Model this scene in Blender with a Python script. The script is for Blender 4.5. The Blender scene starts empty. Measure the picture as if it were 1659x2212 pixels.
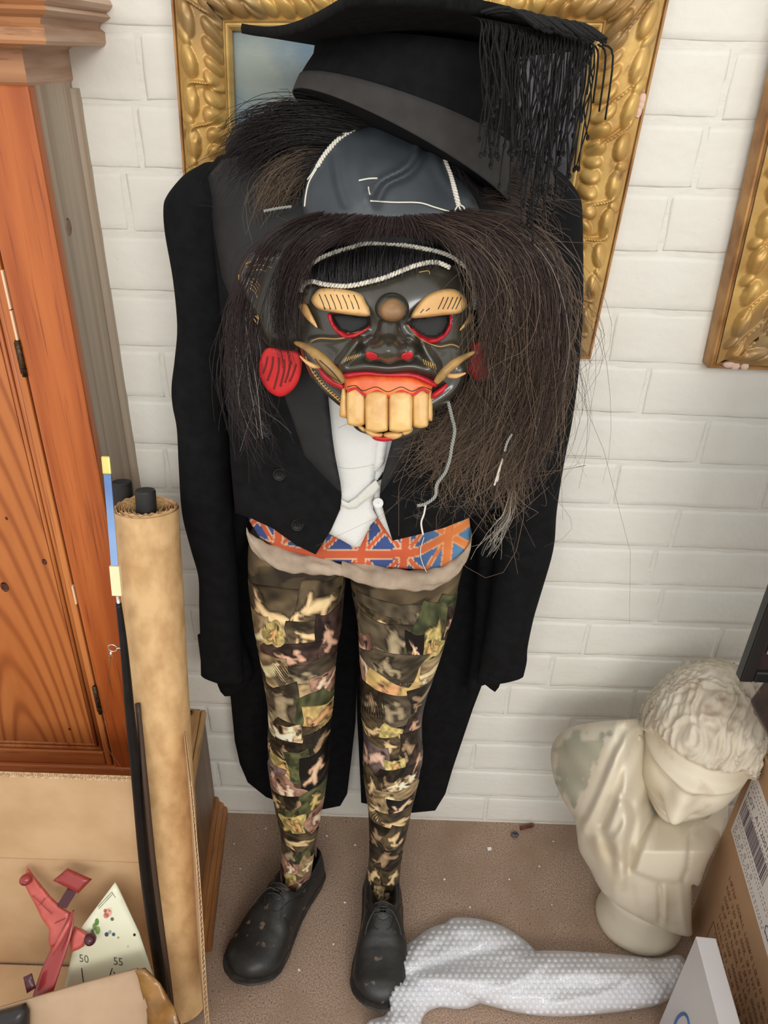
import bpy, bmesh, math, random
import numpy as np
from mathutils import Vector, Matrix
from mathutils.geometry import delaunay_2d_cdt

SC = bpy.context.scene
COL = SC.collection
# ---------------------------------------------------------------- camera
FPX = 1650.0
PITCH, ROLL = math.radians(31), math.radians(2.0)
CAM = np.array([0, -1.014, 1.336])
_fw = np.array([0, math.cos(PITCH), -math.sin(PITCH)])
_u0 = np.array([0, math.sin(PITCH), math.cos(PITCH)])
_r0 = np.array([1.0, 0, 0])
_R = math.cos(ROLL) * _r0 + math.sin(ROLL) * _u0
_U = -math.sin(ROLL) * _r0 + math.cos(ROLL) * _u0
cd = bpy.data.cameras.new('camera')
cam = bpy.data.objects.new('camera', cd)
COL.objects.link(cam)
cam.matrix_world = Matrix(((_R[0], _U[0], -_fw[0], CAM[0]), (_R[1], _U[1], -_fw[1], CAM[1]), (_R[2], _U[2], -_fw[2], CAM[2]), (0, 0, 0, 1)))
cd.sensor_fit = 'VERTICAL'
cd.sensor_height = 24.0
cd.lens = FPX / 2212 * 24.0
cd.clip_start = 0.02
SC.camera = cam
# ---------------------------------------------------------------- world, lamps, exposure
w = bpy.data.worlds.new('room_light')
SC.world = w
w.use_nodes = True
w.node_tree.nodes['Background'].inputs[0].default_value = (1.0, 0.995, 0.965, 1)
w.node_tree.nodes['Background'].inputs[1].default_value = 0.97
def lamp(name, loc, target, sx, sy, watt, col):
    l = bpy.data.lights.new(name, 'AREA')
    l.shape = 'RECTANGLE'; l.size = sx; l.size_y = sy; l.energy = watt; l.color = col
    o = bpy.data.objects.new(name, l); COL.objects.link(o)
    o.location = loc
    o.rotation_euler = (Vector(target) - Vector(loc)).to_track_quat('-Z', 'Y').to_euler()
lamp('ceiling_lamp', (0.75, -2.9, 2.12), (0.0, -0.1, 0.4), 1.2, 0.6, 33, (1.0, 0.975, 0.92))
lamp('ceiling_lamp', (-0.55, -2.9, 2.12), (0.0, -0.1, 0.4), 1.2, 0.6, 16, (1.0, 0.98, 0.94))
SC.view_settings.view_transform = 'Standard'
SC.view_settings.look = 'None'
SC.view_settings.exposure = 0.03
SC.view_settings.gamma = 1.0
SC.view_settings.use_curve_mapping = False
random.seed(7)
RNG = np.random.default_rng(7)

# ---------------------------------------------------------------- pixel rays to world points
def ray(x, y):
    x = np.atleast_1d(np.asarray(x, float)); y = np.atleast_1d(np.asarray(y, float))
    return _fw + ((x - 829.5) / FPX)[:, None] * _R - ((y - 1106) / FPX)[:, None] * _U
def P(x, y, Y):
    d = ray(x, y); t = (np.asarray(Y, float) - CAM[1]) / d[:, 1]; return CAM + t[:, None] * d
def PZ(x, y, Z):
    d = ray(x, y); t = (np.asarray(Z, float) - CAM[2]) / d[:, 2]; return CAM + t[:, None] * d
def PX(x, y, X):
    d = ray(x, y); t = (np.asarray(X, float) - CAM[0]) / d[:, 0]; return CAM + t[:, None] * d
def PPL(x, y, q, n):
    d = ray(x, y); n = np.asarray(n, float); t = ((np.asarray(q, float) - CAM) @ n) / (d @ n); return CAM + t[:, None] * d
def p1(x, y, Y): return P(x, y, Y)[0]

def c(r, g, b):
    f = lambda v: (v / 255 / 12.92) if v / 255 <= 0.04045 else ((v / 255 + 0.055) / 1.055) ** 2.4
    return (f(r), f(g), f(b), 1)

# ---------------------------------------------------------------- materials
def mat(name, col, rough=0.6, metal=0.0, col2=None, scale=20, stretch=(1, 1, 1), detail=4, lo=0.35, hi=0.65, bump=0.0, bscale=None, bstretch=None, spec=0.5, attr=None, extra=None, sheen=0, coat=0):
    m = bpy.data.materials.new(name); m.use_nodes = True
    nt = m.node_tree; N = nt.nodes; L = nt.links
    b = N['Principled BSDF']
    b.inputs['Base Color'].default_value = col
    b.inputs['Roughness'].default_value = rough
    b.inputs['Metallic'].default_value = metal
    b.inputs['Specular IOR Level'].default_value = spec
    if sheen: b.inputs['Sheen Weight'].default_value = sheen
    if coat:
        b.inputs['Coat Weight'].default_value = coat; b.inputs['Coat Roughness'].default_value = 0.15
    tc = N.new('ShaderNodeTexCoord')
    def noise(sc, st, det=4):
        mp = N.new('ShaderNodeMapping'); mp.inputs['Scale'].default_value = st
        L.new(tc.outputs['Object'], mp.inputs[0])
        n = N.new('ShaderNodeTexNoise'); n.inputs['Scale'].default_value = sc; n.inputs['Detail'].default_value = det
        L.new(mp.outputs[0], n.inputs['Vector']); return n
    last = None
    if attr:
        a = N.new('ShaderNodeAttribute'); a.attribute_name = attr; last = a.outputs['Color']
    if col2 is not None:
        n = noise(scale, stretch, detail)
        r = N.new('ShaderNodeMapRange'); r.inputs[1].default_value = lo; r.inputs[2].default_value = hi
        L.new(n.outputs['Fac'], r.inputs[0])
        mx = N.new('ShaderNodeMix'); mx.data_type = 'RGBA'
        L.new(r.outputs[0], mx.inputs[0])
        if last is not None: L.new(last, mx.inputs[6])
        else: mx.inputs[6].default_value = col
        mx.inputs[7].default_value = col2
        last = mx.outputs[2]
    if extra:
        for (ec, es, est, elo, ehi) in extra:
            n = noise(es, est, 5)
            r = N.new('ShaderNodeMapRange'); r.inputs[1].default_value = elo; r.inputs[2].default_value = ehi
            L.new(n.outputs['Fac'], r.inputs[0])
            mx = N.new('ShaderNodeMix'); mx.data_type = 'RGBA'
            L.new(r.outputs[0], mx.inputs[0])
            if last is not None: L.new(last, mx.inputs[6])
            else: mx.inputs[6].default_value = col
            mx.inputs[7].default_value = ec
            last = mx.outputs[2]
    if last is not None: L.new(last, b.inputs['Base Color'])
    if bump:
        n = noise(bscale or scale, bstretch or stretch, 6)
        bp = N.new('ShaderNodeBump'); bp.inputs['Strength'].default_value = bump; bp.inputs['Distance'].default_value = 0.002
        L.new(n.outputs['Fac'], bp.inputs['Height']); L.new(bp.outputs[0], b.inputs['Normal'])
    return m

# ---------------------------------------------------------------- object helpers
def link(o, parent=None):
    COL.objects.link(o)
    if parent is not None:
        o.parent = parent
        if parent.type == 'EMPTY':
            o.matrix_parent_inverse = Matrix.Translation(-Vector(parent.location))
    return o
def obj(name, V, Fs, m, parent=None, smooth=True, fix=False, colors=None, label=None, kind=None):
    me = bpy.data.meshes.new(name)
    V = np.asarray(V, float)
    me.from_pydata(V.tolist(), [], [tuple(int(i) for i in f) for f in Fs])
    if fix:
        bm = bmesh.new(); bm.from_mesh(me)
        bmesh.ops.recalc_face_normals(bm, faces=bm.faces); bm.to_mesh(me); bm.free()
    if smooth: me.polygons.foreach_set('use_smooth', [True] * len(me.polygons))
    if colors is not None:
        a = me.color_attributes.new('col', 'FLOAT_COLOR', 'POINT')
        cc = np.ones((len(V), 4)); cc[:, :3] = colors
        a.data.foreach_set('color', cc.astype(np.float32).ravel())
    me.materials.append(m); me.update()
    o = bpy.data.objects.new(name, me)
    if label: o['label'] = label
    if kind: o['kind'] = kind
    return link(o, parent)
def tag(o, label, cat, group=None, kind=None):
    o['label'] = label; o['category'] = cat
    if group: o['group'] = group
    if kind: o['kind'] = kind
    return o
def thing(name, label, cat, loc, group=None):
    o = bpy.data.objects.new(name, None); o.location = Vector([float(v) for v in loc]); o.empty_display_size = 0.05
    COL.objects.link(o)
    return tag(o, label, cat, group)
class MB:
    def __init__(s): s.V = []; s.F = []; s.C = []; s.n = 0
    def add(s, V, Fs, col=None):
        V = np.asarray(V, float)
        s.F += [[i + s.n for i in f] for f in Fs]; s.V.append(V); s.n += len(V)
        if col is not None: s.C.append(np.tile(np.asarray(col, float)[:3], (len(V), 1)))
        return s
    def build(s, name, m, parent=None, **k):
        return obj(name, np.concatenate(s.V), s.F, m, parent, colors=np.concatenate(s.C) if s.C else None, **k)
def box(o, ex, ey, ez):
    o, ex, ey, ez = [np.asarray(v, float) for v in (o, ex, ey, ez)]
    V = [o, o + ex, o + ex + ey, o + ey, o + ez, o + ex + ez, o + ex + ey + ez, o + ey + ez]
    return np.array(V), [[0, 3, 2, 1], [4, 5, 6, 7], [0, 1, 5, 4], [1, 2, 6, 5], [2, 3, 7, 6], [3, 0, 4, 7]]
def bevel(o, w, seg=2):
    md = o.modifiers.new('bevel', 'BEVEL'); md.width = w; md.segments = seg; md.limit_method = 'ANGLE'; return o
def aabox(a, b):
    a = np.minimum(a, b); bb = np.maximum(a, b)
def bx(x0, x1, y0, y1, z0, z1): return box((x0, y0, z0), (x1 - x0, 0, 0), (0, y1 - y0, 0), (0, 0, z1 - z0))
def grid_faces(nr, nc, wrap=False, off=0):
    F = []
    for i in range(nr - 1):
        for j in range(nc if wrap else nc - 1):
            k = (j + 1) % nc
            F.append([off + i * nc + j, off + i * nc + k, off + (i + 1) * nc + k, off + (i + 1) * nc + j])
    return F
def loft(rings, caps=True):
    R = np.asarray(rings, float); n, m = R.shape[:2]
    F = grid_faces(n, m, True)
    if caps: F += [list(range(m))[::-1], [(n - 1) * m + j for j in range(m)]]
    return R.reshape(-1, 3), F
def ccr(pts, n=8, closed=False):
    """Catmull-Rom through points of any dimension, n samples per span"""
    p = np.asarray(pts, float); k = len(p)
    out = []
    for i in range(k if closed else k - 1):
        if closed: a, b, d, e = p[(i - 1) % k], p[i], p[(i + 1) % k], p[(i + 2) % k]
        else: a, b, d, e = p[max(i - 1, 0)], p[i], p[i + 1], p[min(i + 2, k - 1)]
        t = np.linspace(0, 1, n, endpoint=False)[:, None]
        out.append(0.5 * ((2 * b) + (-a + d) * t + (2 * a - 5 * b + 4 * d - e) * t ** 2 + (-a + 3 * b - 3 * d + e) * t ** 3))
    out = np.concatenate(out)
    if not closed: out = np.vstack([out, p[-1]])
    return out
def tube(path, r, seg=8, caps=True):
    p = np.asarray(path, float); n = len(p)
    r = np.broadcast_to(np.asarray(r, float), (n,))
    t = np.gradient(p, axis=0); t /= np.linalg.norm(t, axis=1)[:, None] + 1e-12
    u = np.cross(t[0], [0.3, 0.2, 1.0]); u /= np.linalg.norm(u)
    rings = []
    a = np.linspace(0, 2 * np.pi, seg, endpoint=False)
    for i in range(n):
        u = u - t[i] * (u @ t[i]); u /= np.linalg.norm(u) + 1e-12
        v = np.cross(t[i], u)
        rings.append(p[i] + r[i] * (np.cos(a)[:, None] * u + np.sin(a)[:, None] * v))
    return loft(rings, caps)
def ellipsoid(cn, ax, ay, az, nu=20, nv=12):
    cn, ax, ay, az = [np.asarray(v, float) for v in (cn, ax, ay, az)]
    V = [cn + az]
    for i in range(1, nv):
        th = math.pi * i / nv
        for j in range(nu):
            ph = 2 * math.pi * j / nu
            V.append(cn + az * math.cos(th) + math.sin(th) * (ax * math.cos(ph) + ay * math.sin(ph)))
    V.append(cn - az)
    F = [[0, 1 + j, 1 + (j + 1) % nu] for j in range(nu)]
    F += grid_faces(nv - 1, nu, True, 1)
    l = len(V) - 1; b = 1 + (nv - 2) * nu
    F += [[l, b + (j + 1) % nu, b + j] for j in range(nu)]
    return np.array(V), F
def sn(x, y, s=0, f=1.0):
    """cheap smooth noise about -1..1"""
    r = np.random.default_rng(1000 + s); o = 0
    for i in range(6):
        a = r.uniform(0, 6.28); k = f * r.uniform(0.6, 2.2)
        o = o + np.sin(k * (x * math.cos(a) + y * math.sin(a)) + r.uniform(0, 6.28))
    return o / 3.2
# ---------------------------------------------------------------- relief sheets from outlines
def pdist(Q, poly, closed=True):
    A = np.asarray(poly, float); B = np.roll(A, -1, 0) if closed else A[1:]
    if not closed: A = A[:-1]
    d = np.full(len(Q), 1e9)
    for a, b in zip(A, B):
        ab = b - a; t = np.clip(((Q - a) @ ab) / (ab @ ab + 1e-12), 0, 1)
        d = np.minimum(d, np.hypot(*(Q - a - t[:, None] * ab).T))
    return d
def inside(Q, poly):
    A = np.asarray(poly, float); B = np.roll(A, -1, 0); r = np.zeros(len(Q), bool)
    x, y = Q[:, 0], Q[:, 1]
    for (x0, y0), (x1, y1) in zip(A, B):
        if y0 == y1: continue
        k = ((y0 > y) != (y1 > y)) & (x < (x1 - x0) * (y - y0) / (y1 - y0) + x0); r ^= k
    return r
def resample(p, step, closed=True):
    q = np.vstack([p, p[:1]]) if closed else p
    s = np.r_[0, np.cumsum(np.hypot(*np.diff(q, axis=0).T))]
    n = max(8, int(round(s[-1] / step)))
    t = np.linspace(0, s[-1], n, endpoint=not closed)
    return np.c_[np.interp(t, s, q[:, 0]), np.interp(t, s, q[:, 1])]
def pillow(H, w): return lambda d, Q: H * np.sqrt(np.clip(1 - (1 - np.clip(d / w, 0, 1)) ** 2, 0, 1))
def ridge(Q, line, width, amp, smooth=True):
    l = ccr(line, 6) if smooth else np.asarray(line, float)
    return amp * np.exp(-(pdist(Q, l, False) / width) ** 2)
def yM(Yf):
    """pixel+height map: a surface at world depth Yf(px,py), raised h metres towards the viewer"""
    f = Yf if callable(Yf) else (lambda x, y: np.full(len(x), float(Yf)))
    return lambda x, y, h: P(x, y, f(x, y) - h)
def zM(Z=0.0): return lambda x, y, h: PZ(x, y, Z + h)
def sheet(name, outline, M, m, parent=None, front=None, back=0.004, step=8, smooth=True, colf=None, keep=None, **k):
    poly = ccr(outline, 6, True) if smooth else np.asarray(outline, float)
    poly = resample(poly, step) if smooth else poly
    if not smooth:
        pp = []
        for a, b in zip(poly, np.roll(poly, -1, 0)):
            n = max(1, int(np.hypot(*(b - a)) / step)); pp += [a + (b - a) * i / n for i in range(n)]
        poly = np.array(pp)
    x0, y0 = poly.min(0); x1, y1 = poly.max(0)
    gx, gy = np.meshgrid(np.arange(x0, x1, step), np.arange(y0, y1, step * 0.87))
    gx[1::2] += step * 0.5
    G = np.c_[gx.ravel(), gy.ravel()]
    G = G[inside(G, poly)]; G = G[pdist(G, poly) > 0.55 * step]
    nb = len(poly)
    Vs = [Vector(v) for v in np.vstack([poly, G])]
    r = delaunay_2d_cdt(Vs, [], [list(range(nb))], 1, 1e-5)
    Q = np.array([tuple(v) for v in r[0]]); T = [list(f) for f in r[2]]
    d = pdist(Q, poly)
    h = front(d, Q) if front else np.zeros(len(Q))
    b = back(d, Q) if callable(back) else np.full(len(Q), float(back))
    VF = M(Q[:, 0], Q[:, 1], h); VB = M(Q[:, 0], Q[:, 1], h * 0 - b)
    n = len(Q); ec = {}
    for f in T:
        for i in range(3):
            e = (f[i], f[(i + 1) % 3]); ec[e] = 1
    Fs = list(T) + [[n + i for i in f[::-1]] for f in T]
    for (i, j) in ec:
        if (j, i) not in ec: Fs.append([j, i, n + i, n + j])
    cols = None
    if colf is not None:
        cc = colf(Q, d); cols = np.vstack([cc, cc])
    return obj(name, np.vstack([VF, VB]), Fs, m, parent, fix=True, colors=cols, **k)
def ptube(pts, M, rpx=None, r=0.001, seg=6, n=8, h=0.0, closed=False):
    q = ccr(pts, n, closed)
    hh = q[:, 2] if q.shape[1] > 2 else np.full(len(q), h)
    return tube(M(q[:, 0], q[:, 1], hh), r, seg)
def cord(pts, M, r, pitch, h=0.0):
    """two-strand twisted cord"""
    q = ccr(pts, 24); q2 = resample(q, 1.2, False)
    p = M(q2[:, 0], q2[:, 1], np.full(len(q2), h)); n = len(p)
    t = np.gradient(p, axis=0); t /= np.linalg.norm(t, axis=1)[:, None] + 1e-12
    vd = CAM - p; vd /= np.linalg.norm(vd, axis=1)[:, None]
    s = np.cross(t, vd); s /= np.linalg.norm(s, axis=1)[:, None]
    L = np.r_[0, np.cumsum(np.linalg.norm(np.diff(p, axis=0), axis=1))]
    mb = MB()
    for k in (0, math.pi):
        a = L / pitch * 2 * math.pi + k
        mb.add(*tube(p + r * 0.75 * (np.cos(a)[:, None] * s + np.sin(a)[:, None] * vd), r * 0.72, 5))
    return mb
def hair(name, sets, m, parent, K=14, label=None):
    """sets: (guides [[(px,py,Y)..]..], count, jitter px, curl px, root colour, tip colour, radius)"""
    AV, AF, AC = [], [], []; off = 0
    for (guides, cnt, jit, curl, c0, c1, rad, lmin) in sets:
        G = np.array([resample3(ccr(np.array(g, float), 10), K) for g in guides])
        ng = len(G)
        u = RNG.uniform(0, ng - 1 - 1e-6, cnt) if ng > 1 else np.zeros(cnt)
        i = np.floor(u).astype(int); f = u - i
        S = G[i] if ng == 1 else G[i] * (1 - f)[:, None, None] + G[i + 1] * f[:, None, None]
        t = np.linspace(0, 1, K)
        # clumps
        nc = max(3, cnt // 24); ci = RNG.integers(0, nc, cnt)
        co = RNG.normal(0, 1, (nc, 2)) * jit
        so = RNG.normal(0, 1, (cnt, 2)) * jit * 0.45
        o2 = (co[ci] + so)[:, None, :] * (0.35 + 0.9 * t)[None, :, None]
        ph = RNG.uniform(0, 6.28, (cnt, 2, 3)); fr = RNG.uniform(2, 9, (cnt, 2, 3))
        wv = (np.sin(fr[..., None] * t + ph[..., None])).sum(2) / 2
        wild = np.where(RNG.uniform(0, 1, cnt) < 0.08, 3.0, 1.0)
        o2 = o2 + np.transpose(wv, (0, 2, 1)) * (curl * wild)[:, None, None] * (t ** 1.3)[None, :, None]
        S = S.copy(); S[:, :, :2] += o2
        S[:, :, 2] += RNG.normal(0, 0.004, cnt)[:, None] + RNG.normal(0, 0.004, cnt)[:, None] * t
        ln = RNG.uniform(lmin, 1, cnt)
        # shorten
        idx = np.clip(t[None, :] * ln[:, None] * (K - 1), 0, K - 1 - 1e-6); i0 = idx.astype(int); ff = (idx - i0)[..., None]
        ar = np.arange(cnt)[:, None]
        S = S[ar, i0] * (1 - ff) + S[ar, i0 + 1] * ff
        W = P(S[..., 0].ravel(), S[..., 1].ravel(), S[..., 2].ravel()).reshape(cnt, K, 3)
        T = np.gradient(W, axis=1); T /= np.linalg.norm(T, axis=2, keepdims=True) + 1e-12
        ref = np.array([0.35, 0.8, 0.3]); A = np.cross(T, ref); A /= np.linalg.norm(A, axis=2, keepdims=True) + 1e-9
        B = np.cross(T, A)
        rr = (rad * (1 - 0.6 * t ** 2))[None, :, None] * RNG.uniform(0.7, 1.25, cnt)[:, None, None]
        rings = np.stack([W + rr * (math.cos(a) * A + math.sin(a) * B) for a in (0, 2.094, 4.189)], 2)
        AV.append(rings.reshape(-1, 3))
        base = off + (np.arange(cnt) * K * 3)[:, None, None] + (np.arange(K - 1) * 3)[None, :, None]
        j = np.arange(3)[None, None, :]; jn = (j + 1) % 3
        AF.append(np.stack([base + j, base + jn, base + 3 + jn, base + 3 + j], -1).reshape(-1, 4))
        off += cnt * K * 3
        lc = (1 - t)[None, :, None] * np.array(c0[:3]) + t[None, :, None] * np.array(c1[:3])
        lc = lc * RNG.uniform(0.5, 1.5, cnt)[:, None, None]
        AC.append(np.repeat(lc[:, :, None, :], 3, 2).reshape(-1, 3) * np.ones((cnt * K * 3, 1)))
    V = np.concatenate(AV); Fq = np.concatenate(AF); Cc = np.concatenate(AC)
    me = bpy.data.meshes.new(name)
    me.vertices.add(len(V)); me.vertices.foreach_set('co', V.astype(np.float32).ravel())
    me.loops.add(Fq.size); me.loops.foreach_set('vertex_index', Fq.astype(np.int32).ravel())
    me.polygons.add(len(Fq)); me.polygons.foreach_set('loop_start', np.arange(0, Fq.size, 4, dtype=np.int32))
    me.update(calc_edges=True); me.validate()
    me.polygons.foreach_set('use_smooth', np.ones(len(me.polygons), bool))
    a = me.color_attributes.new('col', 'FLOAT_COLOR', 'POINT')
    a.data.foreach_set('color', np.c_[Cc, np.ones(len(Cc))].astype(np.float32).ravel())
    me.materials.append(m)
    o = bpy.data.objects.new(name, me); o['kind'] = 'stuff'
    if label: o['label'] = label
    return link(o, parent)
def resample3(p, n):
    s = np.r_[0, np.cumsum(np.hypot(np.diff(p[:, 0]), np.diff(p[:, 1])))]; t = np.linspace(0, s[-1], n)
    return np.c_[[np.interp(t, s, p[:, i]) for i in range(3)]].T
def text_mesh(s):
    cu = bpy.data.curves.new('t', 'FONT'); cu.body = s; cu.size = 1.0; cu.resolution_u = 2
    o = bpy.data.objects.new('t', cu); COL.objects.link(o)
    bpy.context.view_layer.update()
    me = o.to_mesh(); V = np.array([v.co[:2] for v in me.vertices]); F = [list(p.vertices) for p in me.polygons]
    o.to_mesh_clear(); bpy.data.objects.remove(o); bpy.data.curves.remove(cu)
    return V, F
# ================================================================ setting
M_brick = mat('white_painted_brick', c(229, 227, 219), 0.75, col2=c(217, 212, 199), scale=3.0, lo=0.4, hi=0.75, bump=0.6, bscale=75, extra=[(c(170, 160, 142), 90, (1, 1, 1), 0.74, 0.82)])
M_mortar = mat('white_painted_mortar', c(226, 224, 215), 0.75, bump=1.0, bscale=90, bstretch=(0.5, 1, 1))
M_carpet = mat('brown_carpet', c(190, 164, 144), 0.95, col2=c(140, 117, 101), scale=420, detail=8, lo=0.36, hi=0.62, bump=0.6, bscale=1100, spec=0.15,
               extra=[(c(150, 126, 106), 9, (1, 1, 1), 0.45, 0.75), (c(104, 86, 74), 210, (1, 1, 1), 0.64, 0.70), (c(206, 186, 168), 260, (1, 1, 1), 0.66, 0.74)])
wall = obj('wall_back', *box((-1.6, -0.0009, -0.02), (3.2, 0, 0), (0, 0.1, 0), (0, 0, 2.6)), M_mortar, smooth=False); wall['kind'] = 'structure'
fl = obj('floor', *box((-1.6, -2.6, -0.06), (3.2, 0, 0), (0, 2.7, 0), (0, 0, 0.06)), M_carpet, smooth=False); fl['kind'] = 'structure'
def brick_mesh(seed, L=0.2200, H=0.0680, D=0.011):
    xs = np.r_[0, 0.004, np.linspace(0.014, L - 0.014, 9), L - 0.004, L]; zs = np.r_[0, 0.0022, 0.010, np.linspace(0.02, H - 0.016, 4), H - 0.007, H]
    nx, nz = len(xs), len(zs)
    X, Z = np.meshgrid(xs, zs)
    # thick paint fills the upper and side arrises; the lower arris stays crisp
    e = np.minimum(np.minimum(X, L - X) / 0.013, np.minimum(Z / 0.0022, (H - Z) / 0.012)); e = np.clip(e, 0, 1)
    Y = -0.0009 - 0.0011 * e ** 0.8 + (0.00045 * sn(X * 45, Z * 45, seed) + 0.00035 * sn(X * 130, Z * 150, seed + 50)) * (0.4 + 0.6 * e)
    X = X + 0.0012 * sn(X * 40, Z * 60, seed + 9) * (e < 0.2); Z = Z + 0.0012 * sn(X * 50, Z * 30, seed + 19) * (e < 0.2)
    V = np.stack([X, Y, Z], -1).reshape(-1, 3)
    n = len(V); bd = [j for j in range(nx)] + [i * nx + nx - 1 for i in range(1, nz)] + [(nz - 1) * nx + j for j in range(nx - 2, -1, -1)] + [i * nx for i in range(nz - 2, 0, -1)]
    B = V[bd].copy(); B[:, 1] = D
    V2 = np.vstack([V, B]); F = grid_faces(nz, nx)
    k = len(bd)
    for i in range(k): F.append([bd[(i + 1) % k], bd[i], n + i, n + (i + 1) % k])
    return V2, F
bvar = []
for s in range(7):
    o = obj('brick', *brick_mesh(s), M_brick, None); bvar.append(o.data); bpy.data.objects.remove(o)
# one perpend of each course, read off the wall: course number (bed joint height 0.075 each) -> x
perp = {}
for (px, py) in [(1391, 845), (1520, 945), (1329, 1040), (1457, 1140), (1423, 1310), (1262, 1390), (1475, 335), (300, 300)]:
    q = p1(px, py, 0); perp[int(q[2] / 0.075)] = q[0]
for k in range(0, 21):
    x0 = perp.get(k, (0.1125 if k % 2 else 0.0) + 0.04 * math.sin(k * 2.3))
    x = x0 - 0.225 * math.ceil((x0 + 0.80) / 0.225)
    j = 0
    while x < 0.92:
        b = bpy.data.objects.new('brick', bvar[(k * 3 + j * 5 + (k * j) % 4) % 7]); COL.objects.link(b)
        b.parent = wall; b.location = (x + 0.0028, 0, k * 0.075 + 0.0060 + 0.0012 * math.sin(k * 5 + j)); b.rotation_euler = (0, 0.006 * math.sin(k * 7.1 + j * 3), 0)
        x += 0.225; j += 1

# ================================================================ pine wardrobe
def wood(name, a, b, d, rough=0.42, sc=3.0, st=(14, 14, 0.8), bump=0.15):
    return mat(name, a, rough, col2=b, scale=sc, stretch=st, detail=8, lo=0.34, hi=0.66, bump=bump, extra=[(d, sc * 3, (st[0] * 2, st[1] * 2, st[2]), 0.56, 0.74)])
M_pine = wood('orange_pine', c(192, 106, 50), c(160, 78, 32), c(128, 60, 26))
M_pinel = wood('orange_pine_door', c(200, 126, 68), c(170, 92, 42), c(138, 70, 32))
M_pineh = wood('orange_pine_rail', c(206, 130, 72), c(172, 94, 46), c(140, 74, 36), st=(0.8, 14, 14))
M_pineside = wood('pale_pine_side', c(184, 170, 152), c(150, 134, 117), c(160, 124, 88), rough=0.6, st=(16, 16, 0.35))
M_pinecorn = wood('brown_pine_cornice', c(186, 134, 92), c(148, 96, 60), c(108, 66, 40), st=(0.8, 0.8, 14))
M_cornside = mat('pale_worn_cornice_end', c(206, 178, 156), 0.7, col2=c(168, 130, 104), scale=5, stretch=(14, 1, 14), lo=0.35, hi=0.7)
M_hinge = mat('old_brass_hinge', c(92, 72, 50), 0.5, 0.7, col2=c(50, 38, 28), scale=200)
M_edgehl = mat('pale_edge_highlight', c(232, 196, 160), 0.7)
WX, WY = -0.38, -0.127
wd = thing('pine_wardrobe', 'tall orange pine wardrobe with panelled door and moulded cornice', 'wardrobe', (-0.56, -0.06, 0))
bevel(obj('side_panel', *bx(WX - 0.018, WX, WY + 0.012, -0.001, 0.0, 1.335), M_pineside, wd, smooth=False), 0.003)['label'] = 'pale weathered side board'
obj('side_batten', *bx(WX, WX + 0.008, -0.012, -0.001, 0.2, 1.29), M_pineside, wd, smooth=False)
fx = lambda px, py: p1(px, py, WY)
sx = p1(78, 900, WY)[0]
bevel(obj('front_stile', *bx(sx, WX + 0.001, WY, WY + 0.02, 0.19, 1.297), M_pine, wd, smooth=False), 0.003)
zb = p1(150, 1652, WY)[2]
bevel(obj('base_rail', *bx(-0.80, WX + 0.001, WY - 0.004, WY + 0.02, 0.0, zb - 0.0015), M_pineh, wd, smooth=False), 0.003)
door = obj('door', *bx(-0.76, sx - 0.003, WY + 0.012, WY + 0.02, zb, 1.292), M_pinel, wd, smooth=False)
mxr = p1(56, 900, WY)[0]
zp = p1(120, 1625, WY)[2]
bevel(obj('door_stile', *bx(mxr, sx - 0.0035, WY + 0.002, WY + 0.013, zb, 1.291), M_pinel, door, smooth=False), 0.002)
bevel(obj('door_rail', *bx(-0.755, mxr - 0.001, WY + 0.002, WY + 0.013, zb, zp), M_pineh, door, smooth=False), 0.002)
# moulding strips round the panel
mb = MB()
for (o, r) in ((0.004, 0.004), (0.012, 0.0028)):
    mb.add(*tube([(mxr - o, WY + 0.009, zp + o), (mxr - o, WY + 0.009, 1.28)], r, 8)); mb.add(*tube([(-0.755, WY + 0.009, zp + o), (mxr - o, WY + 0.009, zp + o)], r, 8))
mb.build('panel_moulding', M_pinel, door)
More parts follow.
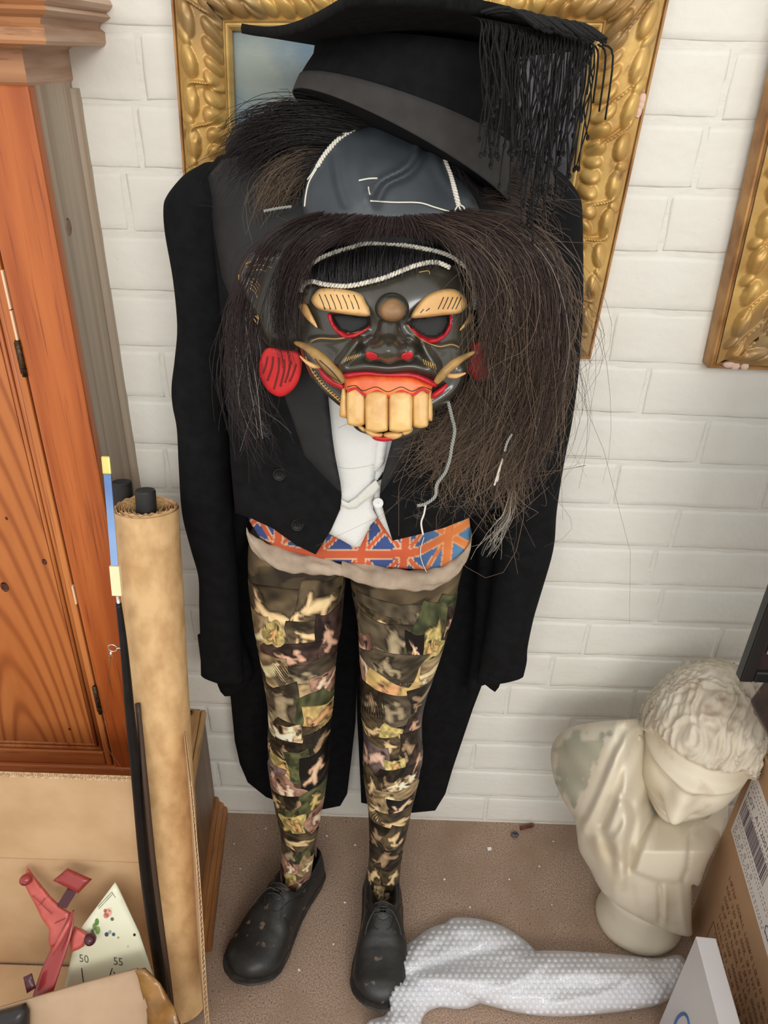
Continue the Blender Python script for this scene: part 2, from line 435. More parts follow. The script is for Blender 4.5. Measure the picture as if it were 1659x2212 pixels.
# flat-sawn panel with arched grain
def grain_material():
    m = mat('cathedral_pine', c(206, 134, 74), 0.42, bump=0.1, bscale=20)
    nt = m.node_tree; N = nt.nodes; L = nt.links; b = N['Principled BSDF']
    cx_, cz_ = p1(108, 1760, WY)[0], p1(108, 1760, WY)[2]
    tc = N.new('ShaderNodeTexCoord'); mp = N.new('ShaderNodeMapping'); mp.inputs['Location'].default_value = (-cx_ * 26, 0, -cz_ * 3.6); mp.inputs['Scale'].default_value = (26, 0.001, 3.6)
    L.new(tc.outputs['Object'], mp.inputs[0])
    wv = N.new('ShaderNodeTexWave'); wv.wave_type = 'RINGS'; wv.rings_direction = 'SPHERICAL'; wv.inputs['Scale'].default_value = 0.85; wv.inputs['Distortion'].default_value = 2.2; wv.inputs['Detail'].default_value = 4; wv.inputs['Detail Scale'].default_value = 0.9
    L.new(mp.outputs[0], wv.inputs['Vector'])
    r = N.new('ShaderNodeValToRGB'); e = r.color_ramp.elements
    e[0].position = 0.35; e[0].color = c(192, 118, 62); e[1].position = 1.0; e[1].color = c(150, 82, 40)
    k = e.new(0.72); k.color = c(182, 106, 54)
    L.new(wv.outputs['Fac'], r.inputs[0])
    m2 = N.new('ShaderNodeMapping'); m2.inputs['Scale'].default_value = (10, 10, 0.9); L.new(tc.outputs['Object'], m2.inputs[0])
    nn = N.new('ShaderNodeTexNoise'); nn.inputs['Scale'].default_value = 3; nn.inputs['Detail'].default_value = 6; L.new(m2.outputs[0], nn.inputs['Vector'])
    rr = N.new('ShaderNodeMapRange'); rr.inputs[1].default_value = 0.42; rr.inputs[2].default_value = 0.7; rr.inputs[4].default_value = 0.55; L.new(nn.outputs['Fac'], rr.inputs[0])
    mx = N.new('ShaderNodeMix'); mx.data_type = 'RGBA'; L.new(rr.outputs[0], mx.inputs[0]); L.new(r.outputs[0], mx.inputs[6]); mx.inputs[7].default_value = c(166, 90, 42)
    L.new(mx.outputs[2], b.inputs['Base Color'])
    return m
obj('door_panel', *bx(-0.755, mxr - 0.016, WY + 0.0085, WY + 0.0115, zp + 0.014, 1.28), grain_material(), door, smooth=False)
kn = mat('dark_pine_knot', c(96, 48, 26), 0.45, col2=c(60, 30, 18), scale=150)
for (kx, ky, kr) in ((10, 1268, 0.009), (96, 1214, 0.0055), (150, 1575, 0.003), (14, 1120, 0.003)):
    q = p1(kx, ky, WY + 0.0085); obj('pine_knot', *ellipsoid(q, (kr * .7, 0, 0), (0, 0.0006, 0), (0, 0, kr), 14, 6), kn, door)
for (ya, yb, xx) in ((735, 812, 40), (1482, 1540, 213)):
    a = p1(xx, ya, WY)[2]; b = p1(xx, yb, WY)[2]
    h = MB(); h.add(*tube([(sx - 0.002, WY - 0.001, b), (sx - 0.002, WY - 0.001, a)], 0.0032, 8)); h.add(*bx(sx - 0.007, sx - 0.002, WY - 0.0005, WY + 0.003, b + 0.003, a - 0.003))
    for i in range(3): h.add(*tube([(sx - 0.002, WY - 0.001, b + (a - b) * (0.2 + 0.3 * i)), (sx - 0.002, WY - 0.001, b + (a - b) * (0.22 + 0.3 * i))], 0.004, 8))
    hg = h.build('hinge', M_hinge, door); hg['label'] = 'small tarnished metal butt hinge'
for (a, b) in ((585, 668), (672, 735), (1262, 1300)):
    obj('edge_highlight', *bx(sx - 0.0035, sx - 0.001, WY - 0.0006, WY + 0.004, p1(30, b, WY)[2], p1(30, a, WY)[2]), M_edgehl, wd, smooth=False)  # pale strips put the highlight along the door edge into the colour
# cornice swept round the corner
prof = [(0.0, 1.296), (0.002, 1.299), (0.002, 1.328), (0.006, 1.331), (0.044, 1.333), (0.046, 1.336), (0.046, 1.3465), (0.041, 1.350), (0.043, 1.3545), (0.050, 1.357), (0.055, 1.3605), (0.052, 1.3635), (0.050, 1.3645), (0.056, 1.3675), (0.059, 1.372), (0.057, 1.3765), (0.03, 1.378), (-0.01, 1.378), (-0.01, 1.296)]
V = []
for (o, z) in prof: V += [(-0.85, WY - o, z), (WX + o, WY - o, z), (WX + o, -0.001, z)]
F = []
n = len(prof)
for i in range(n):
    k = (i + 1) % n
    F += [[i * 3, i * 3 + 1, k * 3 + 1, k * 3], [i * 3 + 1, i * 3 + 2, k * 3 + 2, k * 3 + 1]]
F += [[i * 3 for i in range(n)], [i * 3 + 2 for i in range(n)][::-1]]
cor = obj('cornice', V, F, M_pinecorn, wd, smooth=False, fix=True)
cor.data.materials.append(M_cornside)
for p_ in cor.data.polygons:
    if min(cor.data.vertices[i].co.x for i in p_.vertices) > WX - 0.012: p_.material_index = 1
obj('top_board', *bx(-0.85, WX, WY + 0.005, -0.001, 1.325, 1.335), M_pinecorn, wd, smooth=False)
mb = MB()
for (x, y, z) in ((WX + 0.001, -0.067, 1.0), ):
    q = PX(148, 490, WX)[0]; mb.add(*ellipsoid(q, (0.0015, 0, 0), (0, 0.009, 0), (0, 0, 0.010), 16, 8))
q = PX(140, 494, WX)[0]; 
mb.build('knot', mat('pine_knot', c(150, 128, 108), 0.6, col2=c(110, 80, 54), scale=90), wd)
# pale brass box on the wardrobe
q0 = p1(0, 12, WY - 0.035); q1 = p1(110, 11, WY - 0.035)
br = obj('brass_box', *bx(q0[0] - 0.06, q1[0], WY - 0.035, WY + 0.05, 1.3785, 1.425), mat('pale_brass', c(214, 205, 160), 0.4, 0.3), smooth=False)
bevel(br, 0.004); tag(br, 'pale yellow metal box standing on top of the wardrobe cornice', 'box')

# ================================================================ gilt picture frames
M_gold = mat('worn_gilt', c(206, 168, 98), 0.42, 0.35, attr='col', col2=c(168, 126, 66), scale=20, lo=0.35, hi=0.7, bump=0.12, bscale=160, extra=[(c(120, 84, 44), 34, (1, 1, 1), 0.62, 0.76)])
M_gold2 = mat('smooth_gilt', c(222, 192, 124), 0.4, 0.35, col2=c(190, 152, 88), scale=30, bump=0.1, bscale=150)
M_goldedge = mat('brown_gilt_edge', c(186, 140, 84), 0.5, 0.25, col2=c(142, 98, 54), scale=30)
M_gesso = mat('bare_gesso_chip', c(214, 184, 168), 0.8)
def frame_rail(A, B, A2, B2, nrm, u0, flip=False, seed=0):
    """one carved mitred rail between outer edge A-B and sight edge A2-B2; returns carved relief, sight moulding, outer edge"""
    A, B, A2, B2 = [np.asarray(v, float) for v in (A, B, A2, B2)]
    Lr = np.linalg.norm(B - A); wdt = np.linalg.norm((A2 + B2) / 2 - (A + B) / 2)
    nu = int(Lr / 0.0017); nv = 44
    U, Vv = np.meshgrid(np.linspace(0, 1, nu), np.linspace(0, 1, nv), indexing='ij')
    s = U * Lr + u0
    v = Vv * 0.78 + 0.09
    x = (v - 0.09) / 0.78                         # 0 outer .. 1 inner of the carved band
    base = 0.010 + 0.013 * np.sin(np.pi * np.clip(x * 0.86 + 0.1, 0, 1))
    h = base.copy()
    per = 0.135
    ph = (s % per) / per
    def lobe(pc, xc, a, b, hh, tilt=0.0, rot=0.0):
        d = (ph - pc + 0.5) % 1 - 0.5
        du = d * per / a; dx = (x - xc) * wdt * 0.78 / b
        du, dx = du * math.cos(rot) - dx * math.sin(rot), du * math.sin(rot) + dx * math.cos(rot)
        q = 1 - du ** 2 - dx ** 2
        return np.where(q > 0, hh * np.sqrt(np.clip(q, 0, 1)) * (1 + tilt * du), 0)
    add = np.zeros_like(h)
    for args in ((0.07, 0.80, 0.0125, 0.0115, 0.0075, 0.6), (0.235, 0.80, 0.0125, 0.0115, 0.0075, 0.6), (0.42, 0.78, 0.0145, 0.0135, 0.0085, 0.5), (0.61, 0.78, 0.0125, 0.0115, 0.0075, -0.5), (0.78, 0.80, 0.0125, 0.0115, 0.0075, -0.5), (0.92, 0.80, 0.010, 0.010, 0.0065, 0.3),
                 (0.14, 0.25, 0.021, 0.0095, 0.0085, 0.2, 0.12), (0.50, 0.25, 0.021, 0.0095, 0.0085, -0.2, -0.15), (0.80, 0.27, 0.017, 0.0095, 0.0085, 0.2, 0.1), (0.325, 0.16, 0.008, 0.008, 0.006), (0.97, 0.17, 0.008, 0.008, 0.006)):
        add = np.maximum(add, lobe(*args))
    h += add
    # S-shaped raised ribs crossing the band between the lobes
    for pc in (0.32, 0.69):
        d = ((ph - pc + 0.5) % 1 - 0.5) * per
        xs_ = 0.5 + 0.34 * np.tanh(d / 0.009)
        dr = (x - xs_) * wdt * 0.78
        on = np.clip(1.4 - (np.abs(d) / 0.019) ** 2, 0, 1)
        h = np.maximum(h, base + on * 0.0082 * np.exp(-(dr / 0.0024) ** 2))
        h -= 0.003 * on * np.exp(-((dr - 0.0055) / 0.004) ** 2)
    h += 0.0003 * sn(s * 120, x * 4, seed)
    o = A + (B - A) * U[..., None]; i = A2 + (B2 - A2) * U[..., None]
    pos = o + (i - o) * v[..., None] + np.asarray(nrm) * h[..., None]
    ce = np.minimum(U * Lr, (1 - U) * Lr); k_ = np.clip((0.075 - ce) / 0.04 + 0.7 * sn(s * 55, x * 3, seed + 3), 0, 1)[..., None] * 0.75
    gcol = np.array(c(208, 170, 98)[:3]) * (1 - k_) + np.array(c(128, 108, 86)[:3]) * k_
    mb1 = (pos.reshape(-1, 3), grid_faces(nu, nv), gcol.reshape(-1, 3))
    def strip(pr):
        V = []
        for e in (0, 1):
            oo, ii = (A, A2) if e == 0 else (B, B2)
            for (vv, hh) in pr: V.append(oo + (ii - oo) * vv + np.asarray(nrm) * hh)
        k = len(pr); return V, [[j, (j + 1) % k, k + (j + 1) % k, k + j] for j in range(k)]
    sight = strip([(0.86, 0.0), (0.86, 0.012), (0.875, 0.0145), (0.895, 0.013), (0.905, 0.010), (0.925, 0.010), (0.935, 0.012), (0.95, 0.0115), (1.0, 0.006), (1.0, 0.0)])
    edge = strip([(0.0, -0.014), (0.0, 0.008), (0.02, 0.012), (0.05, 0.012), (0.075, 0.009), (0.095, 0.0105), (0.095, -0.014)])
    return mb1, sight, edge
def gilt_frame(name, label, corners, bw, nrm, pic_mat, ids, seed):
    """corners: outer TL, TR, BR, BL (3D). bw: border widths left, top, right, bottom"""
    TL, TR, BR, BL = [np.asarray(v, float) for v in corners]
    ex = (TR - TL) / np.linalg.norm(TR - TL); ez = (TL - BL) / np.linalg.norm(TL - BL)
    l, t, r, b = bw
    iTL = TL + ex * l - ez * t; iTR = TR - ex * r - ez * t; iBR = BR - ex * r + ez * b; iBL = BL + ex * l + ez * b
    t_ = thing(name, label, 'picture', (TL + BR) / 2 - ez * np.linalg.norm(TL - BL) / 2)
    for (nm, A, B, A2, B2, u) in (('left_rail', BL, TL, iBL, iTL, 0.02), ('top_rail', TL, TR, iTL, iTR, 0.05), ('right_rail', TR, BR, iTR, iBR, 0.06), ('bottom_rail', BR, BL, iBR, iBL, 0.03)):
        if nm not in ids: continue
        r1, s1, e1 = frame_rail(A, B, A2, B2, nrm, u, seed=seed)
        o = obj(nm, r1[0], r1[1], M_gold, t_, fix=False, colors=r1[2])
        obj('sight_moulding', *s1, M_gold2, o, smooth=False, fix=True)
        obj('outer_edge', *e1, M_goldedge, o, smooth=False, fix=True)
    cv, cf = box(iBL - np.asarray(nrm) * 0.006, iBR - iBL, np.asarray(nrm) * 0.005, iTL - iBL)
    cnv = obj('canvas', cv, cf, pic_mat, t_, smooth=False)
    bv, bf = box(BL + ex * 0.02 + ez * 0.02 - np.asarray(nrm) * 0.016, (BR - BL) - ex * 0.04, np.asarray(nrm) * 0.009, (TL - BL) - ez * 0.04)
    obj('backboard', bv, bf, M_pineside, t_, smooth=False)
    return t_, (ex, ez)
lean = 0.055
def plane_pt(px, py, z0=0.986, y0=-0.018):
    n = np.array([0, -1.0, -lean]); n /= np.linalg.norm(n)
    return PPL(px, py, (0, y0, z0), n)[0]
nrm1 = np.array([0, -1.0, -lean]); nrm1 /= np.linalg.norm(nrm1)
bl = plane_pt(425, 764); br_ = plane_pt(1273, 771); tr0 = plane_pt(1441, 0); tl0 = plane_pt(373, 0)
hx = 0.047
up = (tr0 - br_) / np.linalg.norm(tr0 - br_); upl = (tl0 - bl) / np.linalg.norm(tl0 - bl)
TR = tr0 + up * hx; TL = tl0 + upl * hx
M_paint = mat('oil_painting_sky', c(86, 112, 134), 0.35, col2=c(146, 154, 146), scale=9, lo=0.42, hi=0.68, bump=0.1, bscale=300)
def painting():
    m = M_paint; nt = m.node_tree; N = nt.nodes; L = nt.links; b = N['Principled BSDF']
    sky = b.inputs['Base Color'].links[0].from_socket
    tc = N.new('ShaderNodeTexCoord'); sp = N.new('ShaderNodeSeparateXYZ'); L.new(tc.outputs['Object'], sp.inputs[0])
    nz = N.new('ShaderNodeTexNoise'); nz.inputs['Scale'].default_value = 12; nz.inputs['Detail'].default_value = 5; L.new(tc.outputs['Object'], nz.inputs['Vector'])
    # height of the hill line: higher to the right
    a = N.new('ShaderNodeMath'); a.operation = 'MULTIPLY_ADD'; L.new(sp.outputs['X'], a.inputs[0]); a.inputs[1].default_value = 0.55; a.inputs[2].default_value = 1.305
    d = N.new('ShaderNodeMath'); d.operation = 'MULTIPLY_ADD'; L.new(nz.outputs['Fac'], d.inputs[0]); d.inputs[1].default_value = 0.12; L.new(a.outputs[0], d.inputs[2])
    e = N.new('ShaderNodeMath'); e.operation = 'SUBTRACT'; L.new(d.outputs[0], e.inputs[0]); L.new(sp.outputs['Z'], e.inputs[1])
    r = N.new('ShaderNodeMapRange'); r.inputs[1].default_value = 0.045; r.inputs[2].default_value = 0.075; L.new(e.outputs[0], r.inputs[0])
    mx = N.new('ShaderNodeMix'); mx.data_type = 'RGBA'; L.new(r.outputs[0], mx.inputs[0]); L.new(sky, mx.inputs[6])
    n2 = N.new('ShaderNodeTexNoise'); n2.inputs['Scale'].default_value = 30; n2.inputs['Detail'].default_value = 6; L.new(tc.outputs['Object'], n2.inputs['Vector'])
    rr = N.new('ShaderNodeValToRGB'); rr.color_ramp.elements[0].color = c(34, 33, 42); rr.color_ramp.elements[1].color = c(78, 74, 84); rr.color_ramp.elements[0].position = 0.35; rr.color_ramp.elements[1].position = 0.65
    L.new(n2.outputs['Fac'], rr.inputs[0]); L.new(rr.outputs[0], mx.inputs[7]); L.new(mx.outputs[2], b.inputs['Base Color'])
    return m
wl = np.linalg.norm(plane_pt(510, 200) - plane_pt(389, 200)); wr = np.linalg.norm(plane_pt(1277, 110) - plane_pt(1418, 110))
wt = hx + np.linalg.norm(plane_pt(640, 66) - plane_pt(640, 0))
fr1, _ = gilt_frame('gilt_framed_painting', 'large ornate gilt picture frame with landscape painting, behind the black coat', (TL, TR, br_, bl), (wl, wt, wr, 0.085), nrm1, painting(), ('left_rail', 'top_rail', 'right_rail', 'bottom_rail'), 3)
cp = MB()
for (px, py) in ((1376, 222), (1371, 236), (1379, 210)): cp.add(*ellipsoid(plane_pt(px, py) + nrm1 * 0.017, (0.004, 0, 0), nrm1 * 0.003, (0, 0, 0.007), 8, 6))
cp.build('gesso_chip', M_gesso, fr1)
nrm2 = np.array([0, -1.0, -0.03]); nrm2 /= np.linalg.norm(nrm2)
q = lambda px, py: PPL(px, py, (0, -0.016, 0.98), nrm2)[0]
b2 = q(1524, 790); t2 = q(1659, 196); d2 = (t2 - b2) / np.linalg.norm(t2 - b2)
T2 = b2 + d2 * 0.52
M_paint2 = mat('oil_painting_brown', c(88, 74, 54), 0.4, col2=c(50, 44, 36), scale=14)
fr2, _ = gilt_frame('gilt_framed_painting', 'second gilt picture frame, cropped at the right edge above the plaster bust', (T2, T2 + np.array([0.42, 0, 0]), b2 + np.array([0.42, 0, 0]), b2), (0.09, 0.09, 0.09, 0.09), nrm2, M_paint2, ('left_rail', 'bottom_rail', 'right_rail', 'top_rail'), 8)
cp = MB()
a, b_ = q(1636, 432), q(1616, 520)
cp.add(*tube([a + nrm2 * 0.013, (a + b_) / 2 + nrm2 * 0.014, b_ + nrm2 * 0.013], 0.0016, 6))
cp.build('gesso_chip', M_gesso, fr2)
cp = MB()
for (px, py, s) in ((1566, 778, 0.009), (1580, 782, 0.007), (1600, 783, 0.006)): cp.add(*ellipsoid(q(px, py) + nrm2 * 0.014, (s, 0, 0), nrm2 * 0.004, (0, 0, 0.005), 8, 6))
cp.build('gesso_chip', M_gesso, fr2)
# ================================================================ low pine chest behind the roll
M_chtop = wood('pale_pine_top', c(206, 166, 112), c(186, 140, 86), c(160, 112, 64), st=(12, 0.8, 12))
M_chside = wood('brown_pine_chest', c(140, 102, 68), c(112, 78, 50), c(86, 58, 38), st=(12, 12, 0.6))
M_chmould = wood('pine_plinth', c(172, 116, 66), c(136, 86, 46), c(104, 62, 34), st=(14, 0.8, 14))
ck = thing('pine_chest', 'low brown pine chest with moulded plinth, behind the kraft paper roll', 'chest', (-0.33, -0.14, 0))
d0 = np.array([-0.318, -0.004, 0]); d1 = np.array([-0.292, -0.283, 0]); dv = d1 - d0; lv = dv / np.linalg.norm(dv); ov = np.array([-lv[1], lv[0], 0])
if ov[0] < 0: ov = -ov
bevel(obj('body', *box(d0 - ov * 0.055, ov * 0.055, dv, (0, 0, 0.283)), M_chside, ck, smooth=False, fix=True), 0.002)
bevel(obj('top_board', *box(d0 - ov * 0.05 + (0, 0, 0.283), ov * 0.0445, dv, (0, 0, 0.010)), M_chtop, ck, smooth=False, fix=True), 0.002)
bevel(obj('top_edge_moulding', *box(d0 - ov * 0.005 + (0, 0, 0.279), ov * 0.009, dv, (0, 0, 0.012)), M_chtop, ck, smooth=False, fix=True), 0.003)
prof = [(0, 0), (0.022, 0), (0.022, 0.016), (0.019, 0.02), (0.016, 0.021), (0.015, 0.03), (0.011, 0.034), (0.008, 0.036), (0.007, 0.046), (0.004, 0.05), (0, 0.05)]
V = [d0 + ov * o + np.array([0, 0, z + 0.001]) for o, z in prof] + [d1 + ov * o + np.array([0, 0, z + 0.001]) for o, z in prof]; k = len(prof)
obj('plinth', V, [[j, (j + 1) % k, k + (j + 1) % k, k + j] for j in range(k)] + [list(range(k)), list(range(k, 2 * k))[::-1]], M_chmould, ck, smooth=False, fix=True)
kq = PZ(412, 1540, 0.2935)[0]
obj('knot', *ellipsoid(kq, (0.007, 0, 0), (0, 0.009, 0), (0, 0, 0.0008), 16, 6), mat('ring_knot', c(170, 120, 70), 0.5, col2=c(120, 76, 40), scale=120), ck)

# ================================================================ kraft paper roll
M_kraft = mat('kraft_paper', c(214, 176, 126), 0.65, col2=c(188, 148, 100), scale=48, stretch=(1, 1, 0.6), lo=0.38, hi=0.68, bump=0.35, bscale=45)
M_core = mat('black_core_tube', c(26, 26, 27), 0.65, col2=c(40, 39, 38), scale=30)
top = p1(316, 1092, -0.20); bot = PZ(391, 2160, 0.012)[0]
ax = (top - bot); Lr = np.linalg.norm(ax); ax /= Lr
uu = np.cross(ax, [0, 1, 0]); uu /= np.linalg.norm(uu); vv = np.cross(ax, uu)
rl = thing('kraft_paper_roll', 'tall roll of brown kraft paper on black core, leaning beside the wardrobe', 'paper roll', bot)
R0 = 0.0392
def spiral():
    turns, n = 6, 72
    V = []; F = []
    pr = []
    for i in range(turns * n + 1):
        a = i / n * 2 * math.pi + 0.6; r = 0.0175 + (R0 - 0.0175) * (i / (turns * n)) ** 0.8 + 0.0008 * math.sin(a * 1.5 + i * 0.01)
        pr.append((a, r))
    for i, (a, r) in enumerate(pr):
        dz = 0.0015 * math.sin(a * 2.3 + i * 0.013) + 0.001 * math.sin(i * 1.7) - 0.012 * (1 - i / len(pr)) * 0.4
        d = math.cos(a) * uu + math.sin(a) * vv
        V += [top + d * r + ax * dz, top + d * (r - 0.0006) + ax * dz, top + d * (r - 0.0006) - ax * 0.06, top + d * r - ax * 0.06]
    m = len(pr)
    for i in range(m - 1):
        for j in range(4):
            F.append([i * 4 + j, i * 4 + (j + 1) % 4, (i + 1) * 4 + (j + 1) % 4, (i + 1) * 4 + j])
    F += [[0, 1, 2, 3], [(m - 1) * 4 + j for j in (3, 2, 1, 0)]]
    return V, F
obj('wound_layers', *spiral(), M_kraft, rl, smooth=False)
rings = []
a = np.linspace(0, 2 * np.pi, 64, endpoint=False)
for i in range(60):
    t = i / 59
    rr = R0 * (1 + 0.006 * np.sin(2 * a + t * 5) + 0.004 * np.sin(3 * a - t * 9)) + 0.0004 * sn(a * 3, np.full(64, t * 30.0), 4)
    cen = bot + ax * Lr * t * (1 - 0.0) - ax * 0.003
    rings.append(cen + rr[:, None] * (np.cos(a)[:, None] * uu + np.sin(a)[:, None] * vv))
V, F = loft(rings, False); F = list(F)
obj('outer_sheet', V, F, M_kraft, rl)
cr = MB(); cr.add(*loft([top + ax * z + r * (np.cos(a)[:, None] * uu + np.sin(a)[:, None] * vv) for z, r in ((-0.12, 0.0125), (0.018, 0.0125), (0.0205, 0.0115))]))
o = cr.build('core', M_core, rl, smooth=False); o['label'] = 'black core tube end'
# second, thinner black tube behind
t2_ = p1(263, 1040, -0.135); b2_ = t2_ + (bot - top) * 0.9 + np.array([0.0, 0.05, 0.0]); b2_[2] = 0.003
ax2 = (t2_ - b2_); L2 = np.linalg.norm(ax2); ax2 /= L2
ct = thing('black_tube', 'black cardboard core tube standing behind the kraft paper roll', 'tube', b2_)
obj('tube_body', *loft([b2_ + ax2 * z + r * (np.cos(a)[:, None] * uu + np.sin(a)[:, None] * vv) for z, r in ((0, 0.0125), (L2 - 0.001, 0.0125), (L2, 0.012))]), M_core, ct, smooth=False)
obj('paper_wrap', *loft([b2_ + ax2 * z + r * (np.cos(a)[:, None] * uu + np.sin(a)[:, None] * vv) for z, r in ((0.01, 0.014), (L2 - 0.08, 0.014))]), M_kraft, ct, smooth=False)

# ================================================================ black rod with blue steel strip
M_black = mat('black_rod_lacquer', c(10, 10, 11), 0.45, col2=c(22, 18, 17), scale=40, spec=0.25)
M_steel = mat('blued_steel', c(150, 180, 226), 0.25, 0.6, col2=c(104, 136, 190), scale=8)
M_brass = mat('polished_brass', c(236, 214, 130), 0.3, 0.6)
M_cream = mat('cream_sleeve', c(240, 222, 178), 0.5)
M_chrome = mat('chrome', c(220, 220, 222), 0.15, 1.0)
def rodp(px, py, t): return p1(px, py, -0.235 - 0.165 * t)
rd = thing('fishing_rod', 'thin black rod with blue steel strip and brass tip, leaning left of the paper roll', 'rod', PZ(365, 2240, 0.0)[0])
ra = [rodp(228, 985, 0), rodp(232, 1025, 0.04), rodp(248, 1222, 0.2), rodp(254, 1285, 0.25), rodp(268, 1400, 0.34), rodp(282, 1550, 0.45), rodp(297, 1690, 0.56), rodp(318, 1900, 0.72), rodp(348, 2100, 0.88), rodp(366, 2225, 0.97)]
def strap(a, b, wd, th):
    a = np.asarray(a); b = np.asarray(b); d = b - a; s = np.array([1.0, 0, 0]); nn = np.cross(d, s); nn /= np.linalg.norm(nn)
    return box(a - s * wd / 2 - nn * th / 2, s * wd, nn * th, d)
bevel(obj('brass_tip', *strap(ra[0], ra[1], 0.0105, 0.004), M_brass, rd, smooth=False, fix=True), 0.002)
mid = (ra[1] + ra[2]) / 2 + np.array([-0.0005, -0.002, 0])
obj('steel_strip', *strap(ra[1], ra[2], 0.0085, 0.0015), M_steel, rd, smooth=False, fix=True)
obj('cream_sleeve', *strap(ra[2], ra[3], 0.0115, 0.006), M_cream, rd, smooth=False, fix=True)
obj('chrome_tip', *tube([ra[3], (ra[3] * 0.6 + ra[4] * 0.4)], 0.0022, 10), M_chrome, rd)
pth = ccr([ra[3] + (ra[4] - ra[3]) * 0.15] + ra[4:], 6)
obj('shaft', *tube(pth, np.linspace(0.0034, 0.0120, len(pth)), 14), M_black, rd)
ey = p1(243, 1400, -0.296); aa = np.linspace(0, 2 * np.pi, 20)
rp = np.stack([ey[0] + 0.0055 * np.cos(aa), 0 * aa + ey[1], ey[2] + 0.0055 * np.sin(aa)], -1)
e_ = MB(); e_.add(*tube(rp, 0.0007, 6)); e_.add(*tube([ey + (0.0055, 0, 0), ra[4]], 0.0007, 6)); e_.add(*tube([ey + (-0.003, 0, -0.006), ey + (-0.004, 0, -0.016)], 0.0014, 6))
e_.build('line_guide', M_chrome, rd)
lp = [p1(x, y, -0.30 - 0.0001 * i) for i, (x, y) in enumerate(((239, 1420), (232, 1500), (226, 1600), (262, 1660), (272, 1720), (290, 1790), (318, 1828)))]
obj('line', *tube(ccr(lp, 8), 0.0004, 4), mat('brown_line', c(90, 62, 40), 0.6), rd)
st = [p1(x, y, Y) for x, y, Y in ((297, 1520, -0.29), (314, 1690, -0.33), (330, 1850, -0.36), (350, 2010, -0.39), (366, 2130, -0.41), (376, 2225, -0.425))]
so = obj('wooden_lath', *tube(ccr(st, 6), 0.0038, 6), mat('dark_stained_lath', c(62, 44, 34), 0.5), None)
tag(so, 'thin dark wooden lath between the black rod and the paper roll', 'stick')

# ================================================================ cardboard box, lower left, with its contents
M_card = mat('cardboard', c(204, 170, 130), 0.8, col2=c(190, 154, 114), scale=12, bump=0.1, bscale=30)
M_carde = mat('cardboard_cut_edge', c(228, 204, 168), 0.85, col2=c(176, 140, 102), scale=300)
M_tape = mat('brown_parcel_tape', c(150, 108, 56), 0.22, col2=c(112, 78, 40), scale=30, bump=0.5, bscale=60)
bxo = thing('cardboard_box', 'open brown cardboard box in the lower left corner holding a toy plane', 'box', (-0.45, -0.40, 0.0))
YB = -0.312
xr = p1(290, 1690, YB)[0]; zt = p1(150, 1684, YB)[2]; zc = p1(150, 1866, YB - 0.006)[2]
bevel(obj('back_flap', *box((-0.75, YB, zc), (0.75 + xr, 0, 0), (0, 0.005, 0), (0, 0.004, zt - zc)), M_card, bxo, smooth=False), 0.001)
fe = MB()
nf = 120
for i in range(nf):
    x = -0.72 + (xr + 0.72) * i / nf
    fe.add(*box((x, YB + 0.0045, zt), ((xr + 0.72) / nf * 0.6, 0, 0), (0, 0.0018, 0), (0, 0, 0.0012)))
fe.add(*bx(-0.75, xr, YB + 0.0005, YB + 0.0035, zt, zt + 0.0008)); fe.add(*bx(-0.75, xr, YB + 0.007, YB + 0.009, zt, zt + 0.0008))
fe.build('corrugated_edge', M_carde, bxo, smooth=False)
obj('back_wall', *box((-0.75, YB - 0.0008, 0.002), (0.75 + xr, 0, 0), (0, 0.005, 0), (0, 0, zc - 0.0026)), M_card, bxo, smooth=False)
fp = [(-40, 2190), (62, 2160), (180, 2126), (295, 2095), (345, 2148), (392, 2230), (398, 2330), (-40, 2330)]
QF = np.array([-0.40, -0.455, 0.2]); NF = np.array([0.0, -0.86, 0.50])
MF = lambda x, y, h: PPL(x, y, QF, NF) + h[:, None] * NF
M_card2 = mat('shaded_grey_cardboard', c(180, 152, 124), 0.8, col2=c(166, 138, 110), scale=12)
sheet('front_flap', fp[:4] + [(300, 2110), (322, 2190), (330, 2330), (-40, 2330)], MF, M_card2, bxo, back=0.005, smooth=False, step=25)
sheet('tape', [(292, 2096), (312, 2094), (345, 2128), (375, 2180), (394, 2230), (398, 2330), (328, 2330), (318, 2190), (298, 2110)], MF, M_tape, bxo, front=lambda d, Q: 0.0006 + 0.004 * np.sin(Q[:, 0] * 0.09 + Q[:, 1] * 0.05) * np.clip((Q[:, 0] - 300) / 60, 0, 1), back=0.004, smooth=False, step=12)
lo = PPL(-40, 2330, QF, NF)[0]; hi = PPL(392, 2330, QF, NF)[0]
obj('front_wall', *box((-0.75, lo[1] - 0.004, 0.002), (hi[0] + 0.75, 0, 0), (0, 0.005, 0), (0, 0, lo[2] - 0.004)), M_card, bxo, smooth=False)
obj('bottom', *bx(-0.75, xr, lo[1], YB - 0.006, 0.002, 0.007), M_card, bxo, smooth=False)
dk = sheet('black_case', [(-30, 2196), (20, 2182), (52, 2172), (60, 2190), (58, 2330), (-30, 2330)], lambda x, y, h: PPL(x, y, QF + NF * 0.012, NF) + h[:, None] * NF, mat('black_plastic', c(34, 30, 30), 0.35), None, front=pillow(0.01, 18), back=0.006, smooth=False, step=10)
tag(dk, 'shiny black case corner at the bottom left of the cardboard box', 'case')
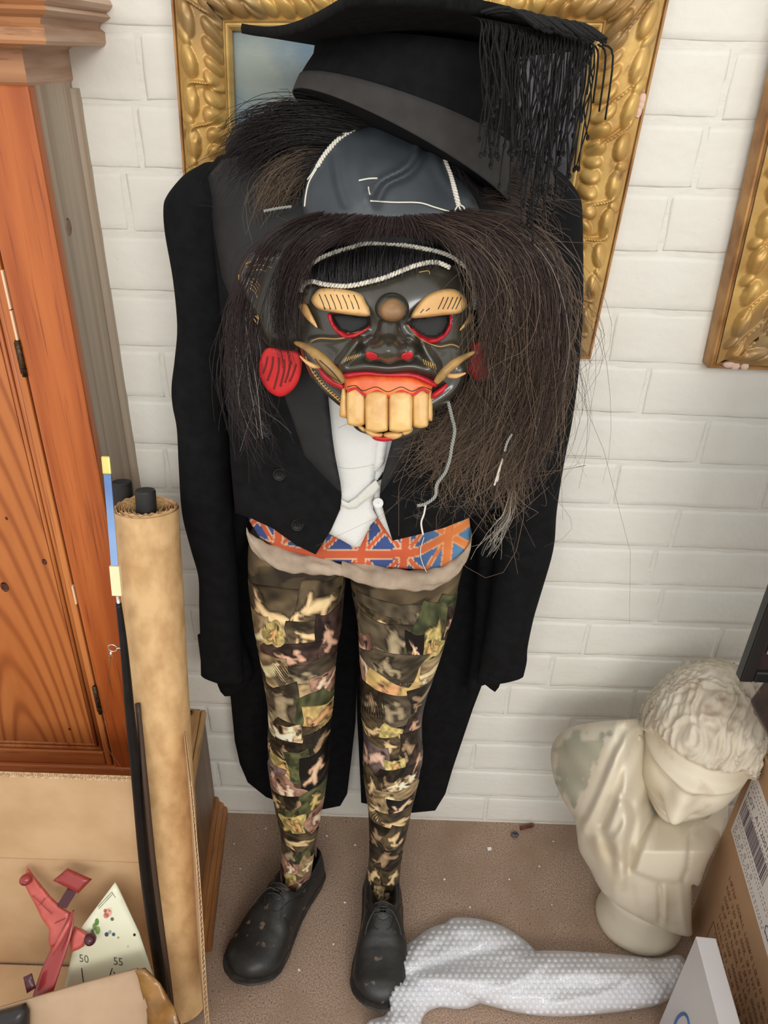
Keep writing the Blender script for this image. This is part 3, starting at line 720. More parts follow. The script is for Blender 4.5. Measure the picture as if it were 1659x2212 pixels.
# corrugated sheet standing edge-on beside the roll
XS = -0.2285
A = PX(411, 1688, XS - 0.006)[0]; B = PX(452, 2240, XS)[0]
cs = thing('cardboard_sheet', 'corrugated cardboard sheet standing edge-on right of the paper roll', 'cardboard', (XS, B[1] + 0.06, 0))
nzz = 46; th = 0.0062
lw = lambda t: 0.45 + 0.55 * t
for side in (0, 1):
    s0 = -th / 2 if side == 0 else th / 2 - 0.001
    V = []
    for t in np.linspace(0, 1, 12):
        q_ = A + (B - A) * t + np.array([0.0015 * math.sin(t * 5), 0, 0]); s = s0 * lw(t)
        V += [q_ + (s, 0, 0), q_ + (s + 0.001, 0, 0), q_ + (s + 0.001 - 0.030, 0.09, 0), q_ + (s - 0.030, 0.09, 0)]
    F = [[i * 4 + j, i * 4 + (j + 1) % 4, i * 4 + 4 + (j + 1) % 4, i * 4 + 4 + j] for i in range(11) for j in range(4)] + [[0, 1, 2, 3], [47, 46, 45, 44]]
    obj('liner', V, F, M_card, cs, smooth=False, fix=True)
V = []
for i in range(nzz * 2 + 1):
    t = i / (nzz * 2); q_ = A + (B - A) * t + np.array([0.0015 * math.sin(t * 5), 0.0005, 0]); s = (th / 2 - 0.001) * lw(t) * (1 if i % 2 else -1)
    V += [q_ + (s, 0, 0), q_ + (s, 0, -0.0009), q_ + (s - 0.028, 0.085, -0.0009), q_ + (s - 0.028, 0.085, 0)]
F = [[i * 4 + j, i * 4 + (j + 1) % 4, i * 4 + 4 + (j + 1) % 4, i * 4 + 4 + j] for i in range(nzz * 2) for j in range(4)]
obj('fluting', V, F, M_carde, cs, smooth=False, fix=True)['kind'] = 'stuff'

# toy plane
M_red = mat('red_toy_enamel', c(196, 92, 82), 0.32, 0.1, col2=c(176, 74, 66), scale=30, spec=0.6)
M_redd = mat('dark_red_enamel', c(146, 50, 48), 0.25, 0.1, spec=0.6)
M_maroon = mat('maroon_enamel', c(70, 24, 34), 0.3)
def planeY(base): return lambda x, y: np.full(len(x), base) - (y - 1900) * 0.00042
pT = planeY(-0.335)
tp = thing('toy_plane', 'red toy aeroplane standing nose down in the open cardboard box', 'toy', p1(70, 2160, -0.45))
MT = yM(pT)
def tY(x, y): return float(pT(np.array([x]), np.array([y]))[0])
fus = [(158, 1968, 3), (150, 1990, 12), (140, 2020, 19), (126, 2055, 24), (108, 2100, 27), (92, 2150, 27), (78, 2200, 20)]
rings = []
fy = ccr(np.array(fus, float), 4)
for (x, y, r) in fy:
    cc_ = p1(x, y, tY(x, y) - 0.004); rr = r * 0.00062
    rings.append(np.array([cc_ + rr * (math.cos(k) * np.array([0.94, 0, 0.34]) + 0.8 * math.sin(k) * np.array([0.1, -0.9, -0.3])) for k in np.linspace(0, 2 * np.pi, 18, endpoint=False)]))
obj('fuselage', *loft(rings), M_redd, tp)
sp_ = MB(); sp_.add(*tube([p1(x, y, tY(x, y) - 0.012) for x, y in ((155, 1980), (146, 2000), (130, 2030), (112, 2062))], [0.001, 0.003, 0.0035, 0.002], 8)); sp_.build('spine', M_red, tp)
sheet('wing', [(111, 2053), (104, 2035), (106, 2008), (90, 1985), (77, 1957), (62, 1930), (53, 1912), (58, 1870), (80, 1900), (111, 1938), (135, 1960), (154, 1972), (148, 2000), (130, 2035)], MT, M_red, tp, front=pillow(0.0035, 6), back=0.002, smooth=False, step=5)
sheet('wing', [(161, 2000), (176, 2008), (192, 2018), (182, 2044), (168, 2052), (152, 2058), (150, 2030)], MT, M_red, tp, front=pillow(0.003, 6), back=0.002, smooth=False, step=5)
def pod(x, y, r, m, k=1.3):
    obj('wing_pod', *ellipsoid(p1(x, y, tY(x, y) - 0.006), np.array([0.8, 0, 0.5]) * r * k, np.array([-0.5, 0, 0.8]) * r, np.array([0, -1, 0]) * r, 20, 12), m, tp)
pod(56, 1900, 0.0085, M_redd); pod(195, 2029, 0.009, M_maroon, 1.0)
pod2 = obj('tail_fin', *box(p1(125, 1952, tY(125, 1950) - 0.002), p1(146, 1957, tY(146, 1957)) - p1(125, 1952, tY(125, 1950)), (0, -0.004, 0), p1(141, 1916, tY(141, 1916)) - p1(125, 1952, tY(125, 1950)) + np.array([0.004, 0, 0])), M_maroon, tp, smooth=False, fix=True)
sheet('tailplane', [(146, 1875), (199, 1899), (169, 1930), (114, 1902)], yM(lambda x, y: pT(x, y) - 0.012), M_redd, tp, front=pillow(0.003, 8), back=0.003, smooth=False, step=6)
sheet('nose_fin', [(50, 2111), (69, 2102), (78, 2134), (58, 2146)], yM(lambda x, y: pT(x, y) - 0.01), M_maroon, tp, back=0.004, smooth=False, step=10)
pl = MB()
for seg in (((70, 1935), (112, 1975)), ((85, 1955), (98, 1940)), ((118, 1995), (140, 1985))): pl.add(*ptube([(x, y) for x, y in seg], MT, r=0.0006, h=0.0052))
pl.build('panel_line', M_redd, tp)
# clock dial
M_dial = mat('cream_dial_enamel', c(228, 228, 204), 0.35, col2=c(216, 214, 186), scale=8)
dq = p1(248, 1907, -0.345); nd = np.array([0.05, -0.88, 0.42]); nd /= np.linalg.norm(nd)
MD = lambda x, y, h: PPL(x, y, dq, nd) + np.asarray(h)[:, None] * nd
dl = thing('clock_dial', 'cream painted clock dial standing on its corner beside the toy plane', 'clock dial', p1(230, 2140, -0.44))
sheet('dial_plate', [(248, 1907), (256, 1921), (277, 1966), (300, 2015), (330, 2106), (300, 2160), (130, 2180), (142, 2120), (158, 2050), (177, 2002), (212, 1955)], MD, M_dial, dl, front=pillow(0.0012, 4), back=0.003, smooth=False, step=12)
pr = MB()
for (x, y, r, col) in ((234, 1970, 11, c(222, 160, 140)), (230, 1976, 8, c(200, 120, 104)), (238, 1964, 6, c(236, 200, 184)), (228, 1966, 5, c(190, 104, 90)), (243, 1984, 5, c(90, 96, 70)), (210, 1990, 6, c(92, 132, 64)), (205, 2000, 6, c(110, 140, 80)), (212, 2008, 7, c(128, 160, 90)), (200, 2012, 5, c(110, 130, 80)), (231, 2017, 6, c(60, 74, 100)), (246, 2017, 5, c(66, 80, 108)), (238, 2012, 5, c(150, 160, 140)), (256, 2024, 3, c(160, 150, 110)), (277, 2043, 3, c(190, 186, 160)), (291, 2018, 4, c(40, 42, 36))):
    aa = np.linspace(0, 2 * np.pi, 12, endpoint=False); st_ = 1.6 if r < 8 and x < 215 else 1.0
    V = np.vstack([[[x, y]], np.c_[x + r * 0.75 * np.cos(aa), y + r * st_ * 0.8 * np.sin(aa)]])
    pr.add(MD(V[:, 0], V[:, 1], np.full(13, 0.0016)), [[0, 1 + j, 1 + (j + 1) % 12] for j in range(12)], col)
pr.build('painted_flowers', mat('dial_paint', (1, 1, 1, 1), 0.4, attr='col'), dl, smooth=False, fix=False)
nm = MB()
for (s, x, y, sz) in (('50', 172, 2076, 24), ('55', 246, 2082, 24)):
    V, F = text_mesh(s)
    nm.add(MD(x + V[:, 0] * sz * 0.9 - V[:, 1] * sz * 0.1, y + V[:, 0] * sz * 0.12 - V[:, 1] * sz, np.full(len(V), 0.0017)), F)
nm.build('numerals', mat('faded_dial_ink', c(96, 96, 82), 0.6), dl, smooth=False)
nm = MB()
for (a_, b_) in (((177, 2090), (181, 2122)), ((243, 2090), (236, 2112)), ((246, 2098), (252, 2106))): nm.add(*ptube([a_, b_], MD, r=0.0007, h=0.0014))
for (a_, b_) in (((212, 1958), (242, 1926)), ((242, 1926), (250, 1938)), ((214, 1962), (243, 1931))): nm.add(*ptube([a_, b_], MD, r=0.0003, h=0.0014))
nm.build('roman_stroke', mat('dial_ink', c(40, 38, 34), 0.5), dl)
# ================================================================ tailcoat
M_coat = mat('black_wool', c(23, 23, 25), 0.95, col2=c(17, 17, 18), scale=60, bump=0.12, bscale=600, spec=0.12)
M_satin = mat('black_satin', c(38, 38, 39), 0.55, col2=c(32, 32, 33), scale=30, spec=0.3, bump=0.05, bscale=500)
M_lining = mat('black_lining', c(10, 10, 11), 0.8, spec=0.12)
M_button = mat('black_button', c(11, 11, 12), 0.4, spec=0.2)
def Yt(x, y):
    s = np.sqrt(np.clip(1 - ((x - 790) / 340.0) ** 2, 0.02, 1))
    k = 0.55 + 0.45 * np.clip((y - 300) / 260.0, 0, 1)
    return -0.125 - 0.116 * s * k
coat = thing('tailcoat', 'black evening tailcoat with satin lapels on headless figure with collaged legs', 'coat', (-0.02, -0.12, 0.02))
def folds(lines): return lambda Q: sum(ridge(Q, l, w_, a_) for (l, w_, a_) in lines)
fl_ = folds([([(470, 560), (476, 800), (500, 1080)], 9, 0.004), ([(520, 980), (600, 1060), (640, 1120)], 14, 0.002), ([(560, 1110), (600, 1100), (660, 1110)], 9, 0.002)])
M1 = yM(Yt)
jl = sheet('front_panel', [(440, 372), (470, 338), (560, 310), (700, 330), (708, 600), (708, 850), (722, 980), (738, 1070), (735, 1100), (715, 1145), (682, 1198), (640, 1178), (590, 1142), (545, 1121), (508, 1108), (498, 1000), (488, 800), (470, 600), (452, 460)], M1, M_coat, coat, front=lambda d, Q: pillow(0.005, 10)(d, Q) + fl_(Q), back=0.004, step=13, smooth=False)
fr_ = folds([([(1085, 800), (1080, 950), (1060, 1100)], 10, 0.004), ([(900, 1110), (960, 1100), (1030, 1070)], 14, 0.002)])
jr = sheet('front_panel', [(1200, 360), (1150, 325), (1000, 320), (930, 400), (905, 700), (880, 880), (850, 945), (825, 1030), (820, 1072), (833, 1120), (848, 1168), (900, 1156), (960, 1140), (1015, 1118), (1085, 1095), (1090, 950), (1105, 700), (1120, 500), (1160, 420)], M1, M_coat, coat, front=lambda d, Q: pillow(0.005, 10)(d, Q) + fr_(Q), back=0.004, step=13, smooth=False)
ML = yM(lambda x, y: Yt(x, y) - 0.006)
sheet('lapel', [(446, 385), (480, 345), (600, 318), (690, 400), (700, 600), (702, 780), (708, 860), (716, 930), (724, 985), (735, 1040), (738, 1066), (700, 1030), (658, 985), (640, 930), (612, 850), (570, 790), (520, 700), (480, 600), (462, 500)], ML, M_satin, coat, front=pillow(0.0035, 8), back=0.002, step=13, smooth=False)['label'] = 'dull black satin lapel'
sheet('lapel', [(1196, 378), (1160, 335), (1020, 330), (930, 420), (905, 700), (880, 880), (850, 940), (826, 1030), (822, 1068), (850, 1030), (885, 985), (930, 900), (1000, 800), (1110, 680), (1160, 620), (1198, 520), (1212, 440)], ML, M_satin, coat, front=pillow(0.0035, 8), back=0.002, step=13, smooth=False)['label'] = 'dull black satin lapel'
sheet('back_panel', [(470, 345), (600, 300), (800, 285), (1000, 300), (1170, 345), (1205, 420), (1190, 700), (1130, 1000), (1075, 1160), (500, 1160), (450, 1000), (410, 700), (400, 420)], yM(-0.078), M_lining, coat, front=pillow(0.01, 30), back=0.006, step=40)
MT_ = yM(lambda x, y: -0.045 - 0.012 * np.sin((x - 490) * 0.018) - 0.008 * np.sin(x * 0.05 + y * 0.004))
sheet('tail', [(480, 1090), (495, 1475), (507, 1600), (518, 1650), (535, 1690), (575, 1722), (600, 1731), (640, 1741), (690, 1750), (735, 1741), (750, 1715), (759, 1640), (768, 1560), (772, 1400), (774, 1090)], MT_, M_coat, coat, front=pillow(0.006, 14), back=0.004, step=14, smooth=False)
sheet('tail', [(765, 1090), (768, 1400), (772, 1560), (776, 1640), (779, 1700), (780, 1734), (830, 1744), (890, 1756), (940, 1751), (962, 1715), (978, 1660), (995, 1610), (1022, 1530), (1043, 1475), (1075, 1300), (1080, 1090)], MT_, M_coat, coat, front=pillow(0.006, 14), back=0.004, step=14, smooth=False)
# jacket skirt sides hanging from the waist to the cuffs
sheet('side_skirt', [(500, 1090), (545, 1118), (528, 1180), (505, 1245), (512, 1340), (545, 1440), (538, 1476), (510, 1500), (470, 1480), (430, 1250), (440, 1090)], yM(-0.085), M_coat, coat, front=pillow(0.012, 20), back=0.004, step=14)
sheet('side_skirt', [(1010, 1118), (1040, 1100), (1100, 1090), (1120, 1250), (1080, 1480), (1045, 1478), (1008, 1500), (1020, 1400), (1028, 1280), (1030, 1180)], yM(-0.085), M_coat, coat, front=pillow(0.012, 20), back=0.004, step=14)
def sleeve(rows, seed):
    r = ccr(np.array(rows, float), 5); rings = []
    n = 40; a = np.linspace(0, 2 * np.pi, n, endpoint=False)
    for i, (y, xl, xr, tilt) in enumerate(r):
        Yc = -0.118
        pl_, pr_ = p1(xl, y, Yc), p1(xr, y + tilt, Yc); c_ = (pl_ + pr_) / 2; hv = (pr_ - pl_) / 2
        t = i / len(r)
        dep = min(float(np.interp(y, [350, 450, 1150, 1400, 1475], [.03, .052, .042, .022, .010])), np.linalg.norm(hv) * 0.9)
        w_ = 1 + 0.05 * np.sin(2 * a + seed + t * 6) * (np.abs(np.sin(a)) > 0.2) + 0.045 * np.exp(-((np.sin(a * 0.5 - 0.6 - 0.25 * math.sin(t * 7 + seed))) / 0.09) ** 2)
        w_ = np.where(np.abs(np.cos(a)) > 0.95, 1, w_)
        rings.append(c_ + np.cos(a)[:, None] * hv + (np.sin(a) * w_)[:, None] * np.array([0, -dep, 0]))
    V, F = loft(rings, False); F = list(F)
    # close the shoulder, leave the cuff open with a hem inside
    k = len(rings)
    last = np.array(rings[-1]); cen = last.mean(0); inner = cen + (last - cen) * 0.93; inner2 = inner + (0, 0, 0.08)
    V = np.vstack([V, inner, inner2]); 
    F += grid_faces(3, n, True, (k - 1) * n)
    F += [list(range(n))[::-1], [(k + 1) * n + j for j in range(n)]]
    return V, F
obj('sleeve', *sleeve([(352, 440, 500, 0), (372, 405, 516, 0), (392, 384, 520, 0), (420, 363, 522, 0), (445, 355, 520, 0), (500, 358, 512, 0), (600, 375, 514, 0), (700, 384, 512, 0), (770, 379, 506, 0), (830, 372, 500, 0), (870, 374, 498, 0), (920, 383, 497, 0), (1000, 387, 498, 0), (1100, 394, 502, 0), (1180, 413, 507, 2), (1240, 429, 513, 5), (1310, 431, 517, 8), (1380, 433, 521, 12), (1456, 434, 527, 19)], 1), M_coat, coat, fix=True)
obj('sleeve', *sleeve([(352, 1130, 1180, 0), (372, 1115, 1212, 0), (392, 1105, 1232, 0), (420, 1097, 1250, 0), (445, 1093, 1256, 0), (500, 1090, 1258, 0), (600, 1088, 1259, 0), (690, 1085, 1257, 0), (800, 1080, 1249, 0), (900, 1078, 1236, 0), (1000, 1075, 1217, 0), (1100, 1072, 1202, 0), (1180, 1070, 1195, 0), (1280, 1060, 1167, 0), (1330, 1052, 1153, 0), (1400, 1042, 1140, -6), (1440, 1036, 1138, -12), (1474, 1030, 1131, -14)], 4), M_coat, coat, fix=True)
def button(px, py, r, parent, m, Mf, hh=0.006, nm='button'):
    q_ = np.array(Mf(np.array([px]), np.array([py]), np.array([hh])))[0]; nrm = (CAM - q_); nrm /= np.linalg.norm(nrm); nrm = nrm * 0.5 + np.array([0, -0.5, 0.0]); nrm /= np.linalg.norm(nrm)
    u = np.cross(nrm, [0, 0, 1]); u /= np.linalg.norm(u); v = np.cross(nrm, u); a = np.linspace(0, 2 * np.pi, 24, endpoint=False)
    rg = [q_ + nrm * z + r * s * (np.cos(a)[:, None] * u + np.sin(a)[:, None] * v) for s, z in ((0.9, -0.002), (1, 0.0), (1, 0.0015), (0.93, 0.0024), (0.8, 0.0026), (0.68, 0.0016), (0.3, 0.0012))]
    V, F = loft(rg); mb = MB(); mb.add(V, F)
    for k in range(4):
        an = k * math.pi / 2 + 0.6; mb.add(*ellipsoid(q_ + nrm * 0.0014 + r * 0.22 * (math.cos(an) * u + math.sin(an) * v), u * r * 0.1, v * r * 0.1, nrm * 0.0008, 6, 4))
    mb.build(nm, m, parent)
for (bx_, by_) in ((604, 1025), (643, 1134), (905, 1108), (575, 930)): button(bx_, by_, 0.0082, coat, M_button, M1)
for i in range(3):
    by_ = 1330 + i * 30; bx_ = 1143 - i * 4
    q_ = p1(bx_, by_, -0.112); o = MB(); o.add(*ellipsoid(q_, (0.004, 0, 0), (0, 0.006, 0), (0, 0, 0.006), 12, 8)); o.build('cuff_button', M_button, coat)

# ================================================================ waistcoat
M_pique = mat('white_pique', c(220, 220, 217), 0.85, bump=0.15, bscale=500)
def pique():
    nt = M_pique.node_tree; N = nt.nodes; L = nt.links; b = N['Principled BSDF']
    tc = N.new('ShaderNodeTexCoord'); mp = N.new('ShaderNodeMapping'); mp.inputs['Rotation'].default_value = (0, math.radians(45), 0); mp.inputs['Scale'].default_value = (420, 420, 420); L.new(tc.outputs['Object'], mp.inputs[0])
    ck_ = N.new('ShaderNodeTexVoronoi'); ck_.inputs['Scale'].default_value = 1.0; ck_.inputs['Randomness'].default_value = 0.15; L.new(mp.outputs[0], ck_.inputs['Vector'])
    bp = N.new('ShaderNodeBump'); bp.inputs['Strength'].default_value = 0.45; bp.inputs['Distance'].default_value = 0.001; L.new(ck_.outputs['Distance'], bp.inputs['Height']); L.new(bp.outputs[0], b.inputs['Normal'])
pique()
wc = thing('waistcoat', 'white textured waistcoat showing between the black coat fronts under the mask', 'waistcoat', (-0.03, -0.2, 0.8))
Mw = yM(lambda x, y: Yt(x, y) + 0.012)
sheet('front', [(690, 780), (780, 760), (826, 800), (820, 930), (812, 1000), (808, 1060), (806, 1100), (815, 1118), (800, 1135), (778, 1180), (766, 1183), (735, 1165), (709, 1152), (690, 1140), (690, 960)], yM(lambda x, y: Yt(x, y) + 0.008), M_pique, wc, front=pillow(0.004, 8), back=0.002, step=9, smooth=False)
sheet('front', [(805, 780), (900, 780), (900, 900), (870, 1000), (850, 1060), (860, 1170), (848, 1166), (830, 1140), (812, 1112), (803, 1085), (806, 1010)], Mw, M_pique, wc, front=pillow(0.004, 8), back=0.002, step=9, smooth=False)
sheet('placket', [(812, 780), (846, 780), (842, 930), (830, 1000), (815, 1020), (806, 1015), (812, 950)], yM(lambda x, y: Yt(x, y) + 0.006), M_pique, wc, front=pillow(0.004, 6), back=0.001, step=8, smooth=False)
M_strap = mat('white_ribbed_elastic', c(214, 214, 206), 0.8, bump=0.5, bscale=160, bstretch=(1, 1, 9))
sheet('strap', [(737, 1078), (752, 1086), (770, 1074), (795, 1050), (812, 1036), (822, 1052), (808, 1068), (785, 1085), (768, 1099), (752, 1100), (737, 1092)], yM(lambda x, y: Yt(x, y) - 0.002), M_strap, wc, front=pillow(0.0012, 3), back=0.001, step=4, smooth=False)
button(817, 1086, 0.0062, wc, mat('pearl_button', c(222, 222, 222), 0.2), yM(lambda x, y: Yt(x, y) + 0.004))
bk = MB(); qb = p1(820, 1030, -0.233)
for k in range(3): bk.add(*tube([qb + (-0.003 + 0.002 * k, -0.002, -0.005 + k * 0.003), qb + (0.005, -0.003, 0.002 + k * 0.003), qb + (0.003, -0.002, 0.006)], 0.0008, 6))
bk.build('buckle', M_button, wc)
sm = MB(); sm.add(*ptube([(732, 1009), (760, 1012), (806, 1004)], yM(lambda x, y: Yt(x, y) + 0.008), r=0.0005, h=0.0042)); sm.build('pocket_seam', mat('seam_shadow_thread', c(196, 196, 192), 0.8), wc)

# ================================================================ flag shorts
def flagcol(u, v):
    """union flag, u,v in -1..1 (2:1 cloth)"""
    blue, red, wht = np.array([.030, .058, .19]), np.array([.50, .085, .03]), np.array([.60, .42, .25])
    out = np.tile(blue, (len(u), 1))
    X, Y = u * 0.9, v
    d1 = np.abs(X - 0.9 * Y) / 1.345; d2 = np.abs(X + 0.9 * Y) / 1.345
    out[np.minimum(d1, d2) < 0.125] = wht; out[np.minimum(d1, d2) < 0.085] = red
    out[(np.abs(X) < 0.215) | (np.abs(Y) < 0.215)] = wht
    out[(np.abs(X) < 0.165) | (np.abs(Y) < 0.165)] = red
    return out
def shcol(Q, d):
    x, y = Q[:, 0], Q[:, 1]
    yy = y + 14 * np.cos((x - 775) / 245 * 1.5) * 0 - 40 * (1 - np.sqrt(np.clip(1 - ((x - 775) / 262) ** 2, 0, 1)))*-1
    pw, phh = 92.0, 104.0
    sl = np.where(x > 900, 0.42, np.where(x < 650, -0.10, 0.0))
    uu_ = (x - 786 + 0.10 * (y - 1150)) ; vv_ = (yy - 1198 + sl * (x - np.where(x > 900, 900, 650)))
    u = ((uu_ / pw + 0.5) % 1 - 0.5) * 2; v = ((vv_ / phh + 0.5) % 1 - 0.5) * 2
    cc_ = flagcol(u, v)
    n = sn(x * 0.03, y * 0.05, 31)[:, None]
    blue = (cc_[:, 2] > cc_[:, 0])[:, None]
    f = np.clip((x - 870) / 130, 0, 1)[:, None]           # faded to orange and sky blue on one side
    cc_ = np.where(blue, cc_ * (1 - 0.85 * f) + f * 0.85 * np.array([.09, .22, .36]), cc_ * (1 - 0.7 * f) + f * 0.7 * np.array([.70, .24, .05]))
    return np.clip(cc_ * (1 + 0.18 * n), 0.005, 1)
def shY(x, y):
    s = np.sqrt(np.clip(1 - ((x - 773) / 262.0) ** 2, 0.01, 1)); return -0.15 - 0.072 * s
M_flag = mat('printed_cotton', (1, 1, 1, 1), 0.75, attr='col', bump=0.25, bscale=40, col2=c(150, 110, 80), scale=30, lo=0.72, hi=0.95)
sho = thing('flag_shorts', 'union flag print boxer shorts with rolled grey hem above the collaged legs', 'shorts', (-0.03, -0.15, 0.70))
sheet('shorts_cloth', [(540, 1060), (1005, 1060), (1013, 1112), (1018, 1160), (1012, 1195), (990, 1225), (930, 1232), (840, 1226), (745, 1216), (690, 1208), (610, 1190), (560, 1160), (538, 1125)], yM(shY), M_flag, sho, front=lambda d, Q: pillow(0.003, 8)(d, Q) + 0.0016 * sn(Q[:, 0] * 0.03, Q[:, 1] * 0.02, 5), back=0.003, step=3.2, smooth=False, colf=shcol)
M_hem = mat('grubby_grey_cotton', c(176, 158, 138), 0.9, col2=c(142, 124, 106), scale=30, bump=0.5, bscale=60, bstretch=(0.4, 1, 2))
def hemroll(pts, seed):
    q_ = ccr(np.array(pts, float), 10); rings = []; n = 18; a = np.linspace(0, 2 * np.pi, n, endpoint=False)
    for i, (x, y, r) in enumerate(q_):
        pc = p1(x, y, float(shY(np.array([x]), 0)[0]) - 0.006); s = r * 0.00060
        wob = 1 + 0.16 * np.sin(2 * a + i * 0.09 + seed) + 0.10 * np.sin(3 * a - i * 0.21) + 0.10 * np.sin(4 * a + 3 * math.sin(i * 0.17 + seed)) + 0.05 * math.sin(i * 0.8)
        rings.append(pc + (s * wob)[:, None] * (np.cos(a)[:, None] * np.array([0, 0.25, 0.97]) + 0.62 * np.sin(a)[:, None] * np.array([0, -0.97, 0.2])))
    return loft(rings)
obj('rolled_hem', *hemroll([(533, 1148, 9), (545, 1172, 15), (575, 1194, 19), (620, 1210, 21), (670, 1220, 20), (715, 1228, 17), (742, 1232, 12)], 0), M_hem, sho)
obj('rolled_hem', *hemroll([(738, 1226, 12), (770, 1236, 19), (820, 1246, 23), (880, 1252, 24), (930, 1250, 25), (970, 1236, 22), (1000, 1208, 17), (1016, 1178, 11), (1018, 1150, 8)], 2), M_hem, sho)
thr = MB(); thr.add(*ptube([(916, 1160), (908, 1190), (912, 1215), (924, 1240)], yM(lambda x, y: shY(x, y) - 0.006), r=0.0006)); thr.build('loose_thread', M_strap, sho)

# ================================================================ collaged legs
LR = {0: [(1150, 540, 752), (1200, 536, 750), (1260, 538, 746), (1300, 543, 742), (1350, 550, 738), (1400, 560, 729), (1450, 569, 725), (1500, 577, 722), (1530, 580, 719), (1560, 581, 715), (1600, 580, 712), (1640, 580, 711), (1680, 585, 706), (1720, 592, 700), (1760, 600, 692), (1800, 608, 685), (1840, 610, 678), (1880, 606, 672), (1910, 602, 668), (1950, 600, 664)],
      1: [(1150, 752, 1008), (1200, 754, 1004), (1260, 758, 990), (1300, 766, 984), (1350, 773, 970), (1400, 776, 955), (1450, 778, 938), (1500, 779, 921), (1540, 781, 912), (1580, 786, 911), (1620, 785, 913), (1660, 785, 908), (1700, 790, 899), (1740, 796, 889), (1780, 798, 881), (1820, 799, 873), (1860, 797, 865), (1900, 793, 862), (1940, 792, 862), (1975, 792, 862)]}
def legfun(side):
    R_ = np.array(LR[side], float); d_ = ccr(R_, 8)
    def f(x, y, h):
        xl = np.interp(y, d_[:, 0], d_[:, 1]); xr_ = np.interp(y, d_[:, 0], d_[:, 2])
        Yc = np.interp(y, [1150, 1260, 1600, 1900, 1980], [-0.15, -0.15, -0.15, -0.168, -0.18])
        xc = (xl + xr_) / 2; hw = (xr_ - xl) / 2
        t = np.clip((x - xc) / hw, -0.985, 0.985); s = np.sqrt(1 - t ** 2)
        pl_ = P(xl, y, Yc); pr_ = P(xr_, y, Yc); cc_ = (pl_ + pr_) / 2; a_ = (pr_ - pl_) / 2
        dep = np.linalg.norm(a_, axis=1) * 0.95
        dep = dep * np.interp(y, [1150, 1260, 1420], [.70, .78, 1.0])
        n = a_ * t[:, None] + np.c_[0 * s, -dep * s, 0 * s]
        rad = np.linalg.norm(n, axis=1)[:, None]
        return cc_ + n * (1 + np.asarray(h)[:, None] / rad)
    return f, d_
def fig(u, v, segs, w0):
    d = np.full(len(u), 9.0)
    for (a_, b_, r_) in segs:
        a_ = np.array(a_); b_ = np.array(b_); ab = b_ - a_; Q = np.c_[u, v]
        t = np.clip(((Q - a_) @ ab) / (ab @ ab + 1e-9), 0, 1); d = np.minimum(d, np.hypot(*(Q - a_ - t[:, None] * ab).T) - r_)
    return d
FIGS = [[((-.5, .1), (.0, .15), .16), ((.0, .15), (.5, .0), .12), ((.5, .0), (.85, .25), .07), ((-.62, -.22), (-.62, -.2), .13), ((-.4, .1), (-.55, .45), .06), ((.0, .2), (.45, .35), .09)],
        [((0, -.3), (0, .15), .16), ((-.02, -.62), (0, -.6), .12), ((0, .1), (-.3, .6), .10), ((0, .1), (.35, .55), .10), ((-.1, -.3), (-.4, .0), .06), ((.1, -.3), (.35, -.1), .06)],
        [((-.3, .3), (.3, -.3), .2), ((.3, -.3), (.6, .1), .1), ((-.3, .3), (-.6, -.1), .1), ((.5, -.6), (.5, -.58), .13)],
        [((-.3, -.1), (-.2, .4), .14), ((-.35, -.45), (-.35, -.4), .12), ((.35, -.0), (.25, .45), .14), ((.3, -.35), (.3, -.3), .12), ((-.2, .1), (.3, .2), .06)]]
TONE = {'sepia': ((58, 48, 34), (112, 94, 64), (206, 172, 120)), 'dark': ((38, 32, 26), (76, 64, 46), (160, 130, 94)), 'pale': ((120, 98, 66), (176, 148, 102), (216, 184, 134)), 'grey': ((66, 58, 44), (112, 98, 74), (158, 140, 106)),
        'yellow': ((146, 130, 70), (196, 174, 96), (200, 152, 86)), 'green': ((62, 70, 44), (110, 112, 66), (196, 168, 92)), 'orange': ((160, 138, 74), (204, 168, 96), (204, 148, 92)), 'pink': ((122, 82, 68), (176, 132, 108), (222, 176, 146)),
        'cream': ((70, 44, 30), (232, 200, 152), (240, 208, 160)), 'plum': ((52, 36, 34), (96, 70, 62), (196, 150, 120)), 'black': ((16, 14, 14), (34, 28, 26), (212, 168, 130)), 'lilac': ((96, 80, 80), (140, 116, 110), (200, 160, 136))}
def lin(t): return np.array(c(*t)[:3])
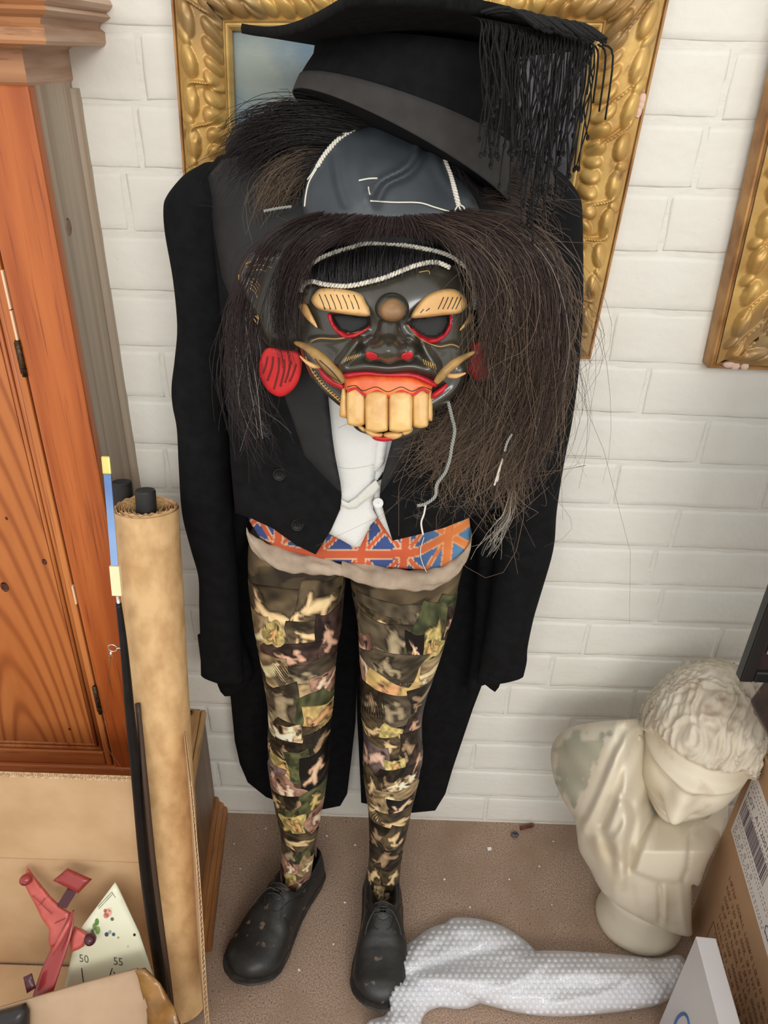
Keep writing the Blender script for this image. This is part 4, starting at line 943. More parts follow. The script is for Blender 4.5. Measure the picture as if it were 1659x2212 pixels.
def collcol(tone, seed, u, v, fig_on=True):
    a_, b_, f_ = [lin(k) for k in TONE[tone]]
    n = sn(u * 2.4, v * 2.4, seed) * 0.5 + 0.5 + 0.35 * sn(u * 7, v * 7, seed + 3)
    n = np.clip(n, 0, 1)[:, None]
    col = a_ * (1 - n) + b_ * n
    if fig_on:
        band = np.exp(-((v - 0.42 - 0.16 * np.sin(u * 3.1 + seed)) / 0.17) ** 2)[:, None] * (0.55 + 0.45 * sn(u * 5, v * 9, seed + 5))[:, None]
        col = col * (1 - 0.45 * np.clip(band, 0, 1)) + f_ * 0.55 * 0.45 * np.clip(band, 0, 1)
        for rep in (0, 1):
            if rep and seed % 2: continue
            sd = seed + 31 * rep
            uw = u + 0.13 * sn(u * 2.6, v * 2.6, sd + 7) - 0.04 * sn(u * 7, v * 7, sd + 17) - (0.0, -0.6)[rep]; vw = v + 0.13 * sn(u * 2.6, v * 2.6, sd + 8) - 0.04 * sn(u * 7, v * 7, sd + 18) - (0.0, 0.55)[rep]
            an = (sd * 1.7) % 1.4 - 0.7; uw, vw = uw * math.cos(an) - vw * math.sin(an), uw * math.sin(an) + vw * math.cos(an)
            k_ = (1.05, 0.6)[rep]; uw = uw / k_; vw = vw / k_
            S_ = FIGS[sd % 4]
            d = fig(uw, vw, S_, 0) - 0.035
            hd = [q for q in S_ if abs(q[0][0] - q[1][0]) + abs(q[0][1] - q[1][1]) < 0.06]
            hc_ = hd[0][0] if hd else S_[-1][1]
            hr_ = np.hypot(uw - hc_[0] - 0.05, vw - hc_[1] + 0.07) - 0.15
            k = np.clip(0.5 - d / 0.07, 0, 1)[:, None]
            kh = np.clip(0.5 - hr_ / 0.05, 0, 1)[:, None] * (0.85 if hd else 0.0)
            sh = (0.66 + 0.36 * np.clip(-d / 0.13, 0, 1) + 0.07 * sn(u * 7, v * 7, sd + 11))[:, None]
            e = np.exp(-((d - 0.03) / 0.045) ** 2)[:, None] * 0.6
            col = col * (1 - e)
            col = col * (1 - k) + f_ * np.clip(sh, 0.2, 1.1) * k
            col = col * (1 - kh) + np.array([0.022, 0.014, 0.010]) * kh
    lum = col.mean(1, keepdims=True); col = col * 0.86 + lum * 0.14
    col = 1.32 * col * (lum / 0.30) ** 0.45 * (1 + 0.16 * sn(u * 11, v * 11, seed + 41))[:, None]
    return np.clip(col, 0.003, 0.85)
M_coll = mat('varnished_paper_collage', (1, 1, 1, 1), 0.38, attr='col', spec=0.4, bump=0.12, bscale=120)
CUT = [[(600, 1285, 130, 100, 'sepia', 0), (566, 1345, 60, 90, 'pale', 2), (690, 1272, 95, 78, 'sepia', 2), (690, 1318, 110, 70, 'sepia', 0), (716, 1342, 46, 100, 'plum', 1), (637, 1364, 90, 58, 'plum', 3), (603, 1326, 46, 50, 'yellow', 1), (590, 1412, 80, 70, 'pale', 2), (655, 1412, 110, 60, 'grey', 3), (668, 1448, 100, 60, 'pale', 0), (703, 1440, 50, 44, 'pink', 3), (610, 1490, 90, 70, 'grey', 2), (572, 1455, 40, 70, 'sepia', 1), (684, 1482, 70, 60, 'green', 9), (694, 1512, 56, 50, 'orange', 2), (650, 1545, 110, 60, 'sepia', 3), (628, 1542, 66, 50, 'cream', 2), (600, 1582, 70, 50, 'sepia', 0), (690, 1570, 60, 66, 'dark', 2), (640, 1580, 80, 40, 'dark', 0), (618, 1612, 50, 62, 'yellow', 2), (652, 1605, 40, 60, 'green', 9), (684, 1632, 56, 76, 'black', 1), (597, 1640, 36, 60, 'lilac', 1), (622, 1660, 62, 50, 'pink', 3), (640, 1698, 90, 46, 'dark', 2), (684, 1690, 48, 60, 'green', 1), (600, 1700, 40, 40, 'sepia', 1), (640, 1738, 66, 64, 'green', 1), (640, 1738, 46, 44, 'yellow', 3), (690, 1740, 40, 60, 'pink', 1), (648, 1786, 90, 40, 'sepia', 0), (625, 1830, 46, 46, 'grey', 2), (657, 1826, 26, 50, 'green', 9), (630, 1850, 40, 34, 'pink', 1), (668, 1850, 30, 50, 'pale', 1), (624, 1880, 44, 34, 'yellow', 3), (652, 1890, 50, 46, 'pink', 3), (610, 1888, 20, 44, 'plum', 1)],
       [(830, 1285, 120, 66, 'grey', 9), (818, 1297, 108, 38, 'sepia', 0), (925, 1284, 80, 60, 'grey', 3), (960, 1282, 50, 46, 'green', 9), (840, 1345, 120, 90, 'grey', 2), (786, 1390, 30, 100, 'pink', 1), (935, 1335, 80, 110, 'green', 1), (930, 1352, 50, 60, 'yellow', 3), (976, 1322, 34, 56, 'plum', 2), (893, 1340, 34, 72, 'black', 1), (925, 1400, 90, 70, 'pale', 0), (850, 1425, 112, 76, 'orange', 2), (850, 1382, 110, 50, 'grey', 0), (800, 1480, 50, 60, 'dark', 1), (845, 1490, 120, 66, 'grey', 3), (915, 1462, 60, 60, 'dark', 2), (800, 1540, 50, 50, 'sepia', 0), (850, 1536, 42, 32, 'yellow', 9), (898, 1530, 46, 56, 'plum', 1), (830, 1570, 80, 44, 'sepia', 2), (885, 1580, 60, 60, 'dark', 0), (805, 1606, 50, 60, 'lilac', 2), (858, 1612, 48, 34, 'yellow', 1), (895, 1620, 36, 60, 'plum', 2), (846, 1640, 86, 46, 'dark', 0), (872, 1650, 46, 32, 'cream', 1), (806, 1670, 46, 60, 'sepia', 1), (850, 1680, 90, 44, 'pale', 0), (872, 1706, 52, 36, 'black', 2), (818, 1716, 50, 56, 'pale', 1), (850, 1740, 90, 46, 'sepia', 0), (820, 1780, 50, 56, 'dark', 2), (860, 1780, 46, 56, 'sepia', 3), (832, 1830, 70, 56, 'dark', 2), (808, 1870, 36, 44, 'sepia', 2), (848, 1876, 40, 44, 'sepia', 1), (830, 1912, 66, 40, 'dark', 3), (818, 1900, 20, 26, 'pale', 1), (850, 1920, 26, 30, 'pale', 2)]]
lg = thing('mannequin_legs', 'pair of mannequin legs covered in varnished paper collage, in black shoes', 'mannequin', (-0.06, -0.17, 0.0))
for side in (0, 1):
    f, d_ = legfun(side)
    rows = np.linspace(LR[side][0][0], LR[side][-1][0], 230); n = 72
    V = []; C_ = []
    R_ = np.c_[[np.interp(rows, d_[:, 0], d_[:, i]) for i in (1, 2)]].T
    a = np.linspace(0, 2 * np.pi, n, endpoint=False)
    rings = []
    for y, (xl, xr_) in zip(rows, R_):
        Yc = np.interp(y, [1150, 1260, 1600, 1900, 1980], [-0.15, -0.15, -0.15, -0.168, -0.18])
        pl_, pr_ = p1(xl, y, Yc), p1(xr_, y, Yc); hv = (pr_ - pl_) / 2; dep = np.linalg.norm(hv) * 0.95 * np.interp(y, [1150, 1260, 1420], [.70, .78, 1.0])
        rings.append((pl_ + pr_) / 2 + np.cos(a)[:, None] * hv + np.sin(a)[:, None] * np.array([0, -dep, 0]))
        X = (xl + xr_) / 2 + (xr_ - xl) / 2 * np.cos(a) + 400 * (np.sin(a) < 0); Y = np.full(n, y)
        k1 = np.floor((X + 14 * sn(X * 0.04, Y * 0.04, 77)) / 62); k2 = np.floor((Y + 20 * sn(X * 0.03, Y * 0.03, 78) + k1 * 23) / 58)
        cc_ = np.zeros((n, 3))
        for j in range(n):
            pass
        hsh = (np.sin(k1 * 12.9898 + k2 * 78.233) * 43758.5453) % 1
        b0 = lin((50, 43, 33)); b1 = lin((84, 72, 54)); b2 = lin((32, 28, 22))
        m_ = np.where(hsh[:, None] < 0.4, b0, np.where(hsh[:, None] < 0.75, b1, b2))
        w_ = np.clip(0.5 + 0.8 * sn(X * 0.06, Y * 0.06, 80 + side), 0, 1)[:, None]
        C_.append(m_ * (0.6 + 0.7 * w_) + lin((120, 98, 70)) * 0.6 * np.clip(sn(X * 0.05 + 3, Y * 0.09, 90) - 0.25, 0, 1)[:, None])
    V, F = loft(rings)
    leg = obj('leg', V, F, M_coll, lg, colors=np.concatenate(C_))
    for i, (cx, cy, w_, h_, tone, fg) in enumerate(CUT[side]):
        r = np.random.default_rng(i * 7 + side * 100); N_ = 26
        U, W = np.meshgrid(np.linspace(-1, 1, N_), np.linspace(-1, 1, N_))
        co = np.array([(-1, -1), (1, -1), (1, 1), (-1, 1)]) * 1.08 + r.normal(0, 0.2, (4, 2))
        a_ = (U + 1) / 2; b_ = (W + 1) / 2
        pt = (co[0] * ((1 - a_) * (1 - b_))[..., None] + co[1] * (a_ * (1 - b_))[..., None] + co[2] * (a_ * b_)[..., None] + co[3] * ((1 - a_) * b_)[..., None])
        rad = np.maximum(np.abs(U), np.abs(W))
        pt = pt * (1 + 0.10 * np.sin(np.arctan2(W, U) * 3 + i) * rad ** 2)[..., None]
        if tone in ('cream', 'pink', 'yellow') and fg != 9:     # cut to a wavy outline
            an = np.arctan2(W, U); sc_ = 1 + 0.10 * np.sin(an * 3 + i) + 0.07 * np.sin(an * 7 + i * 2)
            ln = np.hypot(U, W) + 1e-9; pt = pt * (1 - 0.6 * rad ** 2 * (1 - 1 / np.maximum(ln / np.maximum(rad, 1e-9), 1)))[..., None] * sc_[..., None]
        ro = r.normal(0, 0.25); pt = pt @ np.array([[math.cos(ro), math.sin(ro)], [-math.sin(ro), math.cos(ro)]])
        X = cx + pt[..., 0].ravel() * w_ / 2; Y = cy + pt[..., 1].ravel() * h_ / 2
        hh = 0.0004 + 0.00003 * i + 0 * X
        asp = w_ / h_
        col = collcol(tone, fg + 4 * i if fg != 9 else 4 * i + 1, U.ravel() * max(1, asp * 0.8) if asp > 1 else U.ravel(), W.ravel() * (1 if asp > 1 else min(1.3, 1 / asp)), fg != 9)
        Vt = f(X, Y, hh); Vb = f(X, Y, hh * 0 - 0.0004)
        bd = [j for j in range(N_)] + [k * N_ + N_ - 1 for k in range(1, N_)] + [(N_ - 1) * N_ + j for j in range(N_ - 2, -1, -1)] + [k * N_ for k in range(N_ - 2, 0, -1)]
        n0 = len(Vt); F = grid_faces(N_, N_); Fb = [[bd[k], bd[(k + 1) % len(bd)], n0 + (k + 1) % len(bd), n0 + k] for k in range(len(bd))]
        obj('paper_cutting', np.vstack([Vt, Vb[bd]]), F + Fb, M_coll, leg, colors=np.vstack([col, col[bd]]))

# ================================================================ shoes
M_leather = mat('black_leather', c(44, 43, 42), 0.46, col2=c(32, 31, 30), scale=30, bump=0.25, bscale=140, spec=0.45, extra=[(c(122, 102, 84), 52, (1, 1, 1), 0.63, 0.72)])
M_sole = mat('black_rubber_sole', c(30, 29, 28), 0.6, col2=c(58, 52, 46), scale=60)
M_lace = mat('grey_black_lace', c(52, 50, 48), 0.7)
def shoe(name, label, heel, toe, wd, mir):
    heel = np.array(heel + (0,), float) if len(heel) == 2 else np.array(heel); toe = np.array(toe + (0,), float)
    L = np.linalg.norm(toe - heel); ex = (toe - heel) / L; ey = np.array([-ex[1], ex[0], 0]) * mir; ez = np.array([0, 0, 1.0])
    t_ = thing(name, label, 'shoe', heel + ex * L / 2)
    ss = np.linspace(0, 1, 44)
    wk = np.interp(ss, [0, .02, .06, .15, .3, .42, .55, .68, .8, .88, .94, .98, 1], [.10, .40, .60, .70, .72, .74, .84, .96, .98, .86, .66, .42, .10]) * wd / 2
    off = np.interp(ss, [0, .3, .6, .85, 1], [0, -.002, .001, .005, .002])
    outline = [(s * L, w_) for s, w_ in zip(ss, wk)]
    # sole with a welt, and heel block
    V = []; n = len(ss)
    def ringz(z, g):
        return [heel + ex * (s * L * (1 + g * .5) - g * 0.01) + ey * (o + w_ * (1 + g)) + ez * z for s, w_, o in zip(ss, wk, off)] + [heel + ex * (s * L * (1 + g * .5) - g * 0.01) + ey * (o - w_ * (1 + g)) + ez * z for s, w_, o in zip(ss[::-1], wk[::-1], off[::-1])]
    sp = lambda s: 0.012 * np.clip((s - 0.72) / 0.28, 0, 1) ** 2     # toe spring
    def spring(r_, k=1): return [p + ez * sp(np.clip((p - heel) @ ex / L, 0, 1)) for p in r_]
    rg = [spring(ringz(0.009, 0.05)), spring(ringz(0.016, 0.09)), spring(ringz(0.019, 0.07)), spring(ringz(0.020, -0.05))]
    V, F = loft(np.array(rg)); obj('sole', V, F, M_sole, t_, fix=True, smooth=False)
    hm = ss < 0.3
    hb = lambda z, g: np.array([heel + ex * s * L + ey * (o + w_ * g) + ez * z for s, w_, o in zip(ss[hm], wk[hm], off[hm])] + [heel + ex * s * L + ey * (o - w_ * g) + ez * z for s, w_, o in zip(ss[hm][::-1], wk[hm][::-1], off[hm][::-1])])
    obj('heel', *loft([hb(0.0005, 0.97), hb(0.0105, 1.03)]), M_sole, t_, fix=True, smooth=False)
    # upper: arched sections, open at the collar
    hk = np.interp(ss, [0, .05, .2, .36, .46, .56, .68, .8, .9, .96, 1], [.068, .074, .066, .070, .078, .066, .050, .041, .036, .026, .012])
    rings = []; m = 40
    a = np.linspace(0, np.pi, m)
    for s, w_, h_, o in zip(ss, wk, hk, off):
        base = heel + ex * s * L + ey * o + ez * (0.018 + sp(s))
        open_ = 1 - np.clip((s - 0.34) / 0.10, 0, 1)
        ca, sa = np.cos(a), np.sin(a)
        bulge = 1 + 0.06 * np.sin(2 * np.clip(a, 0, np.pi)) ** 2
        yy = np.sign(ca) * np.abs(ca) ** 0.75 * w_ * (1.0 - 0.22 * (sa ** 2) * (s < 0.6)) ; zz = sa ** 0.72 * (h_ - 0.004)
        mid_ = np.exp(-((a - np.pi / 2) / 0.62) ** 4) * open_
        zz = zz * (1 - 0.75 * mid_)
        if s > 0.55: zz += 0.0012 * np.sin(s * 90) * np.exp(-((s - 0.66) / 0.06) ** 2) * sa
        rings.append(base + yy[:, None] * ey + zz[:, None] * ez)
    R_ = np.array(rings); F = grid_faces(len(ss), m); F += [list(range(m))[::-1], [(len(ss) - 1) * m + j for j in range(m)]]
    obj('upper', R_.reshape(-1, 3), F, M_leather, t_, fix=True)
    def up(s, a_):
        i = s * (len(ss) - 1); i0 = int(min(i, len(ss) - 2)); j = a_ / np.pi * (m - 1); j0 = int(min(j, m - 2)); p = R_[i0, j0] * (1 - (i - i0)) + R_[i0 + 1, j0] * (i - i0); p2 = R_[i0, j0 + 1] * (1 - (i - i0)) + R_[i0 + 1, j0 + 1] * (i - i0)
        return p * (1 - (j - j0)) + p2 * (j - j0)
    se = MB()
    for sg in (1, -1):
        se.add(*tube(ccr([up(s, np.pi / 2 + sg * k) + ez * 0.0008 for s, k in ((.60, .1), (.58, .35), (.50, .62), (.44, .9), (.36, 1.15))], 6), 0.0009, 6))
        se.add(*tube(ccr([up(s, np.pi / 2 + sg * k) + ez * 0.0006 for s, k in ((.36, .95), (.25, 1.0), (.12, .9), (.03, .7))], 6), 0.0014, 6))
    se.build('stitched_edge', M_leather, t_)
    obj('tongue', *ellipsoid(up(.49, np.pi / 2) - ez * 0.001, ex * 0.014 + ez * -0.006, ey * 0.013, ez * 0.002, 16, 8), M_leather, t_)
    for i in range(3):
        s = 0.44 + 0.035 * i
        obj('lace', *tube(ccr([up(s, np.pi / 2 - .42) + ez * .001, up(s + .005, np.pi / 2) + ez * .005, up(s + .012, np.pi / 2 + .42) + ez * .001], 6), 0.0015, 6), M_lace, t_)
    k = up(.50, np.pi / 2) + ez * .006
    for sg in (1, -1):
        obj('lace_end', *tube(ccr([k, k + ey * sg * .014 + ez * .004 + ex * .004, k + ey * sg * .026 - ez * .008 + ex * .02, k + ey * sg * .03 - ez * .016 + ex * .034], 6), 0.0012, 6), M_lace, t_)
    return t_
shoe('shoe', 'scuffed black lace-up shoe on the left leg, toe turned outward', (-0.106, -0.116), (-0.216, -0.334), 0.100, 1)
shoe('shoe', 'scuffed black lace-up shoe on the right leg, toe under the bubble wrap', (0.018, -0.132), (0.026, -0.372), 0.094, -1)
# ================================================================ mortarboard
M_felt = mat('black_felt', c(15, 15, 16), 0.95, col2=c(24, 24, 25), scale=120, bump=0.3, bscale=500, spec=0.1)
M_crown = mat('black_cap_cloth', c(25, 25, 27), 0.95, col2=c(20, 20, 21), scale=80, bump=0.2, bscale=700, spec=0.12)
M_band = mat('dark_grey_band', c(60, 58, 57), 0.85, col2=c(54, 52, 51), scale=60, bump=0.1, bscale=600, spec=0.25)
ht = thing('mortarboard', 'black mortarboard cap with long fringed tassel, tilted on top of the figure', 'hat', p1(850, 300, -0.17))
Fp, Lp, Rp = p1(762, 8, -0.385), p1(522, 72, -0.17), p1(1273, 108, -0.285)
Bp = Lp + Rp - Fp
ncl = np.cross(Rp - Fp, Lp - Fp); ncl /= np.linalg.norm(ncl)
if ncl[2] < 0: ncl = -ncl
nb_ = 26
V = []; 
for k_, (dz, ins) in enumerate(((0, 0.0), (0.004, -0.006), (0.008, 0.0))):
    for i in range(nb_):
        for j in range(nb_):
            u_, v_ = i / (nb_ - 1), j / (nb_ - 1)
            g = 1 - ins
            uu_, vv_ = 0.5 + (u_ - 0.5) * g, 0.5 + (v_ - 0.5) * g
            p = Fp + (Lp - Fp) * uu_ + (Rp - Fp) * vv_
            sag = -0.010 * math.sin(math.pi * uu_) * (1 - vv_) ** 2 - 0.012 * (uu_ - 0.5) ** 2 * 0 + 0.010 * math.sin(math.pi * vv_) * (1 - uu_) ** 2
            V.append(p + ncl * (sag + dz))
n2 = nb_ * nb_
F = [list(reversed(f)) for f in grid_faces(nb_, nb_)] + [[i + 2 * n2 for i in f] for f in grid_faces(nb_, nb_)]
bd = [j for j in range(nb_)] + [k * nb_ + nb_ - 1 for k in range(1, nb_)] + [(nb_ - 1) * nb_ + j for j in range(nb_ - 2, -1, -1)] + [k * nb_ for k in range(nb_ - 2, 0, -1)]
for l_ in (0, 1):
    for k in range(len(bd)):
        a_, b_ = bd[k], bd[(k + 1) % len(bd)]; F.append([a_ + l_ * n2, b_ + l_ * n2, b_ + (l_ + 1) * n2, a_ + (l_ + 1) * n2])
obj('board', V, F, M_felt, ht, fix=True)
obj('top_button', *ellipsoid((Fp + Bp) / 2 + ncl * 0.01, (0.008, 0, 0), (0, 0.008, 0), ncl * 0.005, 14, 8), M_felt, ht)
# skull cap: loft from the tilted rim to the underside of the board
rl_, rf_, rr_ = p1(641, 214, -0.175), p1(826, 254, -0.285), p1(1098, 446, -0.175)
rc = (rl_ + rr_) / 2; ra_ = (rr_ - rl_) / 2; rb_ = rf_ - (rc + ra_ * -0.10)
tl_, tr_2 = p1(690, 104, -0.19), p1(1122, 96, -0.20); tf_ = p1(900, 60, -0.30)
tc_ = (tl_ + tr_2) / 2; ta_ = (tr_2 - tl_) / 2; tb_ = np.array([0, -0.085, 0.005])
def proj_board(p):
    d_ = np.array([0, 0, 1.0]); t_ = ((Fp - p) @ ncl) / (d_ @ ncl); return p + d_ * (t_ - 0.001)
th_ = np.linspace(0, 2 * np.pi, 72, endpoint=False)
def crown_ring(t, g=0.0):
    c_ = rc + (tc_ - rc) * t; a_ = ra_ + (ta_ - ra_) * t; b_ = rb_ + (tb_ - rb_) * t
    r_ = c_ + np.cos(th_)[:, None] * a_ * (1 + g) + np.sin(th_)[:, None] * b_ * (1 + g)
    return r_
rings = [crown_ring(0.02, -0.06), crown_ring(0.0, -0.01)] + [crown_ring(t, 0.03 * math.sin(t * 2.6)) for t in np.linspace(0.02, 0.86, 14)]
tp_ = np.array([proj_board(p) for p in crown_ring(0.92, 0.01)]); rings.append(tp_)
obj('crown', *loft(rings), M_crown, ht, fix=True)
bh = 0.37
brg = [crown_ring(0.0, 0.000), crown_ring(-0.004, 0.012)] + [crown_ring(t, 0.012 + 0.03 * math.sin(t * 2.6)) for t in np.linspace(0.02, bh, 5)] + [crown_ring(bh + 0.004, 0.004 + 0.03 * math.sin(bh * 2.6))]
V, F = loft(brg, False); obj('head_band', V, F, M_band, ht, fix=True)['label'] = 'dark grey cloth band'
# tassel
M_tass = mat('black_silk_cord', c(14, 14, 15), 0.75, col2=c(32, 31, 31), scale=900, detail=1, spec=0.2)
rg_ = random.Random(3); mb = MB()
for i in range(112):
    u_ = i / 111
    vv_ = 0.50 + 0.52 * u_ + rg_.uniform(-0.01, 0.01)
    st_ = Fp + (Rp - Fp) * min(vv_, 1.0) + ncl * 0.009 + (Lp - Fp) * 0.05
    ed_ = Fp + (Rp - Fp) * min(vv_, 1.005) + np.array([0, -0.004 - 0.005 * rg_.random(), 0.002])
    ln = (0.085 + 0.055 * math.exp(-((u_ - 0.62) / 0.22) ** 2)) * rg_.uniform(0.55, 1.1)
    if rg_.random() < 0.14: ln *= 0.5
    dx = rg_.uniform(-0.008, 0.008) - 0.02 * (u_ - 0.6) * 0.4; dy = rg_.uniform(-0.012, 0.016)
    pts = [st_, ed_ + (0, 0, 0.002)]
    for k in range(1, 7):
        t_ = k / 6; pts.append(ed_ + np.array([dx * t_ + 0.0035 * math.sin(i * 3.1 + t_ * (3 + i % 4)), dy * t_ - 0.002, -ln * t_]))
    pc = ccr(pts, 4); mb.add(*tube(pc, 0.00066, 5))
    mb.add(*ellipsoid(pc[-1], (0.0016, 0, 0), (0, 0.0016, 0), (0, 0, 0.0024), 6, 4))
for i in range(60):
    vv_ = rg_.uniform(0.48, 0.83); b0 = Fp + (Rp - Fp) * vv_ + ncl * 0.01
    a_ = rg_.uniform(-0.5, 0.5); mb.add(*tube(ccr([b0 + (0, -0.004, 0.0), b0 + np.array([0.02, -0.005 + 0.002 * a_, 0.002 + 0.003 * a_]), b0 + np.array([0.04, -0.004, -0.008 + 0.004 * a_])], 3), 0.0012, 5))
for k in range(5):
    b0 = Rp + np.array([-0.006 + 0.004 * k, 0, 0.004]); mb.add(*tube(ccr([b0, b0 + np.array([0.002 + 0.002 * k, 0, -0.008]), b0 + np.array([0.003 + 0.0022 * k, 0, -0.03 - 0.006 * k])], 4), 0.0009, 5))
mb.build('tassel', M_tass, ht)

# ================================================================ carved mask
M_mask = mat('black_green_lacquer', c(60, 56, 46), 0.34, col2=c(48, 45, 38), scale=18, bump=0.12, bscale=60, spec=0.55, coat=0.6, extra=[(c(66, 60, 48), 30, (1, 1, 1), 0.62, 0.8)])
M_socket = mat('hole_darkness', c(12, 15, 14), 0.6)
M_tan = mat('pale_carved_wood', c(218, 176, 116), 0.5, col2=c(188, 138, 82), scale=30, lo=0.4, hi=0.75, bump=0.15, bscale=80)
M_tooth = mat('varnished_tooth_wood', c(216, 176, 110), 0.38, col2=c(188, 136, 74), scale=42, lo=0.42, hi=0.75, bump=0.15, bscale=90, extra=[(c(136, 88, 44), 60, (1, 1, 1), 0.68, 0.8)])
M_bron = mat('bronze_boss', c(150, 112, 74), 0.5, col2=c(104, 78, 50), scale=60)
M_redl = mat('red_lacquer', c(196, 30, 44), 0.4, col2=c(160, 18, 32), scale=40)
M_orange = mat('orange_gum_paint', c(232, 124, 52), 0.42, col2=c(206, 88, 40), scale=50)
M_redflap = mat('red_leather_flap', c(206, 34, 36), 0.55, col2=c(178, 24, 30), scale=20, bump=0.2, bscale=60)
M_darkred = mat('dark_painted_stroke', c(110, 26, 20), 0.5)
M_goldp = mat('gold_paint_line', c(196, 158, 92), 0.45, 0.3)
M_ink = mat('black_brow_line', c(44, 32, 24), 0.6)
M_string = mat('white_cotton_cord', c(226, 220, 206), 0.8)
M_gstring = mat('grey_cotton_cord', c(150, 152, 146), 0.8)
mk = thing('demon_mask', 'black carved demon mask with big wooden teeth, tusks, red ear flaps and long hair', 'mask', p1(840, 930, -0.26))
def Ymask(x, y): return -0.250 - 0.062 * np.clip((y - 530) / 420.0, -0.3, 1.2)
FO = ccr(np.array([(645, 690), (650, 640), (660, 590), (700, 556), (760, 538), (840, 530), (920, 536), (980, 560), (1015, 600), (1026, 660), (1022, 740), (1012, 800), (986, 850), (945, 885), (900, 902), (830, 908), (760, 892), (715, 862), (678, 825), (657, 780), (645, 740)], float), 6, True)
EL = np.array([(714, 678), (755, 679), (800, 682), (800, 700), (786, 712), (758, 722), (732, 712), (718, 694)], float)
ER = np.array([(881, 699), (892, 686), (930, 680), (971, 680), (972, 696), (962, 719), (941, 730), (918, 728), (895, 714)], float)
def fh(Q):
    d = pdist(Q, FO); d = np.where(inside(Q, FO), d, 0)
    h = 0.040 * np.sqrt(np.clip(1 - (1 - np.clip(d / 150, 0, 1)) ** 2, 0, 1))
    x, y = Q[:, 0], Q[:, 1]
    # forehead boss swelling, nose bridge, nose, cheeks, lip roll
    g = lambda cx, cy, sx_, sy_, a_: a_ * np.exp(-((x - cx) / sx_) ** 2 - ((y - cy) / sy_) ** 2)
    h = h + g(838, 722, 38, 44, 0.008)
    h = h + g(740, 690, 60, 40, -0.006) + g(930, 695, 60, 40, -0.006)
    h = h + ridge(Q, [(736, 784), (752, 765), (772, 738)], 10, 0.013) + ridge(Q, [(938, 786), (924, 765), (910, 738)], 10, 0.013)
    h = h + ridge(Q, [(672, 735), (690, 731), (730, 732), (765, 724), (795, 710)], 5, 0.0035) + ridge(Q, [(880, 702), (905, 730), (945, 748), (975, 744), (992, 750)], 5, 0.0035)
    h = h + ridge(Q, [(740, 800), (790, 792), (840, 796), (890, 792), (938, 805)], 14, 0.010)
    h = h + ridge(Q, [(668, 790), (680, 830), (720, 862), (745, 880)], 12, 0.008) + ridge(Q, [(1000, 800), (985, 840), (950, 868), (930, 880)], 12, 0.008)
    h = h + ridge(Q, [(790, 742), (800, 730), (815, 735), (818, 752)], 4, 0.003) + ridge(Q, [(868, 752), (871, 735), (886, 730), (898, 742)], 4, 0.003)
    for hole, dp in ((EL, 0.030), (ER, 0.030)):
        dd = pdist(Q, hole); ins = inside(Q, hole); h = np.where(ins, h - dp * np.clip(dd / 6, 0, 1), h)
    for (cx, cy, ax_, ay_) in ((803, 768, 15, 11), (878, 769, 15, 11)):
        r = ((x - cx) / ax_) ** 2 + ((y - cy) / ay_) ** 2; h = h - 0.014 * np.clip(1 - r, 0, 1) ** 0.5
    return h
MF_ = yM(Ymask)
obj_face = sheet('face', FO[::3], MF_, M_mask, mk, front=lambda d, Q: fh(Q), back=0.010, step=4.6)
def Mface(x, y, h): return MF_(x, y, fh(np.c_[x, y]) + h)
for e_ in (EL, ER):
    cx_, cy_ = e_.mean(0); sheet('eye_hole_dark', (e_ - e_.mean(0)) * 0.93 + e_.mean(0), yM(lambda x, y: Ymask(x, y) - 0.012), M_socket, obj_face, back=0.001, step=6)  # dark sheets stand in for the darkness seen through the eye holes
sheet('eye_rim', [(707, 680), (716, 678), (720, 694), (732, 711), (757, 721), (785, 712), (799, 702), (797, 708), (786, 719), (758, 731), (738, 727), (718, 708)], lambda x, y, h: Mface(x, y, 0 * h) + (MF_(x, y, h + 0.002) - MF_(x, y, 0 * h)), M_redl, mk, front=pillow(0.003, 5), back=0.004, step=4)
sheet('eye_rim', [(972, 680), (977, 684), (976, 704), (966, 724), (944, 740), (920, 738), (897, 722), (882, 703), (885, 700), (897, 712), (920, 727), (941, 729), (960, 717), (969, 698)], lambda x, y, h: Mface(x, y, 0 * h) + (MF_(x, y, h + 0.002) - MF_(x, y, 0 * h)), M_redl, mk, front=pillow(0.003, 5), back=0.004, step=4)
def onface(name, out, m, H, wpx, base=0.0, back=0.006, step=5, parent=None, smooth=True):
    out = np.array(out, float); cen = out.mean(0)
    hb = float(fh(np.array([cen]))[0])
    # broad shape follows the mask without its small hollows
    def Mx(x, y, h):
        k = 0.040 * np.sqrt(np.clip(1 - (1 - np.clip(np.where(inside(np.c_[x, y], FO), pdist(np.c_[x, y], FO), 0) / 150, 0, 1)) ** 2, 0, 1))
        return MF_(x, y, k + base + h)
    return sheet(name, out, Mx, m, parent or mk, front=pillow(H, wpx), back=back, step=step, smooth=smooth)
BL_ = [(672, 648), (684, 628), (701, 622), (745, 625), (779, 635), (791, 655), (798, 668), (797, 683), (762, 681), (716, 674), (687, 667)]
BR_ = [(890, 687), (891, 675), (907, 652), (927, 635), (956, 625), (985, 626), (1005, 644), (1007, 664), (991, 677), (959, 681), (918, 686)]
b1 = onface('brow', BL_, M_tan, 0.008, 9, 0.007, step=4); b2_ = onface('brow', BR_, M_tan, 0.008, 9, 0.007, step=4)
